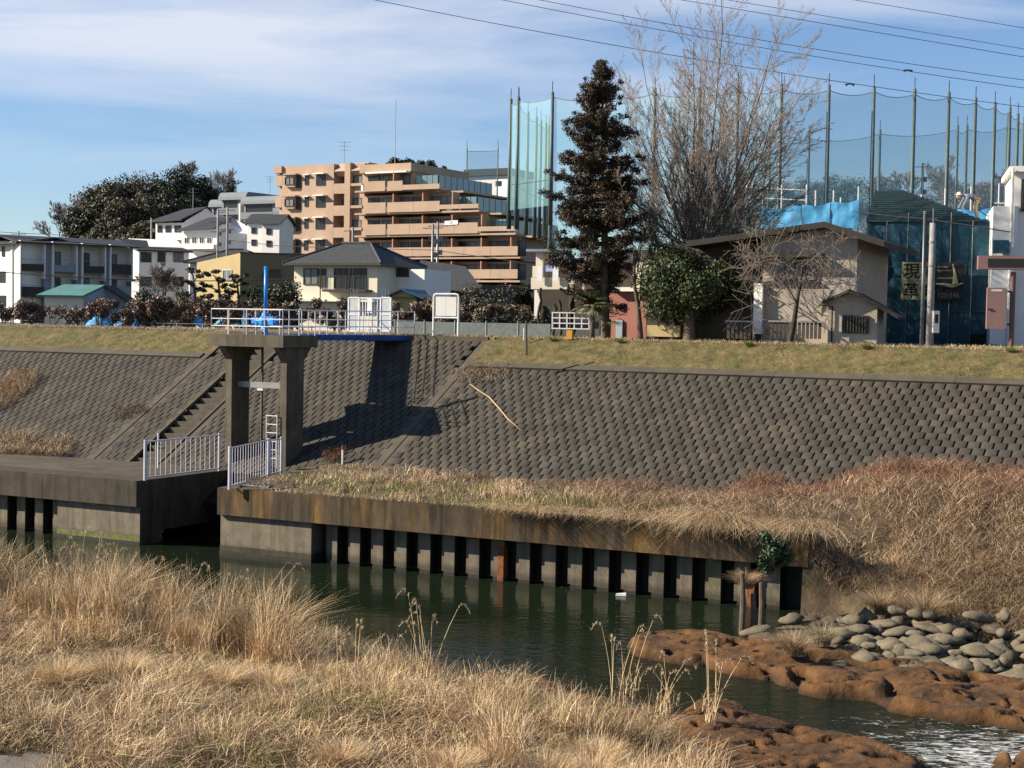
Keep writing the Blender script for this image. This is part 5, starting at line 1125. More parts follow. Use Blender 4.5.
wire([(0, 272), (40, 275), (110, 279), (200, 281), (290, 280)], 95, 95, .03, 'thick dark cable crossing in front of the row apartment', group='low cables over the houses')
wire([(0, 236), (60, 241), (130, 247), (220, 252)], 120, 140, .025, 'thin cable over the row apartment roofs', group='low cables over the houses')
wire([(0, 232), (18, 233), (80, 236), (150, 228)], 190, 200, .03, 'thin cable from the short pole to the slope', group='low cables over the houses')
wire([(227, 240), (280, 246), (340, 248), (433, 250), (520, 262)], 150, 130, .03, 'sagging cable in front of the peach apartment block', group='low cables over the houses')
wire([(856, 212), (890, 216), (925, 219), (960, 224), (1010, 232)], 56, 53, .022, 'cable from the slim steel pole along the wrapped building', group='low cables over the houses')
# golf netting
m_net = bpy.data.materials.new('green_netting'); m_net.use_nodes = True
_t = m_net.node_tree; _b = _t.nodes['Principled BSDF']; _b.inputs['Base Color'].default_value = (.34, .66, .68, 1); _b.inputs['Roughness'].default_value = .9; _b.inputs['Alpha'].default_value = .28
m_net2 = m_net.copy(); m_net2.name = 'green_netting_dense'; m_net2.node_tree.nodes['Principled BSDF'].inputs['Alpha'].default_value = .20
m_npole = M('green_grey_pole', (.10, .13, .125), .6, .2, 2, metal=.3)
def netrow(pole_list, label, sagf=.8, bottom=14., zlow=8., mat=None, r_=.22):
    P = [ond(x, y, D) for x, y, D in pole_list]; root = empty('netting', (P[0].x, P[0].y, zlow), label, 'netting', 'driving range netting')
    for p in P:
        if True: MB().tube([(p.x, p.y, zlow-2), (p.x, p.y, p.z+.5)], [r_*1.15, r_*.75], 8).build('pole', m_npole, root, smooth=True); MB().tube([(p.x, p.y, p.z+.5), (p.x, p.y, p.z+1.6)], .05, 4).build('rod', m_npole, root)
    for p, q in zip(P[:-1], P[1:]):
        n_ = 9; t_ = np.linspace(0, 1, n_); sx = p.x+(q.x-p.x)*t_; sy = p.y+(q.y-p.y)*t_; top = p.z+(q.z-p.z)*t_-sagf*4*t_*(1-t_)
        X_ = np.stack([sx]*8); Y_ = np.stack([sy+.6*np.sin(t_*math.pi)*k/7*0 for k in range(8)]); Z_ = np.stack([zlow+(top-zlow)*k/7 for k in range(8)])
        grid('net', X_, Y_, Z_, mat or m_net, root)
        v, f = tubes_np([(np.stack([sx, sy, top], -1), [.035]*n_)], 4); npmesh('head_rope', v, f, m_grey, root)
        m1 = zlow+(np.minimum(p.z, q.z)-zlow)*.24; v, f = tubes_np([(np.stack([sx, sy, np.full(n_, m1)], -1), [.05]*n_)], 4); npmesh('cross_rope', v, f, m_npole, root)
    return root
netrow([(700, 92, 152), (738, 90, 151), (781.5, 89, 150), (829, 90, 150), (874, 91.5, 150), (914.7, 94, 151), (949, 97, 152), (975.7, 102.5, 156), (995, 107, 160), (1010, 112, 164), (1018, 118, 168), (1024, 122, 173)], 'tall green driving range netting on dark poles across the right sky', .45)
netrow([(770, 140, 182), (809, 139, 182), (880, 134, 184), (957.7, 129.5, 184), (967, 129, 186), (1007.6, 127, 188), (1060, 127, 190)], 'lower far row of green driving range netting behind the tall one', .5, mat=m_net)
netrow([(511, 103.5, 166), (518.5, 101.5, 164), (552.5, 97, 158)], 'front face of the left netting cage beside the conifer', .3, zlow=19.5, mat=m_net2)
netrow([(519, 103, 166), (528, 116, 176), (536.5, 121, 181), (541, 124.5, 184), (546, 127, 187), (549, 129, 190)], 'receding side of the left netting cage beside the conifer', .3, zlow=19.5, mat=m_net2)
netrow([(467, 151, 240), (498, 150.5, 240)], 'small far square of netting above the peach block', .1, zlow=20, r_=.12, mat=m_net)
netrow([(552.5, 97, 158), (606, 95, 156), (655, 93, 154), (700, 92, 152)], 'netting run behind the conifer and the bare tree', .45)

# ------------------------------------------------------------ CREST FURNITURE
FBd = fr(433, 60.5, -20, 315)
nb = empty('notice_board', FBd(.5, 0, 6.87), 'white framed notice board on two legs beside the levee road', 'notice board')
a_, b_, z0, z1 = rc(FBd, 434, 294, 458.5, 318)
for x in (a_, b_): MB().tube([FBd(x, 0, 6.8), FBd(x, 0, z1-.12)], .045, 8).build('leg', m_white, nb)
MB().tube([FBd(a_, 0, z1-.12), FBd(a_+.03, 0, z1-.03), FBd(a_+.12, 0, z1), FBd(b_-.12, 0, z1), FBd(b_-.03, 0, z1-.03), FBd(b_, 0, z1-.12)], .045, 8).build('top_bar', m_white, nb); MB().tube([FBd(a_, 0, z0), FBd(b_, 0, z0)], .04, 8).build('bottom_bar', m_white, nb)
MB().box(FBd, a_+.09, (a_+b_)/2-.004, -.03, .03, z0+.07, z1-.1).build('panel', m_light, nb); MB().box(FBd, (a_+b_)/2+.004, b_-.09, -.03, .03, z0+.07, z1-.1).build('panel', m_light, nb)
FGt = Frame(*L(-33.8, TC+.3, 0)[:2], -29.1)
FGt = fr(349, 61.5, -26, 315)
gt = empty('bridge_gate', FGt(.8, 0, 6.87), 'white steel gate with spikes closing the footbridge', 'gate')
for (x0, x1) in ((349, 359), (381, 390.5)):
    a_, b_, z0, z1 = rc(FGt, x0, 297.5, x1, 331)
    MB().box(FGt, a_, b_, -.02, .02, z0, z1).build('mesh_panel', M('perforated_panel', (.42, .42, .40), .7, .15, 8), gt)
    for x in (a_, b_): MB().box(FGt, x-.03, x+.03, -.04, .04, z0, z1).build('post', m_white, gt)
    for z_ in (z0, (z0+z1)/2, z1): MB().box(FGt, a_+.031, b_-.031, -.035, .035, z_-.03, z_+.025).build('rail', m_white, gt)
    for i in range(3): x = a_+(b_-a_)*(i+.3)/3; MB().tube([FGt(x, 0, z1+.03), FGt(x, 0, z1+.38)], .013, 4).build('spike', m_white, gt)
a_, b_, z0, z1 = rc(FGt, 360, 298, 380, 331)
for i in range(8): x = a_+(b_-a_)*i/7; MB().tube([FGt(x, 0, z0), FGt(x, 0, z1)], .018, 5).build('bar', m_white, gt)
for z_ in (z0+.1, z1): MB().box(FGt, a_, b_, -.03, .03, z_-.025, z_+.025).build('rail', m_white, gt)
MB().box(FGt, (a_+b_)/2-.1, (a_+b_)/2+.12, -.06, -.03, z0+.7, z0+1.3).build('plate', m_white, gt)
# low grey panel fence along the far road edge
FL = fr(480, 63.5, -29.1, 325)
lf = empty('low_fence', FL(0, 0, 6.87), 'low grey-green mesh fence along the far road edge', 'fence')
m_mesh = M('grey_green_mesh', (.10, .12, .12), .7, .25, 6)
a = FL.a(395)
while a < FL.a(520): MB().box(FL, a, a+1.48, 0, .03, 6.9, 7.42).build('panel', m_mesh, lf); MB().tube([FL(a, 0, 6.8), FL(a, 0, 7.5)], .03, 5).build('post', m_grey, lf); a += 1.5
lf2 = empty('wire_fence', L(-50, TC+4.2, 6.87), 'low wire fence with short grey posts in front of the pruned shrubs', 'fence')
s = -63
while s < -37: MB().tube([L(s, TC+5.6, 6.6), L(s, TC+5.6, 7.15)], .03, 5).build('post', m_grey, lf2); s += 1.6
for z_ in (6.95, 7.12): MB().tube([L(-63, TC+5.6, z_), L(-37.4, TC+5.6, z_)], .010, 4).build('wire', m_grey, lf2)
# white lattice fence
FLt = fr(552, 60, -18, 320)
lt_ = empty('lattice_fence', FLt(.7, 0, 6.87), 'white square lattice fence panel in front of the cream balcony house', 'fence')
a_, b_, z0, z1 = rc(FLt, 552.5, 312.5, 589, 329)
for i in range(6): x = a_+(b_-a_)*i/5; MB().box(FLt, x-.022, x+.022, -.02, .02, z0, z1).build('upright', m_white, lt_)
for i in range(4): z_ = z0+(z1-z0)*i/3; MB().box(FLt, a_-.022, b_+.022, -.028, -.021, z_-.022, z_+.022).build('crossbar', m_white, lt_)
p = ond(570, 338, 57.5); tag(MB().box(Frame(p.x, p.y, -20), -.11, .11, -.1, .1, 6.86, 7.2).build('marker_block', M('orange_yellow_paint', (.55, .25, .03), .6, .1)), 'small orange-yellow marker block standing on the crest', 'marker')
p = ond(526.5, 349, 55.5); tag(MB().tube([(p.x, p.y, slz(50.5)-.1), (p.x-.03, p.y, slz(50.5)+1.15)], [.045, .04], 6).build('wooden_post', m_bark), 'dark wooden post standing in the turf left of the lattice fence', 'post')
p = ond(524, 336, 58); tag(MB().tube([(p.x, p.y, 6.8), (p.x, p.y, 7.25)], .03, 6).build('short_post', m_white), 'short white post beside the dark wooden post', 'post')
# ------------------------------------------------------------ VEGETATION
STRAW = [(.68, .51, .30), (.56, .40, .22), (.35, .225, .12), (.13, .078, .042), (.82, .66, .43), (.17, .17, .05)]
VINE = [(.32, .21, .13), (.48, .34, .21), (.17, .10, .062), (.68, .53, .35), (.07, .045, .03)]
GRN = [(.19, .22, .055), (.30, .30, .09), (.12, .15, .035)]
# near bank
EDGE = [(-90, 40.5), (-40, 39.6), (0, 38.8), (60, 38.2), (110, 37.6), (190, 36.3), (255, 35.0), (320, 33.6), (380, 32.6), (440, 31.6), (500, 30.2), (560, 29.2), (620, 28.2), (680, 27.0), (722, 26.0), (742, 24.4), (750, 21)]
EP = [((x-512)/FPX*D, D) for x, D in EDGE]; BANK = EP+[(3.2, 18), (2.0, 12), (-6, 6), (-22, 6), (-26, 38)]
def nb_z(X, Y):
    sd_ = poly_sd(X, Y, BANK); z = WZ-.5+.62*sst(sd_, -.9, .5)+.75*sst(sd_, .0, 4.5)+.45*sst(sd_, 4, 12)+.35*(fbm(X*.55, Y*.55, 61)-.45)*sst(sd_, 0, 2)
    return z, sd_
X, Y = np.meshgrid(np.arange(-27, 5, .2), np.arange(6, 41, .2)); Z, SD = nb_z(X, Y)
grid('near_bank', X, Y, Z, m_soil, None, 'structure', keep=SD > -.9)
Xp, Yp = np.meshgrid(np.arange(-13, -6.1, .2), np.arange(14, 21.8, .2)); grid('bank_path', Xp, Yp, nb_z(Xp, Yp)[0]+.012, M('path_dust', (.17, .145, .115), .97, .25, 2, .01, 30), None, 'structure', keep=(Yp < 21.6+.35*(Xp+6)*.6+.3*fbm(Xp, Yp, 2)))
def scatter(n, x0, x1, y0, y1, zf, acc):
    out = np.zeros((0, 3))
    while len(out) < n:
        x = rng.uniform(x0, x1, n*2); y = rng.uniform(y0, y1, n*2); z, w_ = zf(x, y); k = rng.random(n*2) < acc(x, y, w_)
        out = np.concatenate([out, np.stack([x, y, z], -1)[k]])
    return out[:n]
def vis(x, y, w_): return (np.abs(x) < y*.345+2.6)
b = scatter(118000, -17, 4.6, 17.5, 40, nb_z, lambda x, y, w_: (w_ > .05)*vis(x, y, w_)*(.35+.75*sst(fbm(x*.8, y*.8, 5), .3, .6))*np.where((x < -6.3) & (y < 21.7+.2*(x+6)), 0, 1))
n = len(b); nn_ = fbm(b[:, 0]*.7, b[:, 1]*.7, 71); h = (.13+.50*sst(nn_, .38, .62))*rng.uniform(.4, 1.3, n); n_az = fbm(b[:, 0]*.6+9, b[:, 1]*.6, 66)*18
cid = (fbm(b[:, 0]*1.3, b[:, 1]*1.3, 33)-.47)*1.7
tn = pal(n, STRAW[:5], (4, 4, 2.5, 1.2, 2.2), .22)*(1+cid[:, None])
gr_ = (fbm(b[:, 0]*.9+4, b[:, 1]*.9, 91) > .60) & (rng.random(n) < .55); tn[gr_] = pal(int(gr_.sum()), GRN, (1, 1, 1), .2)
blades('near_grass', b, h, n_az+rng.normal(0, 1.1, n), rng.uniform(.1, 1.5, n), rng.uniform(.008, .017, n), tn, m_blade)
# matted layer
b = scatter(56000, -17, 4.6, 17.5, 40, nb_z, lambda x, y, w_: (w_ > .0)*vis(x, y, w_)*np.where((x < -6.3) & (y < 21.7+.2*(x+6)), 0, 1)); n = len(b); b[:, 2] += rng.uniform(0, .16, n)
blades('matted_straw', b, rng.uniform(.15, .42, n), rng.uniform(0, 6.28, n), rng.uniform(1.0, 1.9, n), rng.uniform(.007, .014, n), pal(n, STRAW[:4], (3, 3, 2, 2), .25), m_blade, curve=.3)
# tall reed band at the water edge, left and middle
def hband(x, y, w_): return (w_ > .1)*(w_ < 3.8)*vis(x, y, w_)*sst(fbm(x*1.1+7, y*1.1, 15), .36, .58)*np.where(x < -4, 1, .5)
b = scatter(50000, -17, 4.4, 22, 40, nb_z, hband); n = len(b)
h = rng.uniform(.5, 1.15, n)*np.where(b[:, 0] < -4.6, 1.28, .72)*(.6+.8*sst(fbm(b[:, 0]*.9+7, b[:, 1]*.9, 15), .36, .6)); az = fbm(b[:, 0]*1.4, b[:, 1]*1.4, 36)*16+rng.normal(0, .9, n)
blades('reed_band', b, h, az, rng.uniform(.05, .95, n), rng.uniform(.008, .017, n), pal(n, STRAW[:5], (4, 4, 3, 1.8, 2.5), .25)*(1+(fbm(b[:, 0]*1.6, b[:, 1]*1.6, 39)-.47)[:, None]*1.6), m_blade, seg=3)
# tall plumed reeds as plants of their own
def reed(px, py, hpx, nst, label, seed, sp=.35, mat=None):
    rs_ = np.random.default_rng(seed); D = 31.0
    for _ in range(12): q = ond(px, py, D); z = float(nb_z(np.array([q.x]), np.array([q.y]))[0][0]); D = D+.6*((onz(px, py, z).y)-D)
    q = ond(px, py, D); z = max(z, 0); base = Vector((q.x, q.y, z)); H = hpx/FPX*D; root = empty('reed_clump', base, label, 'reeds', 'tall plumed reeds on the near bank')
    polys = []; pl = []; plt = []
    for i in range(nst):
        az_ = rs_.uniform(0, 6.28); ln = H*rs_.uniform(.62, 1.05); le = rs_.uniform(.05, sp); d_ = np.array([math.cos(az_), math.sin(az_)*.6])
        p0 = np.array([base.x, base.y])+rs_.normal(size=2)*.10; P_ = []
        for k in range(6): t_ = k/5; o_ = d_*le*ln*t_**1.8; P_.append((p0[0]+o_[0], p0[1]+o_[1], z+ln*t_*(1-.12*le*t_)))
        polys.append((P_, [.011, .010, .009, .007, .006, .004]))
        tip = np.array(P_[-1]); dr = np.array([d_[0], d_[1], .0])
        for j in range(34):
            t_ = rs_.random(); c = tip+dr*(.24*t_)+np.array([0, 0, .10*math.sin(t_*math.pi)-.10*t_*t_])+rs_.normal(size=3)*.010*(1.3-t_)
            pl.append(c); 
    v, f = tubes_np(polys, 3); npmesh('stalks', v, f, M('reed_stalk', (.50, .38, .22), .9, .2), root)
    pl = np.array(pl); m = len(pl); blades('plumes', pl, rs_.uniform(.03, .07, m), rs_.uniform(0, 6.28, m), rs_.uniform(.2, 1.2, m), np.full(m, .013), pal(m, [(.62, .50, .34), (.50, .38, .24)], (1, 1)), m_blade, root, kind='stuff')
    lb = []
    for i in range(nst*9): lb.append((base.x+rs_.normal()*.12, base.y+rs_.normal()*.12, z+rs_.uniform(0, H*.3)))
    lb = np.array(lb); m = len(lb); blades('reed_leaves', lb, rs_.uniform(.25, .6, m)*H*.6, rs_.uniform(0, 6.28, m), rs_.uniform(.2, .9, m), rs_.uniform(.010, .018, m), pal(m, STRAW[:5], (3, 3, 2, 1, 2)), m_blade, root, kind='stuff', seg=3)
reed(425, 702, 106, 9, 'tallest plumed reeds rising above the water left of centre', 1, .45)
reed(625, 738, 88, 7, 'plumed reeds in front of the near rock shelf, left clump', 2)
reed(665, 748, 60, 7, 'low plumed reeds between two taller clumps near bottom centre', 3, .6)
reed(708, 762, 92, 7, 'plumed reeds at the right end of the foreground grass', 4)
reed(92, 640, 112, 11, 'dense tall reeds standing highest at the left edge of the water', 5, .3)
reed(55, 650, 95, 9, 'dense reddish reeds near the left picture edge', 6, .3)
reed(132, 636, 92, 9, 'arching plumed reeds below the left footing block', 7, .7)
reed(176, 640, 78, 8, 'nodding plumed reeds in front of the dark channel mouth', 8, .8)
reed(214, 645, 84, 8, 'plumed reeds in front of the right footing block, left clump', 9, .6)
reed(252, 650, 86, 9, 'plumed reeds in front of the right footing block, right clump', 10, .6)
reed(350, 690, 62, 7, 'short grey-brown reeds left of the tallest plumed ones', 12, .6)
reed(480, 730, 62, 8, 'low reeds behind which the dark rock ledge shows', 13, .6)
# dense tussocks
def tussock(px, py, D, r_, h_, n, label, cols, seed, spread=1.1, z=None, group='dry grass tussocks'):
    rs_ = np.random.default_rng(seed); q = ond(px, py, D); z = q.z if z is None else z
    a_ = rs_.uniform(0, 6.28, n); rr = r_*.35*np.sqrt(rs_.random(n)); bs = np.stack([q.x+np.cos(a_)*rr, q.y+np.sin(a_)*rr, np.full(n, z)], -1)
    o = blades('grass_tussock', bs, rs_.uniform(.55, 1.15, n)*h_, a_+rs_.normal(size=n)*.5, rs_.uniform(.2, spread, n), rs_.uniform(.006, .012, n), pal(n, cols, [1]*len(cols), .2), m_blade, None, kind=None, seg=3)
    tag(o, label, 'grass tussock', group); return o
for (px, py, r_, h_, lb, sd_) in [(360, 668, .5, .6, 'rounded grey grass tussock at the water edge left of the tallest reeds', 1), (318, 650, .6, .5, 'pale rounded tussock above the dark hollow in the near grass', 2), (555, 722, .5, .5, 'rounded tussock hiding the left end of the near rocks', 3), (610, 744, .5, .45, 'low tussock under the left clump of centre plumed reeds', 4)]:
    p = onz(px, py, .35); tussock(px, py, p.y, r_, h_, 900, lb, [(.42, .36, .22), (.52, .40, .24), (.28, .22, .12)], sd_)
BT = [(.80, .63, .40), (.66, .49, .28), (.52, .36, .20)]
for i, (px, py, r_, h_) in enumerate([(590, 762, .6, .75), (640, 765, .7, .8), (690, 764, .6, .7), (545, 764, .6, .6), (500, 755, .5, .5), (600, 735, .5, .55), (450, 762, .6, .45), (340, 758, .6, .4), (220, 690, .6, .6), (120, 680, .6, .7), (60, 690, .6, .6), (270, 690, .6, .55)]):
    p = onz(px, py, .9); z_ = float(nb_z(np.array([p.x]), np.array([p.y]))[0][0]); tussock(px, py, p.y, r_*1.6, h_, 1500, 'bright straw tussock in the near grass, '+['below the left centre reeds', 'below the low centre reeds', 'at the foot of the right reeds', 'at the bottom edge left of centre reeds', 'in the lower middle', 'right of the rounded tussock by the rocks', 'at the bottom middle', 'at the bottom left of centre', 'left of the dark hollow', 'under the arching reeds', 'near the left edge', 'under the right footing block reeds'][i], BT, 700+i, 1.0, z_-.02, 'bright straw tussocks in the near grass')
for (px, py, h_, lb, sd_) in [(793, 655, .62, 'bristly brown tussock on the brown shelf, left of the pair', 11), (822, 645, .55, 'grey-green bristly tussock beside the riprap, right of the pair', 12), (746, 588, .5, 'small dry tussock hanging at the rusty pile', 13), (925, 622, 1.0, 'big spreading straw tussock in front of the bank above the riprap', 14), (880, 614, .7, 'smaller straw tussock left of the big one above the riprap', 15)]:
    p = onz(px, py, .25 if py > 600 else .9); tussock(px, py, p.y, .5, h_, 1100, lb, [(.40, .28, .17), (.30, .22, .12), (.50, .38, .24)] if sd_ != 12 else [(.26, .24, .13), (.40, .33, .20)], sd_, 1.3)
# ledge and right bank growth (Q frame)
def bk(a, b): 
    z = bank_at(a, b); wx = Q.o[0]+Q.u[0]*a+Q.n[0]*b; wy = Q.u[1]*a+Q.n[1]*b; tl = L.n[0]*wx+L.n[1]*wy; return z, tl
def bscat(n, a0, a1, b0, b1, acc):
    o = scatter(n, a0, a1, b0, b1, bk, acc); x = Q.u[0]*o[:, 0]+Q.n[0]*o[:, 1]; y = Q.u[1]*o[:, 0]+Q.n[1]*o[:, 1]; return np.stack([x, y, o[:, 2]], -1), o
okz = lambda a, b, tl: ((b > WT+.05) | (a > -11.4))*(tl < T0+.3+2.6*sst(a, -22, -10)+.7*(fbm(a*.8, b*.8, 44)-.3))
W_, o = bscat(56000, -29.8, 4, 36.9, 47, lambda a, b, tl: okz(a, b, tl)*sst(a, -30.2, -28.5)*(.22+.9*sst(fbm(a*.8, b*.8, 8), .35, .6))*(a*.0+1))
n = len(W_); A_, B_ = o[:, 0], o[:, 1]; q = sst(A_+(B_-40)*3.4, -18, -9)
h = (.18+.20*sst(fbm(A_, B_, 3), .3, .6))*rng.uniform(.6, 1.3, n)*np.where(A_ < -27, .55, 1)
tn = np.where(rng.random(n)[:, None] < q[:, None]*.85+.12, pal(n, VINE, (3, 3, 2.5, 1.6, 1), .25), pal(n, STRAW[:5], (3, 3, 2, 1, 3), .2))*(1+(fbm(A_*1.2, B_*1.2, 52)-.47)[:, None]*2.0)
RUS = [(.27, .13, .08), (.36, .19, .115), (.17, .085, .055), (.45, .29, .18)]
ru = rng.random(n) < .75*sst(B_+.5*(fbm(A_*.8, B_, 71)-.45)*4, 42.0, 43.6)*sst(A_, -23, -15); tn[ru] = pal(int(ru.sum()), RUS, (3, 2, 2, 1), .25)
pa = rng.random(n) < .6*(1-sst(B_, 40.6, 42.2))*sst(A_, -20, -12); tn[pa] = pal(int(pa.sum()), STRAW[:5], (3, 3, 2, 1, 3), .2)
gm_ = (fbm(A_*.8+3, B_*1.3, 19) > .455) & (B_ < 42.3) & (A_ < -15) & (rng.random(n) < .75); tn[gm_] = pal(int(gm_.sum()), GRN, (1, 1.3, .8), .2)
blades('bank_grass', W_, h, rng.uniform(0, 6.28, n), rng.uniform(.3, 1.5, n), rng.uniform(.008, .016, n), tn, m_blade)
# tangled dead vines: long arching strands
W_, o = bscat(42000, -22.5, 4, 37.2, 47, lambda a, b, tl: okz(a, b, tl)*sst(a+(b-40)*1.0, -20, -13)*(.12+1.1*sst(fbm(a*.7+2, b*.7, 28), .38, .6)))
n = len(W_); W_[:, 2] += rng.uniform(0, .30, n)*sst(fbm(o[:, 0]*.7+2, o[:, 1]*.7, 28), .3, .6)
blades('dead_vines', W_, rng.uniform(.22, .62, n), rng.uniform(0, 6.28, n), rng.uniform(.9, 2.2, n), rng.uniform(.007, .013, n), np.where((rng.random(n) < .7*sst(o[:, 1], 42.0, 43.8))[:, None], pal(n, RUS, (3, 2, 2, 1), .3), pal(n, VINE, (3, 3, 3, 1.5, 1.5), .3))*(1+(fbm(o[:, 0]*1.5, o[:, 1]*1.5, 77)-.47)[:, None]*1.2), m_blade, curve=.5, seg=3)
n = 17000; a_ = rng.uniform(-11.9, -5, n); b_ = rng.uniform(37.3, 40.2, n); z_ = bank_at(a_, b_); k = z_ > WZ+.1; a_, b_, z_ = a_[k], b_[k], z_[k]; n = len(a_)
W_ = np.stack([Q.u[0]*a_+Q.n[0]*b_, Q.u[1]*a_+Q.n[1]*b_, z_+rng.uniform(-.03, .12, n)], -1)
blades('bank_edge_vines', W_, rng.uniform(.2, .6, n), rng.uniform(0, 6.28, n), rng.uniform(.5, 2.2, n), rng.uniform(.007, .012, n), pal(n, VINE+[STRAW[1]], (3, 3, 3, 2, 2, 2), .3), m_blade, curve=.5, seg=3)
# straw hanging over the cap edge
cc = rng.uniform(-20.5, -10.8, 42); n = 8500; ci = rng.integers(0, len(cc), n); A_ = np.concatenate([cc[ci]+rng.normal(0, .16, n), rng.uniform(-27, -18, 900)])
n = len(A_); cl = np.concatenate([rng.uniform(.25, 1.0, len(cc))[ci], np.full(900, .25)])*(.45+.55*sst(A_, -18, -13.5))
base = np.stack([Q.u[0]*A_+Q.n[0]*(WT+.04), Q.u[1]*A_+Q.n[1]*(WT+.04), 2.1+rng.uniform(-.05, .3, n)*cl], -1)
baz = math.atan2(-Q.n[1], -Q.n[0])+rng.normal(0, .75, n)
blades('hanging_straw', base, cl*rng.uniform(.35, .85, n), baz, rng.uniform(1.4, 4.4, n), rng.uniform(.007, .012, n), pal(n, STRAW[:5], (3, 3, 3, 2, 1.5), .3), m_blade, curve=.2, seg=4)
# evergreen shrub rooted on the wall cap
p = onz(770, 548, 1.9); rt = empty('evergreen_shrub', (p.x, p.y-.25, 1.4), 'glossy dark evergreen shrub growing over the river wall edge', 'shrub')
DG = [(.022, .045, .016), (.04, .075, .022), (.014, .028, .011), (.08, .12, .045)]
rs_ = np.random.default_rng(4); c, rd = clumps(rs_, p.x, p.y-.35, 1.78, .46, .3, .50, 20, .14, .24); leaves('crown', c, rd, 4200, .05, DG, (3, 3, 2, 1), m_leaf, rt, shell=.3)
v, f = tubes_np([([(p.x, p.y, 1.3), (p.x, p.y-.3, 1.7)], [.03, .02])], 5); npmesh('stem', v, f, m_bark, rt)
# dry creeper mat on the left slope and at its toe
def slope_mat(name, s0, s1, t0, t1, n, label, cols, hh=.35, seed=1, fb_=.45):
    s_ = rng.uniform(s0, s1, n*3); t_ = rng.uniform(t0, t1, n*3); e = ((s_-(s0+s1)/2)/(s1-s0)*2)**2+((t_-(t0+t1)/2)/(t1-t0)*2)**2
    k = (e+(fbm(s_*1.3, t_*1.6, seed)-.47)*2.2 < .9); s_, t_ = s_[k][:n], t_[k][:n]; n = len(s_)
    W = np.stack([L.u[0]*s_+L.n[0]*t_, L.u[1]*s_+L.n[1]*t_, np.maximum(slz(t_), Z0)+rng.uniform(0, .22, n)*hh/.35], -1)
    o = blades(name, W, rng.uniform(.3, 1.1, n)*hh, rng.uniform(0, 6.28, n), rng.uniform(.6, 1.9, n), rng.uniform(.010, .018, n), pal(n, cols, [1]*len(cols), .25), m_blade, None, kind=None, seg=3)
    tag(o, label, 'dead creeper'); return o
sA = L.inv(ond(28, 400, 64.0))
slope_mat('dead_creeper', -51.9, -49.3, 44.9, 47.9, 2600, 'pale dead creeper clump hanging on the left block slope', [(.45, .30, .17), (.55, .40, .24), (.30, .19, .11)], .5, 3)
slope_mat('dead_creeper', -53, -42.3, 42.2, 44.0, 7500, 'dark brown dead creeper along the foot of the left slope', VINE[:4], .38, 5)
slope_mat('dead_creeper', -43.8, -41.6, 45.3, 46.3, 700, 'small dark creeper patch on the border strip of the left slope', [(.12, .09, .05), (.28, .20, .11)], .22, 8)
slope_mat('dead_creeper', -29.9, -27.4, 48.5, 49.7, 1300, 'tan dead creeper patch at the top corner of the right slope', [(.30, .21, .13), (.40, .30, .19)], .16, 9)
slope_mat('dead_creeper', -32.2, -31.2, 43.7, 44.6, 500, 'small red-brown weed beside the white marker post', [(.20, .09, .06), (.16, .10, .06)], .3, 10)
# weeds in the joints
n = 7000; s_ = rng.uniform(-56, 0, n); t_ = rng.uniform(43.5, 49.3, n); k = (rng.random(n) < .15+.9*sst(fbm(s_*.5, t_*.7, 6), .45, .65)); s_, t_ = s_[k], t_[k]; n = len(s_)
rw = np.round((KT0-t_)/BRH)*BRH; t_ = KT0-rw; W = np.stack([L.u[0]*s_+L.n[0]*t_, L.u[1]*s_+L.n[1]*t_, slz(t_)-.03], -1)
blades('joint_weeds', W, rng.uniform(.06, .13, n), rng.uniform(0, 6.28, n), rng.uniform(.5, 1.6, n), rng.uniform(.01, .02, n), pal(n, [(.30, .23, .14), (.22, .19, .09), (.36, .3, .2)], (2, 1, 1)), m_blade)
# turf on the crest strips
n = 95000; s_ = rng.uniform(-66, 6, n); t_ = rng.uniform(KT1+.05, TC+.55, n); k = ~((s_ > S_KL-.2) & (s_ < S_KR+.2) & (t_ < TC-.1)); s_, t_ = s_[k], t_[k]; n = len(s_)
W = np.stack([L.u[0]*s_+L.n[0]*t_, L.u[1]*s_+L.n[1]*t_, np.where(t_ < TC, slz(t_), CREST)-.02], -1)
top = sst(t_, TC-.35, TC+.05)[:, None]; gn = sst(fbm(s_*.5, t_*1.5, 12), .35, .62)[:, None]
tn = (pal(n, [(.36, .26, .11), (.46, .33, .17), (.21, .165, .06)], (2, 2, 2), .35)*(1-gn*.5)+pal(n, GRN, (1, 1, 1), .3)*gn*.5)*(.75+.55*fbm(s_*1.6, t_*2.5, 81)[:, None])*(1-top)+pal(n, [(.50, .38, .22), (.42, .32, .19)], (1, 1))*top
blades('crest_turf', W, rng.uniform(.03, .10, n)*(1+.5*top[:, 0])*(.6+1.2*fbm(s_*2, t_*2, 55)), rng.uniform(0, 6.28, n), rng.uniform(.3, 1.5, n), rng.uniform(.011, .020, n), tn, m_blade)
n = 16000; s_ = rng.uniform(-72, 8, n); t_ = TC+3.7+rng.random(n)*.8; W = np.stack([L.u[0]*s_+L.n[0]*t_, L.u[1]*s_+L.n[1]*t_, np.full(n, CREST-.02)], -1)
blades('verge_grass', W, rng.uniform(.05, .17, n), rng.uniform(0, 6.28, n), rng.uniform(.3, 1.2, n), rng.uniform(.012, .022, n), pal(n, [STRAW[0], STRAW[4], STRAW[1]], (3, 3, 1)), m_blade)
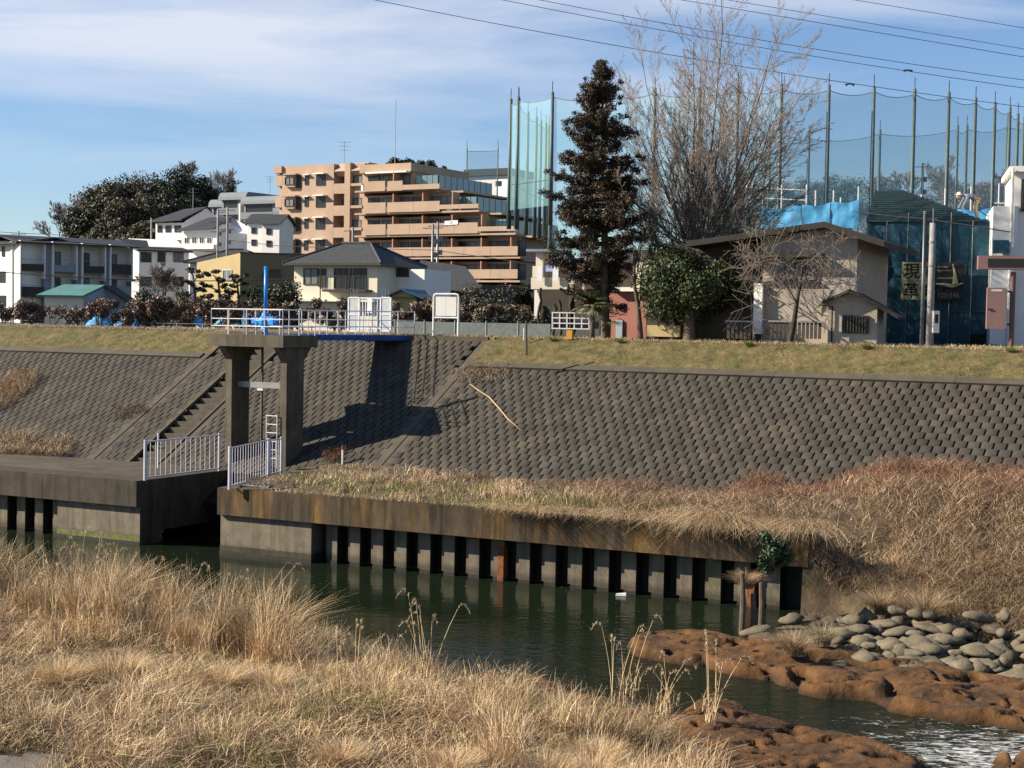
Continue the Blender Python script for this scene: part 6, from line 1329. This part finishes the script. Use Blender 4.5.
for i, (px, py) in enumerate([(865, 346), (553, 341), (620, 342), (1010, 353), (748, 344)]):
    p = ond(px, py, onz(px, py, CREST+.02).y if False else TC/(L.n[1]+L.n[0]*(px-512)/FPX)-.2); tussock(px, py, p.y, .4, .22, 260, ['dark green weed tuft on the crest below the barred window', 'green weed tuft left of the orange-yellow marker', 'green weed tuft on the crest under the pink house', 'green weed tuft on the crest under the river sign', 'green weed tuft on the crest below the corner pier'][i], GRN, 200+i, 1.2, CREST-.06, 'green weed tufts on the levee crest')

# ------------------------------------------------------------ TREES AND HEDGES
BR = [(.062, .038, .020), (.042, .030, .016), (.095, .058, .028), (.026, .026, .013)]
# conifer, brown-green, ragged
def conifer(px, ybase, ytop, D, label):
    rs_ = np.random.default_rng(8); top = ond(px, ytop, D); bz = 6.9; H = top.z-bz; x0, y0 = top.x, top.y
    root = empty('conifer', (x0, y0, bz), label, 'tree'); pl = [([(x0+.35, y0, bz-.2), (x0+.25, y0, bz+H*.35), (x0+.1, y0, bz+H*.7), (x0, y0, bz+H*.98)], [.19, .14, .08, .02])]
    cs, rd = [], []; 
    for i in range(190):
        q = rs_.random()**.9; z = bz+H*(.11+.87*q); wmax = min(2.35, 3.3*(1-q)**.62+.12)*(.45+.6*rs_.random()); up_ = rs_.uniform(.05, .55)
        if q < .1: wmax *= .8
        a_ = rs_.uniform(0, 6.28); ax = x0+.25*(1-q); dx, dy = math.cos(a_), math.sin(a_)*.9
        if dx > .3: wmax *= .80
        if q < .22 and dx > 0: wmax *= .6
        pts_ = [(ax+dx*wmax*t_, y0+dy*wmax*t_, z+wmax*(up_*t_*t_-.18*t_)) for t_ in (0, .35, .7, 1)]
        pl.append((pts_, [.045*(1-q)+.015, .03*(1-q)+.012, .016, .008]))
        for t_ in np.linspace(.35, 1.02, max(3, int(wmax*5))):
            cs.append((ax+dx*wmax*t_+rs_.normal()*.06, y0+dy*wmax*t_+rs_.normal()*.06, z+wmax*(up_*t_*t_-.18*t_)+rs_.normal()*.12)); rd.append(rs_.uniform(.17, .38)*(1.1-.3*t_))
    leaves('crown', cs, rd, 150000, .040, BR, (3, 3, 1.6, 2), m_leaf, root, squash=.75, shell=.25, asp=2.4)
    v, f = tubes_np(pl, 5); npmesh('trunk', v, f, m_bark, root, smooth=True)
conifer(602, 330, 60, 60.5, 'tall ragged brown-green conifer left of the leafless tree')
# big leafless tree: many ascending stems fanning out
def fan_tree(px, D, label):
    rs_ = np.random.default_rng(21); b_ = ond(px, 335, D); root = empty('leafless_tree', (b_.x, b_.y, 6.9), label, 'tree'); out = []
    P0 = np.array([b_.x, b_.y, 6.9]); trunk = [([P0-[0, 0, .2], P0+[.02, 0, 1.6], P0+[0, 0, 3.2]], [.26, .20, .15])]
    for i in range(38):
        a_ = rs_.uniform(0, 6.28); q = rs_.random(); z0 = 1.0+2.4*rs_.random(); sp = (.10+1.02*q); d = np.array([math.cos(a_)*sp, math.sin(a_)*sp*.8, 1.]); ln = (12.2-5.6*q-.35*z0)*rs_.uniform(.78, 1.05)
        if d[0] < 0: ln *= .92
        bare(rs_, P0+[0, 0, z0], d, ln, .044, 3, out, .55, .05, 9, .34, 7, .05, .14, .006)
    for i in range(26):
        a_ = rs_.uniform(0, 6.28); d = np.array([math.cos(a_)*2.0, math.sin(a_)*1.2, rs_.uniform(.3, 1.2)]); bare(rs_, P0+[0, 0, 2.2+1.6*rs_.random()], d, rs_.uniform(2.8, 4.6), .04, 2, out, .6, .10, 8, .42, 6, .07, .14, .0075)
    tk = [(p, q) for p, q, dd in out if dd == 3]; brs = [(p, q) for p, q, dd in out if dd < 3]
    v, f = tubes_np(trunk+tk, 5); npmesh('trunk', v, f, M('grey_bark', (.17, .14, .112), .95, .3, 3), root, smooth=True)
    v, f = tubes_np(brs, 3); npmesh('branches', v, f, m_twig, root)
fan_tree(694, 62, 'big leafless tree of many upright branches behind the evergreen bush')
# evergreen bush
leafy('evergreen_bush', tuple(L(*L.inv(ond(690, 335, 58.0))[:2], 6.9)), 5.3, 3.75, 'round glossy evergreen bush in front of the leafless tree', m_leaf, m_bark, 31, 45000, .062, [(.028, .044, .013), (.046, .066, .018), (.016, .026, .008), (.11, .125, .04)], (3, 3, 2, 1), 40, (.10, .27), 'bush', trunk=.3, low=.02)
# leafless fruit tree by the beige wall
p = ond(789, 338, 54.6)
bare_tree('leafless_tree', (p.x, p.y, 6.85), 4.6, 'leafless twisted tree in front of the beige wall', M('dark_bark', (.045, .036, .028), .95, .3, 4), 12, .12, 4, .98, .0, 5, shrink=.74, bmat=M('grey_twigs', (.17, .14, .115), .95, .2), first=.3, rmin=.008, lean=(.18, 0))
p = ond(838, 338, 55.5)
bare_tree('leafless_tree', (p.x-.5, p.y+.5, 7.3), 3.2, 'thin pale leafless sapling before the right end of the beige house', m_twig, 14, .05, 3, .8, .1, 5, shrink=.66, first=.3, rmin=.007)
# slender trunks right of conifer
p = ond(641, 338, 59); bare_tree('leafless_tree', (p.x, p.y, 6.85), 5.5, 'slim trunk standing between palm and evergreen bush', m_bark, 15, .12, 3, .6, .3, 4, rmin=.01)
# palm
def palm(px, D, h_, label, seed, R_=1.0, nf=16, group='palms under the conifer'):
    rs_ = np.random.default_rng(seed); b_ = ond(px, 335, D); root = empty('palm', (b_.x, b_.y, 6.85), label, 'palm', group); z = 6.85+h_
    MB().tube([(b_.x, b_.y, 6.7), (b_.x+.03, b_.y, z)], [.10, .085], 8).build('trunk', m_bark, root, smooth=True); V = []; 
    for i in range(nf):
        a_ = rs_.uniform(0, 6.28); el = rs_.uniform(-.5, 1.1); ln = R_*rs_.uniform(.7, 1.1); d = np.array([math.cos(a_)*math.cos(el), math.sin(a_)*math.cos(el), math.sin(el)]); s_ = np.cross(d, [0, 0, 1]); s_ /= np.linalg.norm(s_)+1e-6
        hub = np.array([b_.x, b_.y, z])+d*ln*.45
        for j in range(15):
            f_ = (j/14-.5)*2.3; dd = d*math.cos(f_)+s_*math.sin(f_); tip = hub+dd*ln*.55+np.array([0, 0, -.12*ln]); w_ = np.cross(dd, [0, 0, 1]); w_ /= np.linalg.norm(w_)+1e-6; w_ = w_*.018
            mid_ = hub+dd*ln*.3; V += [hub, mid_-w_, tip, mid_+w_]
    V = np.array(V); n_ = len(V)//4; npmesh('fronds', V, np.arange(n_*4).reshape(-1, 4), m_leaf, root, tint=np.repeat(pal(n_, [(.06, .09, .03), (.14, .17, .06), (.30, .33, .15)], (3, 2, 1)), 4, 0))
palm(592, 59.5, 1.35, 'fan palm under the conifer beside the lattice fence', 3, 1.0, 20); palm(608, 60.5, .8, 'lower fan palm behind the taller one', 4, .9, 16)
# tall dark stems before the balcony house
rs_ = np.random.default_rng(6); q = ond(558, 335, 62.5); rt = empty('stem_plants', (q.x, q.y, 6.85), 'tall dark knobbly stems in front of the cream balcony house', 'plant'); pl = []
for i in range(13): x = q.x+rs_.uniform(-.75, .75); y = q.y+rs_.uniform(-.2, .2); H_ = rs_.uniform(1.2, 2.3); pl.append(([(x+rs_.normal()*.05, y, 6.8+H_*t_) for t_ in np.linspace(0, 1, 9)], [.05+.022*(k % 2) for k in range(9)]))
v, f = tubes_np(pl, 6); npmesh('stems', v, f, M('dark_green_stem', (.03, .035, .022), .8), rt, smooth=True)
# hedge shrubs behind the road (brown twiggy, pruned)
HD = [(.175, .115, .085), (.12, .08, .058), (.25, .175, .13), (.065, .052, .036)]
def hedge_shrub(x0, x1, yt, D, label, seed, cols=HD, n=3800, sz=.085, cat='shrub', group='pruned shrubs behind the levee road', ybot=322):
    rs_ = np.random.default_rng(seed); a_ = ond(x0, yt, D); b_ = ond(x1, yt, D); w_ = b_.x-a_.x; H_ = a_.z-6.75; cx = (a_.x+b_.x)/2; root = empty('shrub', (cx, D, 6.75), label, cat, group)
    k = max(8, int(w_*9)); cs = [(cx+rs_.uniform(-.46, .46)*w_, D+rs_.uniform(-.5, .5), 6.75+H_*rs_.uniform(.30, .90)) for _ in range(k)]
    leaves('crown', cs, [rs_.uniform(.22, .38) for _ in cs], int(n*1.6), sz*.85, cols, [1]*len(cols), m_leaf, root, shell=.3)
    pl = []
    for i in range(max(3, int(w_*2.2))):
        x = cx+rs_.uniform(-.42, .42)*w_; t_ = cs[rs_.integers(k)]; pl.append(([(x, D-.05, 6.6), ((x*2+t_[0])/3+rs_.normal()*.1, D-.1, 6.75+H_*.4), t_], [.055, .04, .02]))
        t_ = cs[rs_.integers(k)]; pl.append(([(x, D-.05, 6.9), ((x+t_[0])/2, D-.2, 6.75+H_*.5), t_], [.035, .03, .015]))
    v, f = tubes_np(pl, 4); npmesh('stems', v, f, m_bark, root); return root
hedge_shrub(-6, 14, 304, 80, 'pruned brown shrub cut by the left picture edge', 1, n=1500)
hedge_shrub(15, 47, 299, 78, 'pruned brown shrub left of the white shed', 2)
hedge_shrub(44, 88, 303, 77, 'sparse pruned shrub with bare stems in front of the white shed', 3, n=900)
hedge_shrub(86, 118, 300, 76, 'pruned brown shrub at the right corner of the white shed', 4)
hedge_shrub(116, 150, 299, 75.5, 'pruned brown shrub under the leafless garden tree', 5)
hedge_shrub(146, 200, 297, 75, 'broad reddish brown pruned shrub left of the gate tower', 6, n=6000)
hedge_shrub(196, 262, 299, 74, 'reddish brown hedge shrub behind the blue hoist, left part', 7, n=6500)
hedge_shrub(258, 318, 300, 73, 'reddish brown hedge behind the tower railing', 8, n=6500)
hedge_shrub(314, 352, 300, 72, 'reddish brown hedge left of the white gate', 9, n=4200)
hedge_shrub(388, 436, 300, 69, 'brown hedge between white gate and notice board', 10, n=5200)
hedge_shrub(432, 482, 303, 68, 'brown hedge right behind the notice board', 11, n=5200)
hedge_shrub(474, 530, 304, 67, 'brown and green hedge right of the notice board', 12, cols=HD+[(.06, .065, .025)], n=5500)
DH = [(.018, .026, .010), (.028, .038, .014), (.012, .018, .008)]
hedge_shrub(476, 552, 318, 65.5, 'low clipped dark green hedge beside the lattice fence', 13, cols=DH, n=9000, sz=.06, group='dark evergreen hedges')
hedge_shrub(500, 534, 281, 74, 'tall dark evergreen hedge behind the low clipped one', 14, cols=DH, n=7000, sz=.09, group='dark evergreen hedges')
leafy('olive_bush', tuple(ond(489, 318, 76)[:2])+(6.8,), 3.3, 2.6, 'grey-green bush in front of the tiled wing roof', m_leaf, m_bark, 41, 6000, .08, [(.075, .07, .042), (.05, .048, .028), (.11, .105, .065)], (1, 1, 1), 20, (.18, .28), 'bush')
# garden trees behind the shrubs
p = ond(166, 318, 88); bare_tree('garden_tree', (p.x, p.y, 6.5), 5.4, 'leafless rounded garden tree in front of the white gable house', m_bark, 17, .13, 4, .75, .15, 6, shrink=.6, rmin=.012)
leafy('garden_bush', tuple(ond(150, 318, 84)[:2])+(6.6,), 3.2, 2.2, 'dark green bush at the foot of the leafless garden tree', m_leaf, m_bark, 42, 4000, .10, [(.03, .042, .016), (.05, .058, .022)], (1, 1), 14, (.2, .3), 'bush')
PC = [(.045, .052, .022), (.03, .036, .016), (.075, .07, .035), (.10, .085, .045)]
def cloud_pine(px, D, ytop, w_, label, seed):
    rs_ = np.random.default_rng(seed); q = ond(px, ytop, D); H_ = q.z-6.6; root = empty('cloud_pruned_tree', (q.x, q.y, 6.6), label, 'tree', 'cloud pruned garden trees'); cs = []; rd = []; pl = [([(q.x, q.y, 6.5), (q.x+.15, q.y, 6.6+H_*.5), (q.x, q.y, 6.6+H_*.9)], [.13, .10, .05])]
    for i in range(8):
        f_ = .3+.68*i/7; x = q.x+(-1)**i*w_/2*(1.05-f_*.8)*rs_.uniform(.5, 1); y = q.y+rs_.uniform(-.4, .4); z = 6.6+H_*f_; pl.append(([(q.x, q.y, z-.3), (x, y, z-.05)], [.05, .03]))
        for j in range(4): cs.append((x+rs_.normal()*.28, y+rs_.normal()*.2, z+rs_.normal()*.07)); rd.append(.24)
    leaves('crown', cs, rd, 3200, .085, PC, (2, 2, 1, 1), m_leaf, root, squash=.55, shell=.25); v, f = tubes_np(pl, 5); npmesh('trunk', v, f, m_bark, root)
cloud_pine(193, 92, 269, 2.2, 'dark slim pruned pine left of the yellow wall', 1); cloud_pine(218, 92, 273, 3.0, 'cloud pruned tree in front of the yellow wall, middle one', 2); cloud_pine(237, 93, 275, 2.6, 'cloud pruned tree at the corner of the yellow building', 3)
leafy('round_bush', tuple(ond(274, 318, 94)[:2])+(6.6,), 3.4, 3.2, 'rounded dark green bush behind the hoist pipe', m_leaf, m_bark, 44, 6000, .1, [(.028, .036, .015), (.045, .05, .022), (.07, .07, .032)], (1, 1, .7), 18, (.2, .3), 'bush')
leafy('round_bush', tuple(ond(286, 318, 97)[:2])+(6.6,), 2.9, 3.8, 'taller grey-green bush beside the white tiled-roof house', m_leaf, m_bark, 45, 5000, .1, [(.06, .055, .034), (.045, .043, .025)], (1, 1), 14, (.2, .3), 'bush')
# wooded hill on the left: single trees
WC = [[(.030, .036, .016), (.046, .052, .022), (.016, .020, .009)], [(.085, .070, .042), (.055, .050, .028), (.115, .095, .06)], [(.08, .078, .034), (.055, .055, .026), (.12, .10, .052)]]
spots = [(95, 300, 180, 250, 1, 20), (112, 296, 172, 250, 1, 20), (133, 300, 166, 250, 1, 17), (155, 302, 165, 250, 1, 16), (102, 285, 192, 255, 0, 13), (178, 300, 163, 245, 0, 17), (196, 305, 168, 245, 0, 16), (212, 310, 176, 240, 0, 13), (86, 282, 200, 262, 0, 16), (124, 276, 190, 262, 1, 14), (146, 278, 188, 255, 1, 13), (168, 284, 186, 250, 0, 13), (230, 315, 181, 235, 0, 8), (242, 315, 184, 235, 0, 6), (100, 262, 222, 262, 2, 11), (122, 258, 226, 262, 2, 11), (143, 256, 218, 258, 2, 10), (190, 290, 190, 245, 0, 13)]
wl_ = ['crown of dense dark broadleaf on the left wooded hill', 'brownish round crown on the left wooded hill', 'olive undergrowth crown low on the left wooded hill']
for i, (px, D, yt, yb, k, w_) in enumerate(spots):
    t_ = ond(px, yt, D); b_ = ond(px, yb, D)
    side = 'at %s of the hill' % ['the far left foot', 'the left shoulder', 'the top left', 'the top middle', 'the left middle', 'the top right', 'the upper right', 'the right shoulder', 'the lowest left', 'the left centre', 'the centre', 'the right centre', 'the right tail', 'the last right tail', 'the lower left front', 'the lower middle front', 'the lower right front', 'the right behind the ridge antenna'][i]
    leafy('hill_tree', (b_.x, b_.y, b_.z), w_*D/FPX*3.6, (t_.z-b_.z)*1.0, (['dense dark evergreen tree', 'brownish leafless-looking tree', 'low olive tree'][k])+' '+side, m_leaf, m_bark, 300+i, 13000, .27, WC[k], (1, 1, 1), 60, (.14, .20), 'tree', 'trees of the wooded hill on the left', low=.05)
for i, (px, D, yt, h_) in enumerate([(75, 290, 188, 13), (62, 295, 205, 10), (190, 318, 160, 9), (222, 325, 168, 10)]):
    t_ = ond(px, yt, D); bare_tree('leafless_tree', (t_.x, t_.y, t_.z-h_), h_*1.05, ['bare spreading tree at the left foot of the wooded hill, taller one', 'bare spreading tree at the left foot of the wooded hill, lower one', 'bare twigs of a tree above the top right of the hill', 'bare tree behind the right shoulder of the hill'][i], M('hazy_twigs', (.16, .13, .115), .95, .2), 60+i, .16, 4, .6, .12, 6, shrink=.6, rmin=.035, group='leafless trees around the wooded hill')
for i, (px, w_, yt) in enumerate([(392, 16, 155), (408, 14, 156), (428, 18, 155), (443, 10, 160)]):
    t_ = ond(px, yt, 330); leafy('ridge_tree', (t_.x, t_.y, t_.z-6.5), w_*330/FPX*1.25, 6.5, 'dark evergreen crown on the ridge above the peach block, number %s from the left' % ['one', 'two', 'three', 'four'][i], m_leaf, m_bark, 400+i, 2500, .35, WC[0], (1, 1, 1), 12, (.2, .3), 'tree', 'ridge trees above the peach block', low=.0)
# brown woods on the right behind the netting
RW = [[(.20, .12, .088), (.14, .088, .066), (.26, .165, .12)], [(.12, .108, .078), (.085, .078, .056), (.15, .135, .10)]]
for i, (px, D, yt, w_, k) in enumerate([(790, 300, 168, 34, 1), (822, 305, 165, 34, 1), (850, 300, 172, 30, 1), (884, 310, 178, 26, 0), (775, 290, 178, 30, 1), (742, 295, 176, 34, 1), (712, 295, 180, 34, 1), (925, 290, 182, 34, 0), (955, 290, 172, 38, 0), (985, 285, 168, 36, 0), (1015, 285, 165, 36, 0), (900, 292, 195, 34, 0), (940, 280, 190, 36, 0), (980, 278, 186, 36, 0)]):
    t_ = ond(px, yt, D); H_ = 13; lb = ('reddish brown leafless wood crown' if k == 0 else 'grey-brown leafless wood crown')+' behind the netting, '+['above the scaffold', 'right above the scaffold', 'left of the tarpaulin top', 'over the green roof', 'over the scaffold left end', 'behind the leafless tree right', 'behind the leafless tree centre', 'left of the roof worker', 'above the roof worker', 'above right of the worker', 'at the right edge', 'low over the green roof', 'low behind the worker', 'low beside the white building'][i]
    leafy('wood_tree', (t_.x, t_.y, t_.z-13), w_*D/FPX*2.9, H_, lb, m_leaf, m_bark, 500+i, 14000, .20, RW[k], (1, 1, 1), 22, (.12, .22), 'tree', 'brown woods behind the netting', low=.0)
for i, (px, D, yt, h_) in enumerate([(944, 262, 158, 9), (905, 268, 170, 8), (1003, 262, 160, 9), (880, 270, 172, 7)]):
    t_ = ond(px, yt, D); bare_tree('leafless_tree', (t_.x, t_.y, t_.z-h_), h_*1.05, 'reddish leafless tree %s' % ['rising above the roof worker', 'just right of the green roof peak', 'above the white building corner', 'left of the green roof peak'][i], M('reddish_twigs', (.20, .12, .085), .95, .2), 90+i, .14, 4, .6, .12, 6, shrink=.6, rmin=.035, group='reddish leafless trees behind the netting')
# blue sheets on the ground behind the shrubs
def heap(px0, px1, yt, D, label, seed):
    a_ = ond(px0, yt, D); b_ = ond(px1, yt, D); X_, Y_ = np.meshgrid(np.linspace(a_.x, b_.x, 30), np.linspace(D-.6, D+.8, 12)); e = np.clip(1-((X_-(a_.x+b_.x)/2)/((b_.x-a_.x)/2))**2, 0, 1)*np.clip(1-((Y_-D-.1)/.75)**2, 0, 1)
    Z_ = 6.7+(a_.z-6.7)*np.sqrt(e)*(.75+.5*(fbm(X_*1.8, Y_*1.8, seed)-.2)); tag(grid('blue_sheet', X_, Y_, Z_, m_tarp, None), label, 'tarpaulin', 'blue sheets on the ground behind the shrubs')
heap(86, 112, 313, 79, 'blue sheet heap right of the white shed', 1); heap(112, 142, 314, 79, 'flatter blue sheet heap between two shrubs', 2); heap(186, 204, 306, 77, 'blue sheet heap left of the gate tower railing', 3); heap(214, 262, 309, 76, 'long blue sheet heap seen through the tower railing left of the hoist', 4); heap(262, 290, 307, 76, 'blue sheet heap seen right behind the hoist', 5)
# litter
for (px, py, z, lb) in [(776, 470, 2.9, 'scrap of white litter on the brown growth right of centre'), (946, 462, 3.2, 'scrap of white litter high on the right bank'), (621, 595, WZ+.03, 'scrap of white litter floating by the sheet piles')]:
    p = onz(px, py, z); tag(MB().hexa([p+Vector(v_) for v_ in ((-.16, -.05, -.02), (.15, -.07, -.02), (.17, .06, -.02), (-.13, .05, -.02), (-.14, -.03, .05), (.12, -.05, .03), (.15, .05, .06), (-.12, .05, .03))]).build('litter', m_cloth), lb, 'litter')

# ------------------------------------------------------------ ROOF WORKER
def worker():
    q = ond(975, 220, 63.5); bx_, by_ = q.x, q.y; z0 = q.z; k = 1.0
    import bmesh
    root = empty('person', (bx_, by_, z0), 'worker in white helmet and grey top bending forward on the roof edge', 'person')
    def sk(name, V, E, rad, mat, sub=2, rootv=0):
        me = bpy.data.meshes.new(name); me.from_pydata([(bx_+x, by_+y, z0+z) for x, y, z in V], E, []); o = bpy.data.objects.new(name, me); col.objects.link(o)
        md = o.modifiers.new('s', 'SKIN'); me.skin_vertices[0] if me.skin_vertices else None
        lay = me.skin_vertices[0].data if me.skin_vertices else None
        for i, r_ in enumerate(rad): lay[i].radius = (r_, r_); lay[i].use_root = (i == rootv)
        o.modifiers.new('u', 'SUBSURF').levels = sub; dg = bpy.context.evaluated_depsgraph_get(); m2 = bpy.data.meshes.new_from_object(o.evaluated_get(dg)); bpy.data.objects.remove(o); m2.materials.clear(); m2.materials.append(mat)
        for p_ in m2.polygons: p_.use_smooth = True
        return link(name, m2, root)
    # pelvis high, torso bent forward to the left
    pel = (0, 0, .88); ch = (-.34, -.02, 1.02); nk = (-.50, -.02, 1.00); hd = (-.62, -.02, .97)
    body = sk('body', [pel, (-.17, 0, .97), ch, nk, hd, (-.70, -.02, .95), (-.38, -.20, .98), (-.46, -.22, .72), (-.56, -.16, .50), (-.60, -.15, .42), (-.38, .18, .98), (-.50, .20, .74), (-.62, .12, .54), (-.66, .10, .46)], [(0, 1), (1, 2), (2, 3), (3, 4), (4, 5), (2, 6), (6, 7), (7, 8), (8, 9), (2, 10), (10, 11), (11, 12), (12, 13)], [.14, .13, .16, .055, .09, .07, .07, .05, .04, .035, .07, .05, .04, .035], M('grey_work_jacket', (.22, .24, .28), .9, .2, 6))
    sk('trousers', [(0.01, 0, .88), (.02, -.11, .80), (-.06, -.13, .46), (.04, -.13, .06), (-.06, -.14, .03), (.04, .11, .80), (.06, .13, .45), (.16, .13, .06), (.06, .14, .03)], [(0, 1), (1, 2), (2, 3), (3, 4), (0, 5), (5, 6), (6, 7), (7, 8)], [.15, .10, .078, .055, .05, .10, .078, .055, .05], M('khaki_trousers', (.36, .30, .22), .9, .15, 6))
    hx = lambda r_, sq, cx, cy, cz, name, mat: None
    bm = bmesh.new(); bmesh.ops.create_uvsphere(bm, u_segments=14, v_segments=8, radius=.135)
    for v_ in bm.verts: v_.co = Vector((bx_-.69+v_.co.x*.8, by_-.02+v_.co.y*.9, z0+1.03+v_.co.z*.8)) if v_.co.z > -.05 else Vector((bx_-.71+v_.co.x*1.0, by_-.02+v_.co.y*1.0, z0+1.0))
    me = bpy.data.meshes.new('helmet'); bm.to_mesh(me); bm.free(); me.materials.append(m_cloth); link('helmet', me, root)
    bm = bmesh.new(); bmesh.ops.create_uvsphere(bm, u_segments=12, v_segments=8, radius=.095)
    for v_ in bm.verts: v_.co = Vector((bx_-.71+v_.co.x, by_-.02+v_.co.y*.85, z0+.94+v_.co.z*1.1))
    me = bpy.data.meshes.new('head'); bm.to_mesh(me); bm.free(); me.materials.append(M('skin', (.42, .25, .17), .6, .05)); link('head', me, root)
    # hose / strap he works with and his dark bag
    tag(MB().tube([(bx_+.12, by_+.1, z0+.45), (bx_+.45, by_, z0+.2), (bx_+.8, by_, z0+.03)], .02, 5).build('hose', m_dark), 'dark hose running from the roof worker to the right', 'hose')
    b2 = bmesh.new(); bmesh.ops.create_icosphere(b2, subdivisions=2, radius=.3)
    for v_ in b2.verts: v_.co = Vector((bx_+1.15+v_.co.x*.75, by_+.4+v_.co.y*.5, z0+.30+v_.co.z*(1.1 if v_.co.z > 0 else .9)))
    me = bpy.data.meshes.new('tool_bag'); b2.to_mesh(me); b2.free(); me.materials.append(m_fdark); o = bpy.data.objects.new('tool_bag', me); col.objects.link(o); tag(o, 'dark rounded bag standing on the roof right of the worker', 'bag')
    MB().box(Frame(bx_, by_, -22), -1.2, 1.9, -.5, .9, z0-.16, z0-.005).build('scaffold_board', m_wrap, bw)
worker()
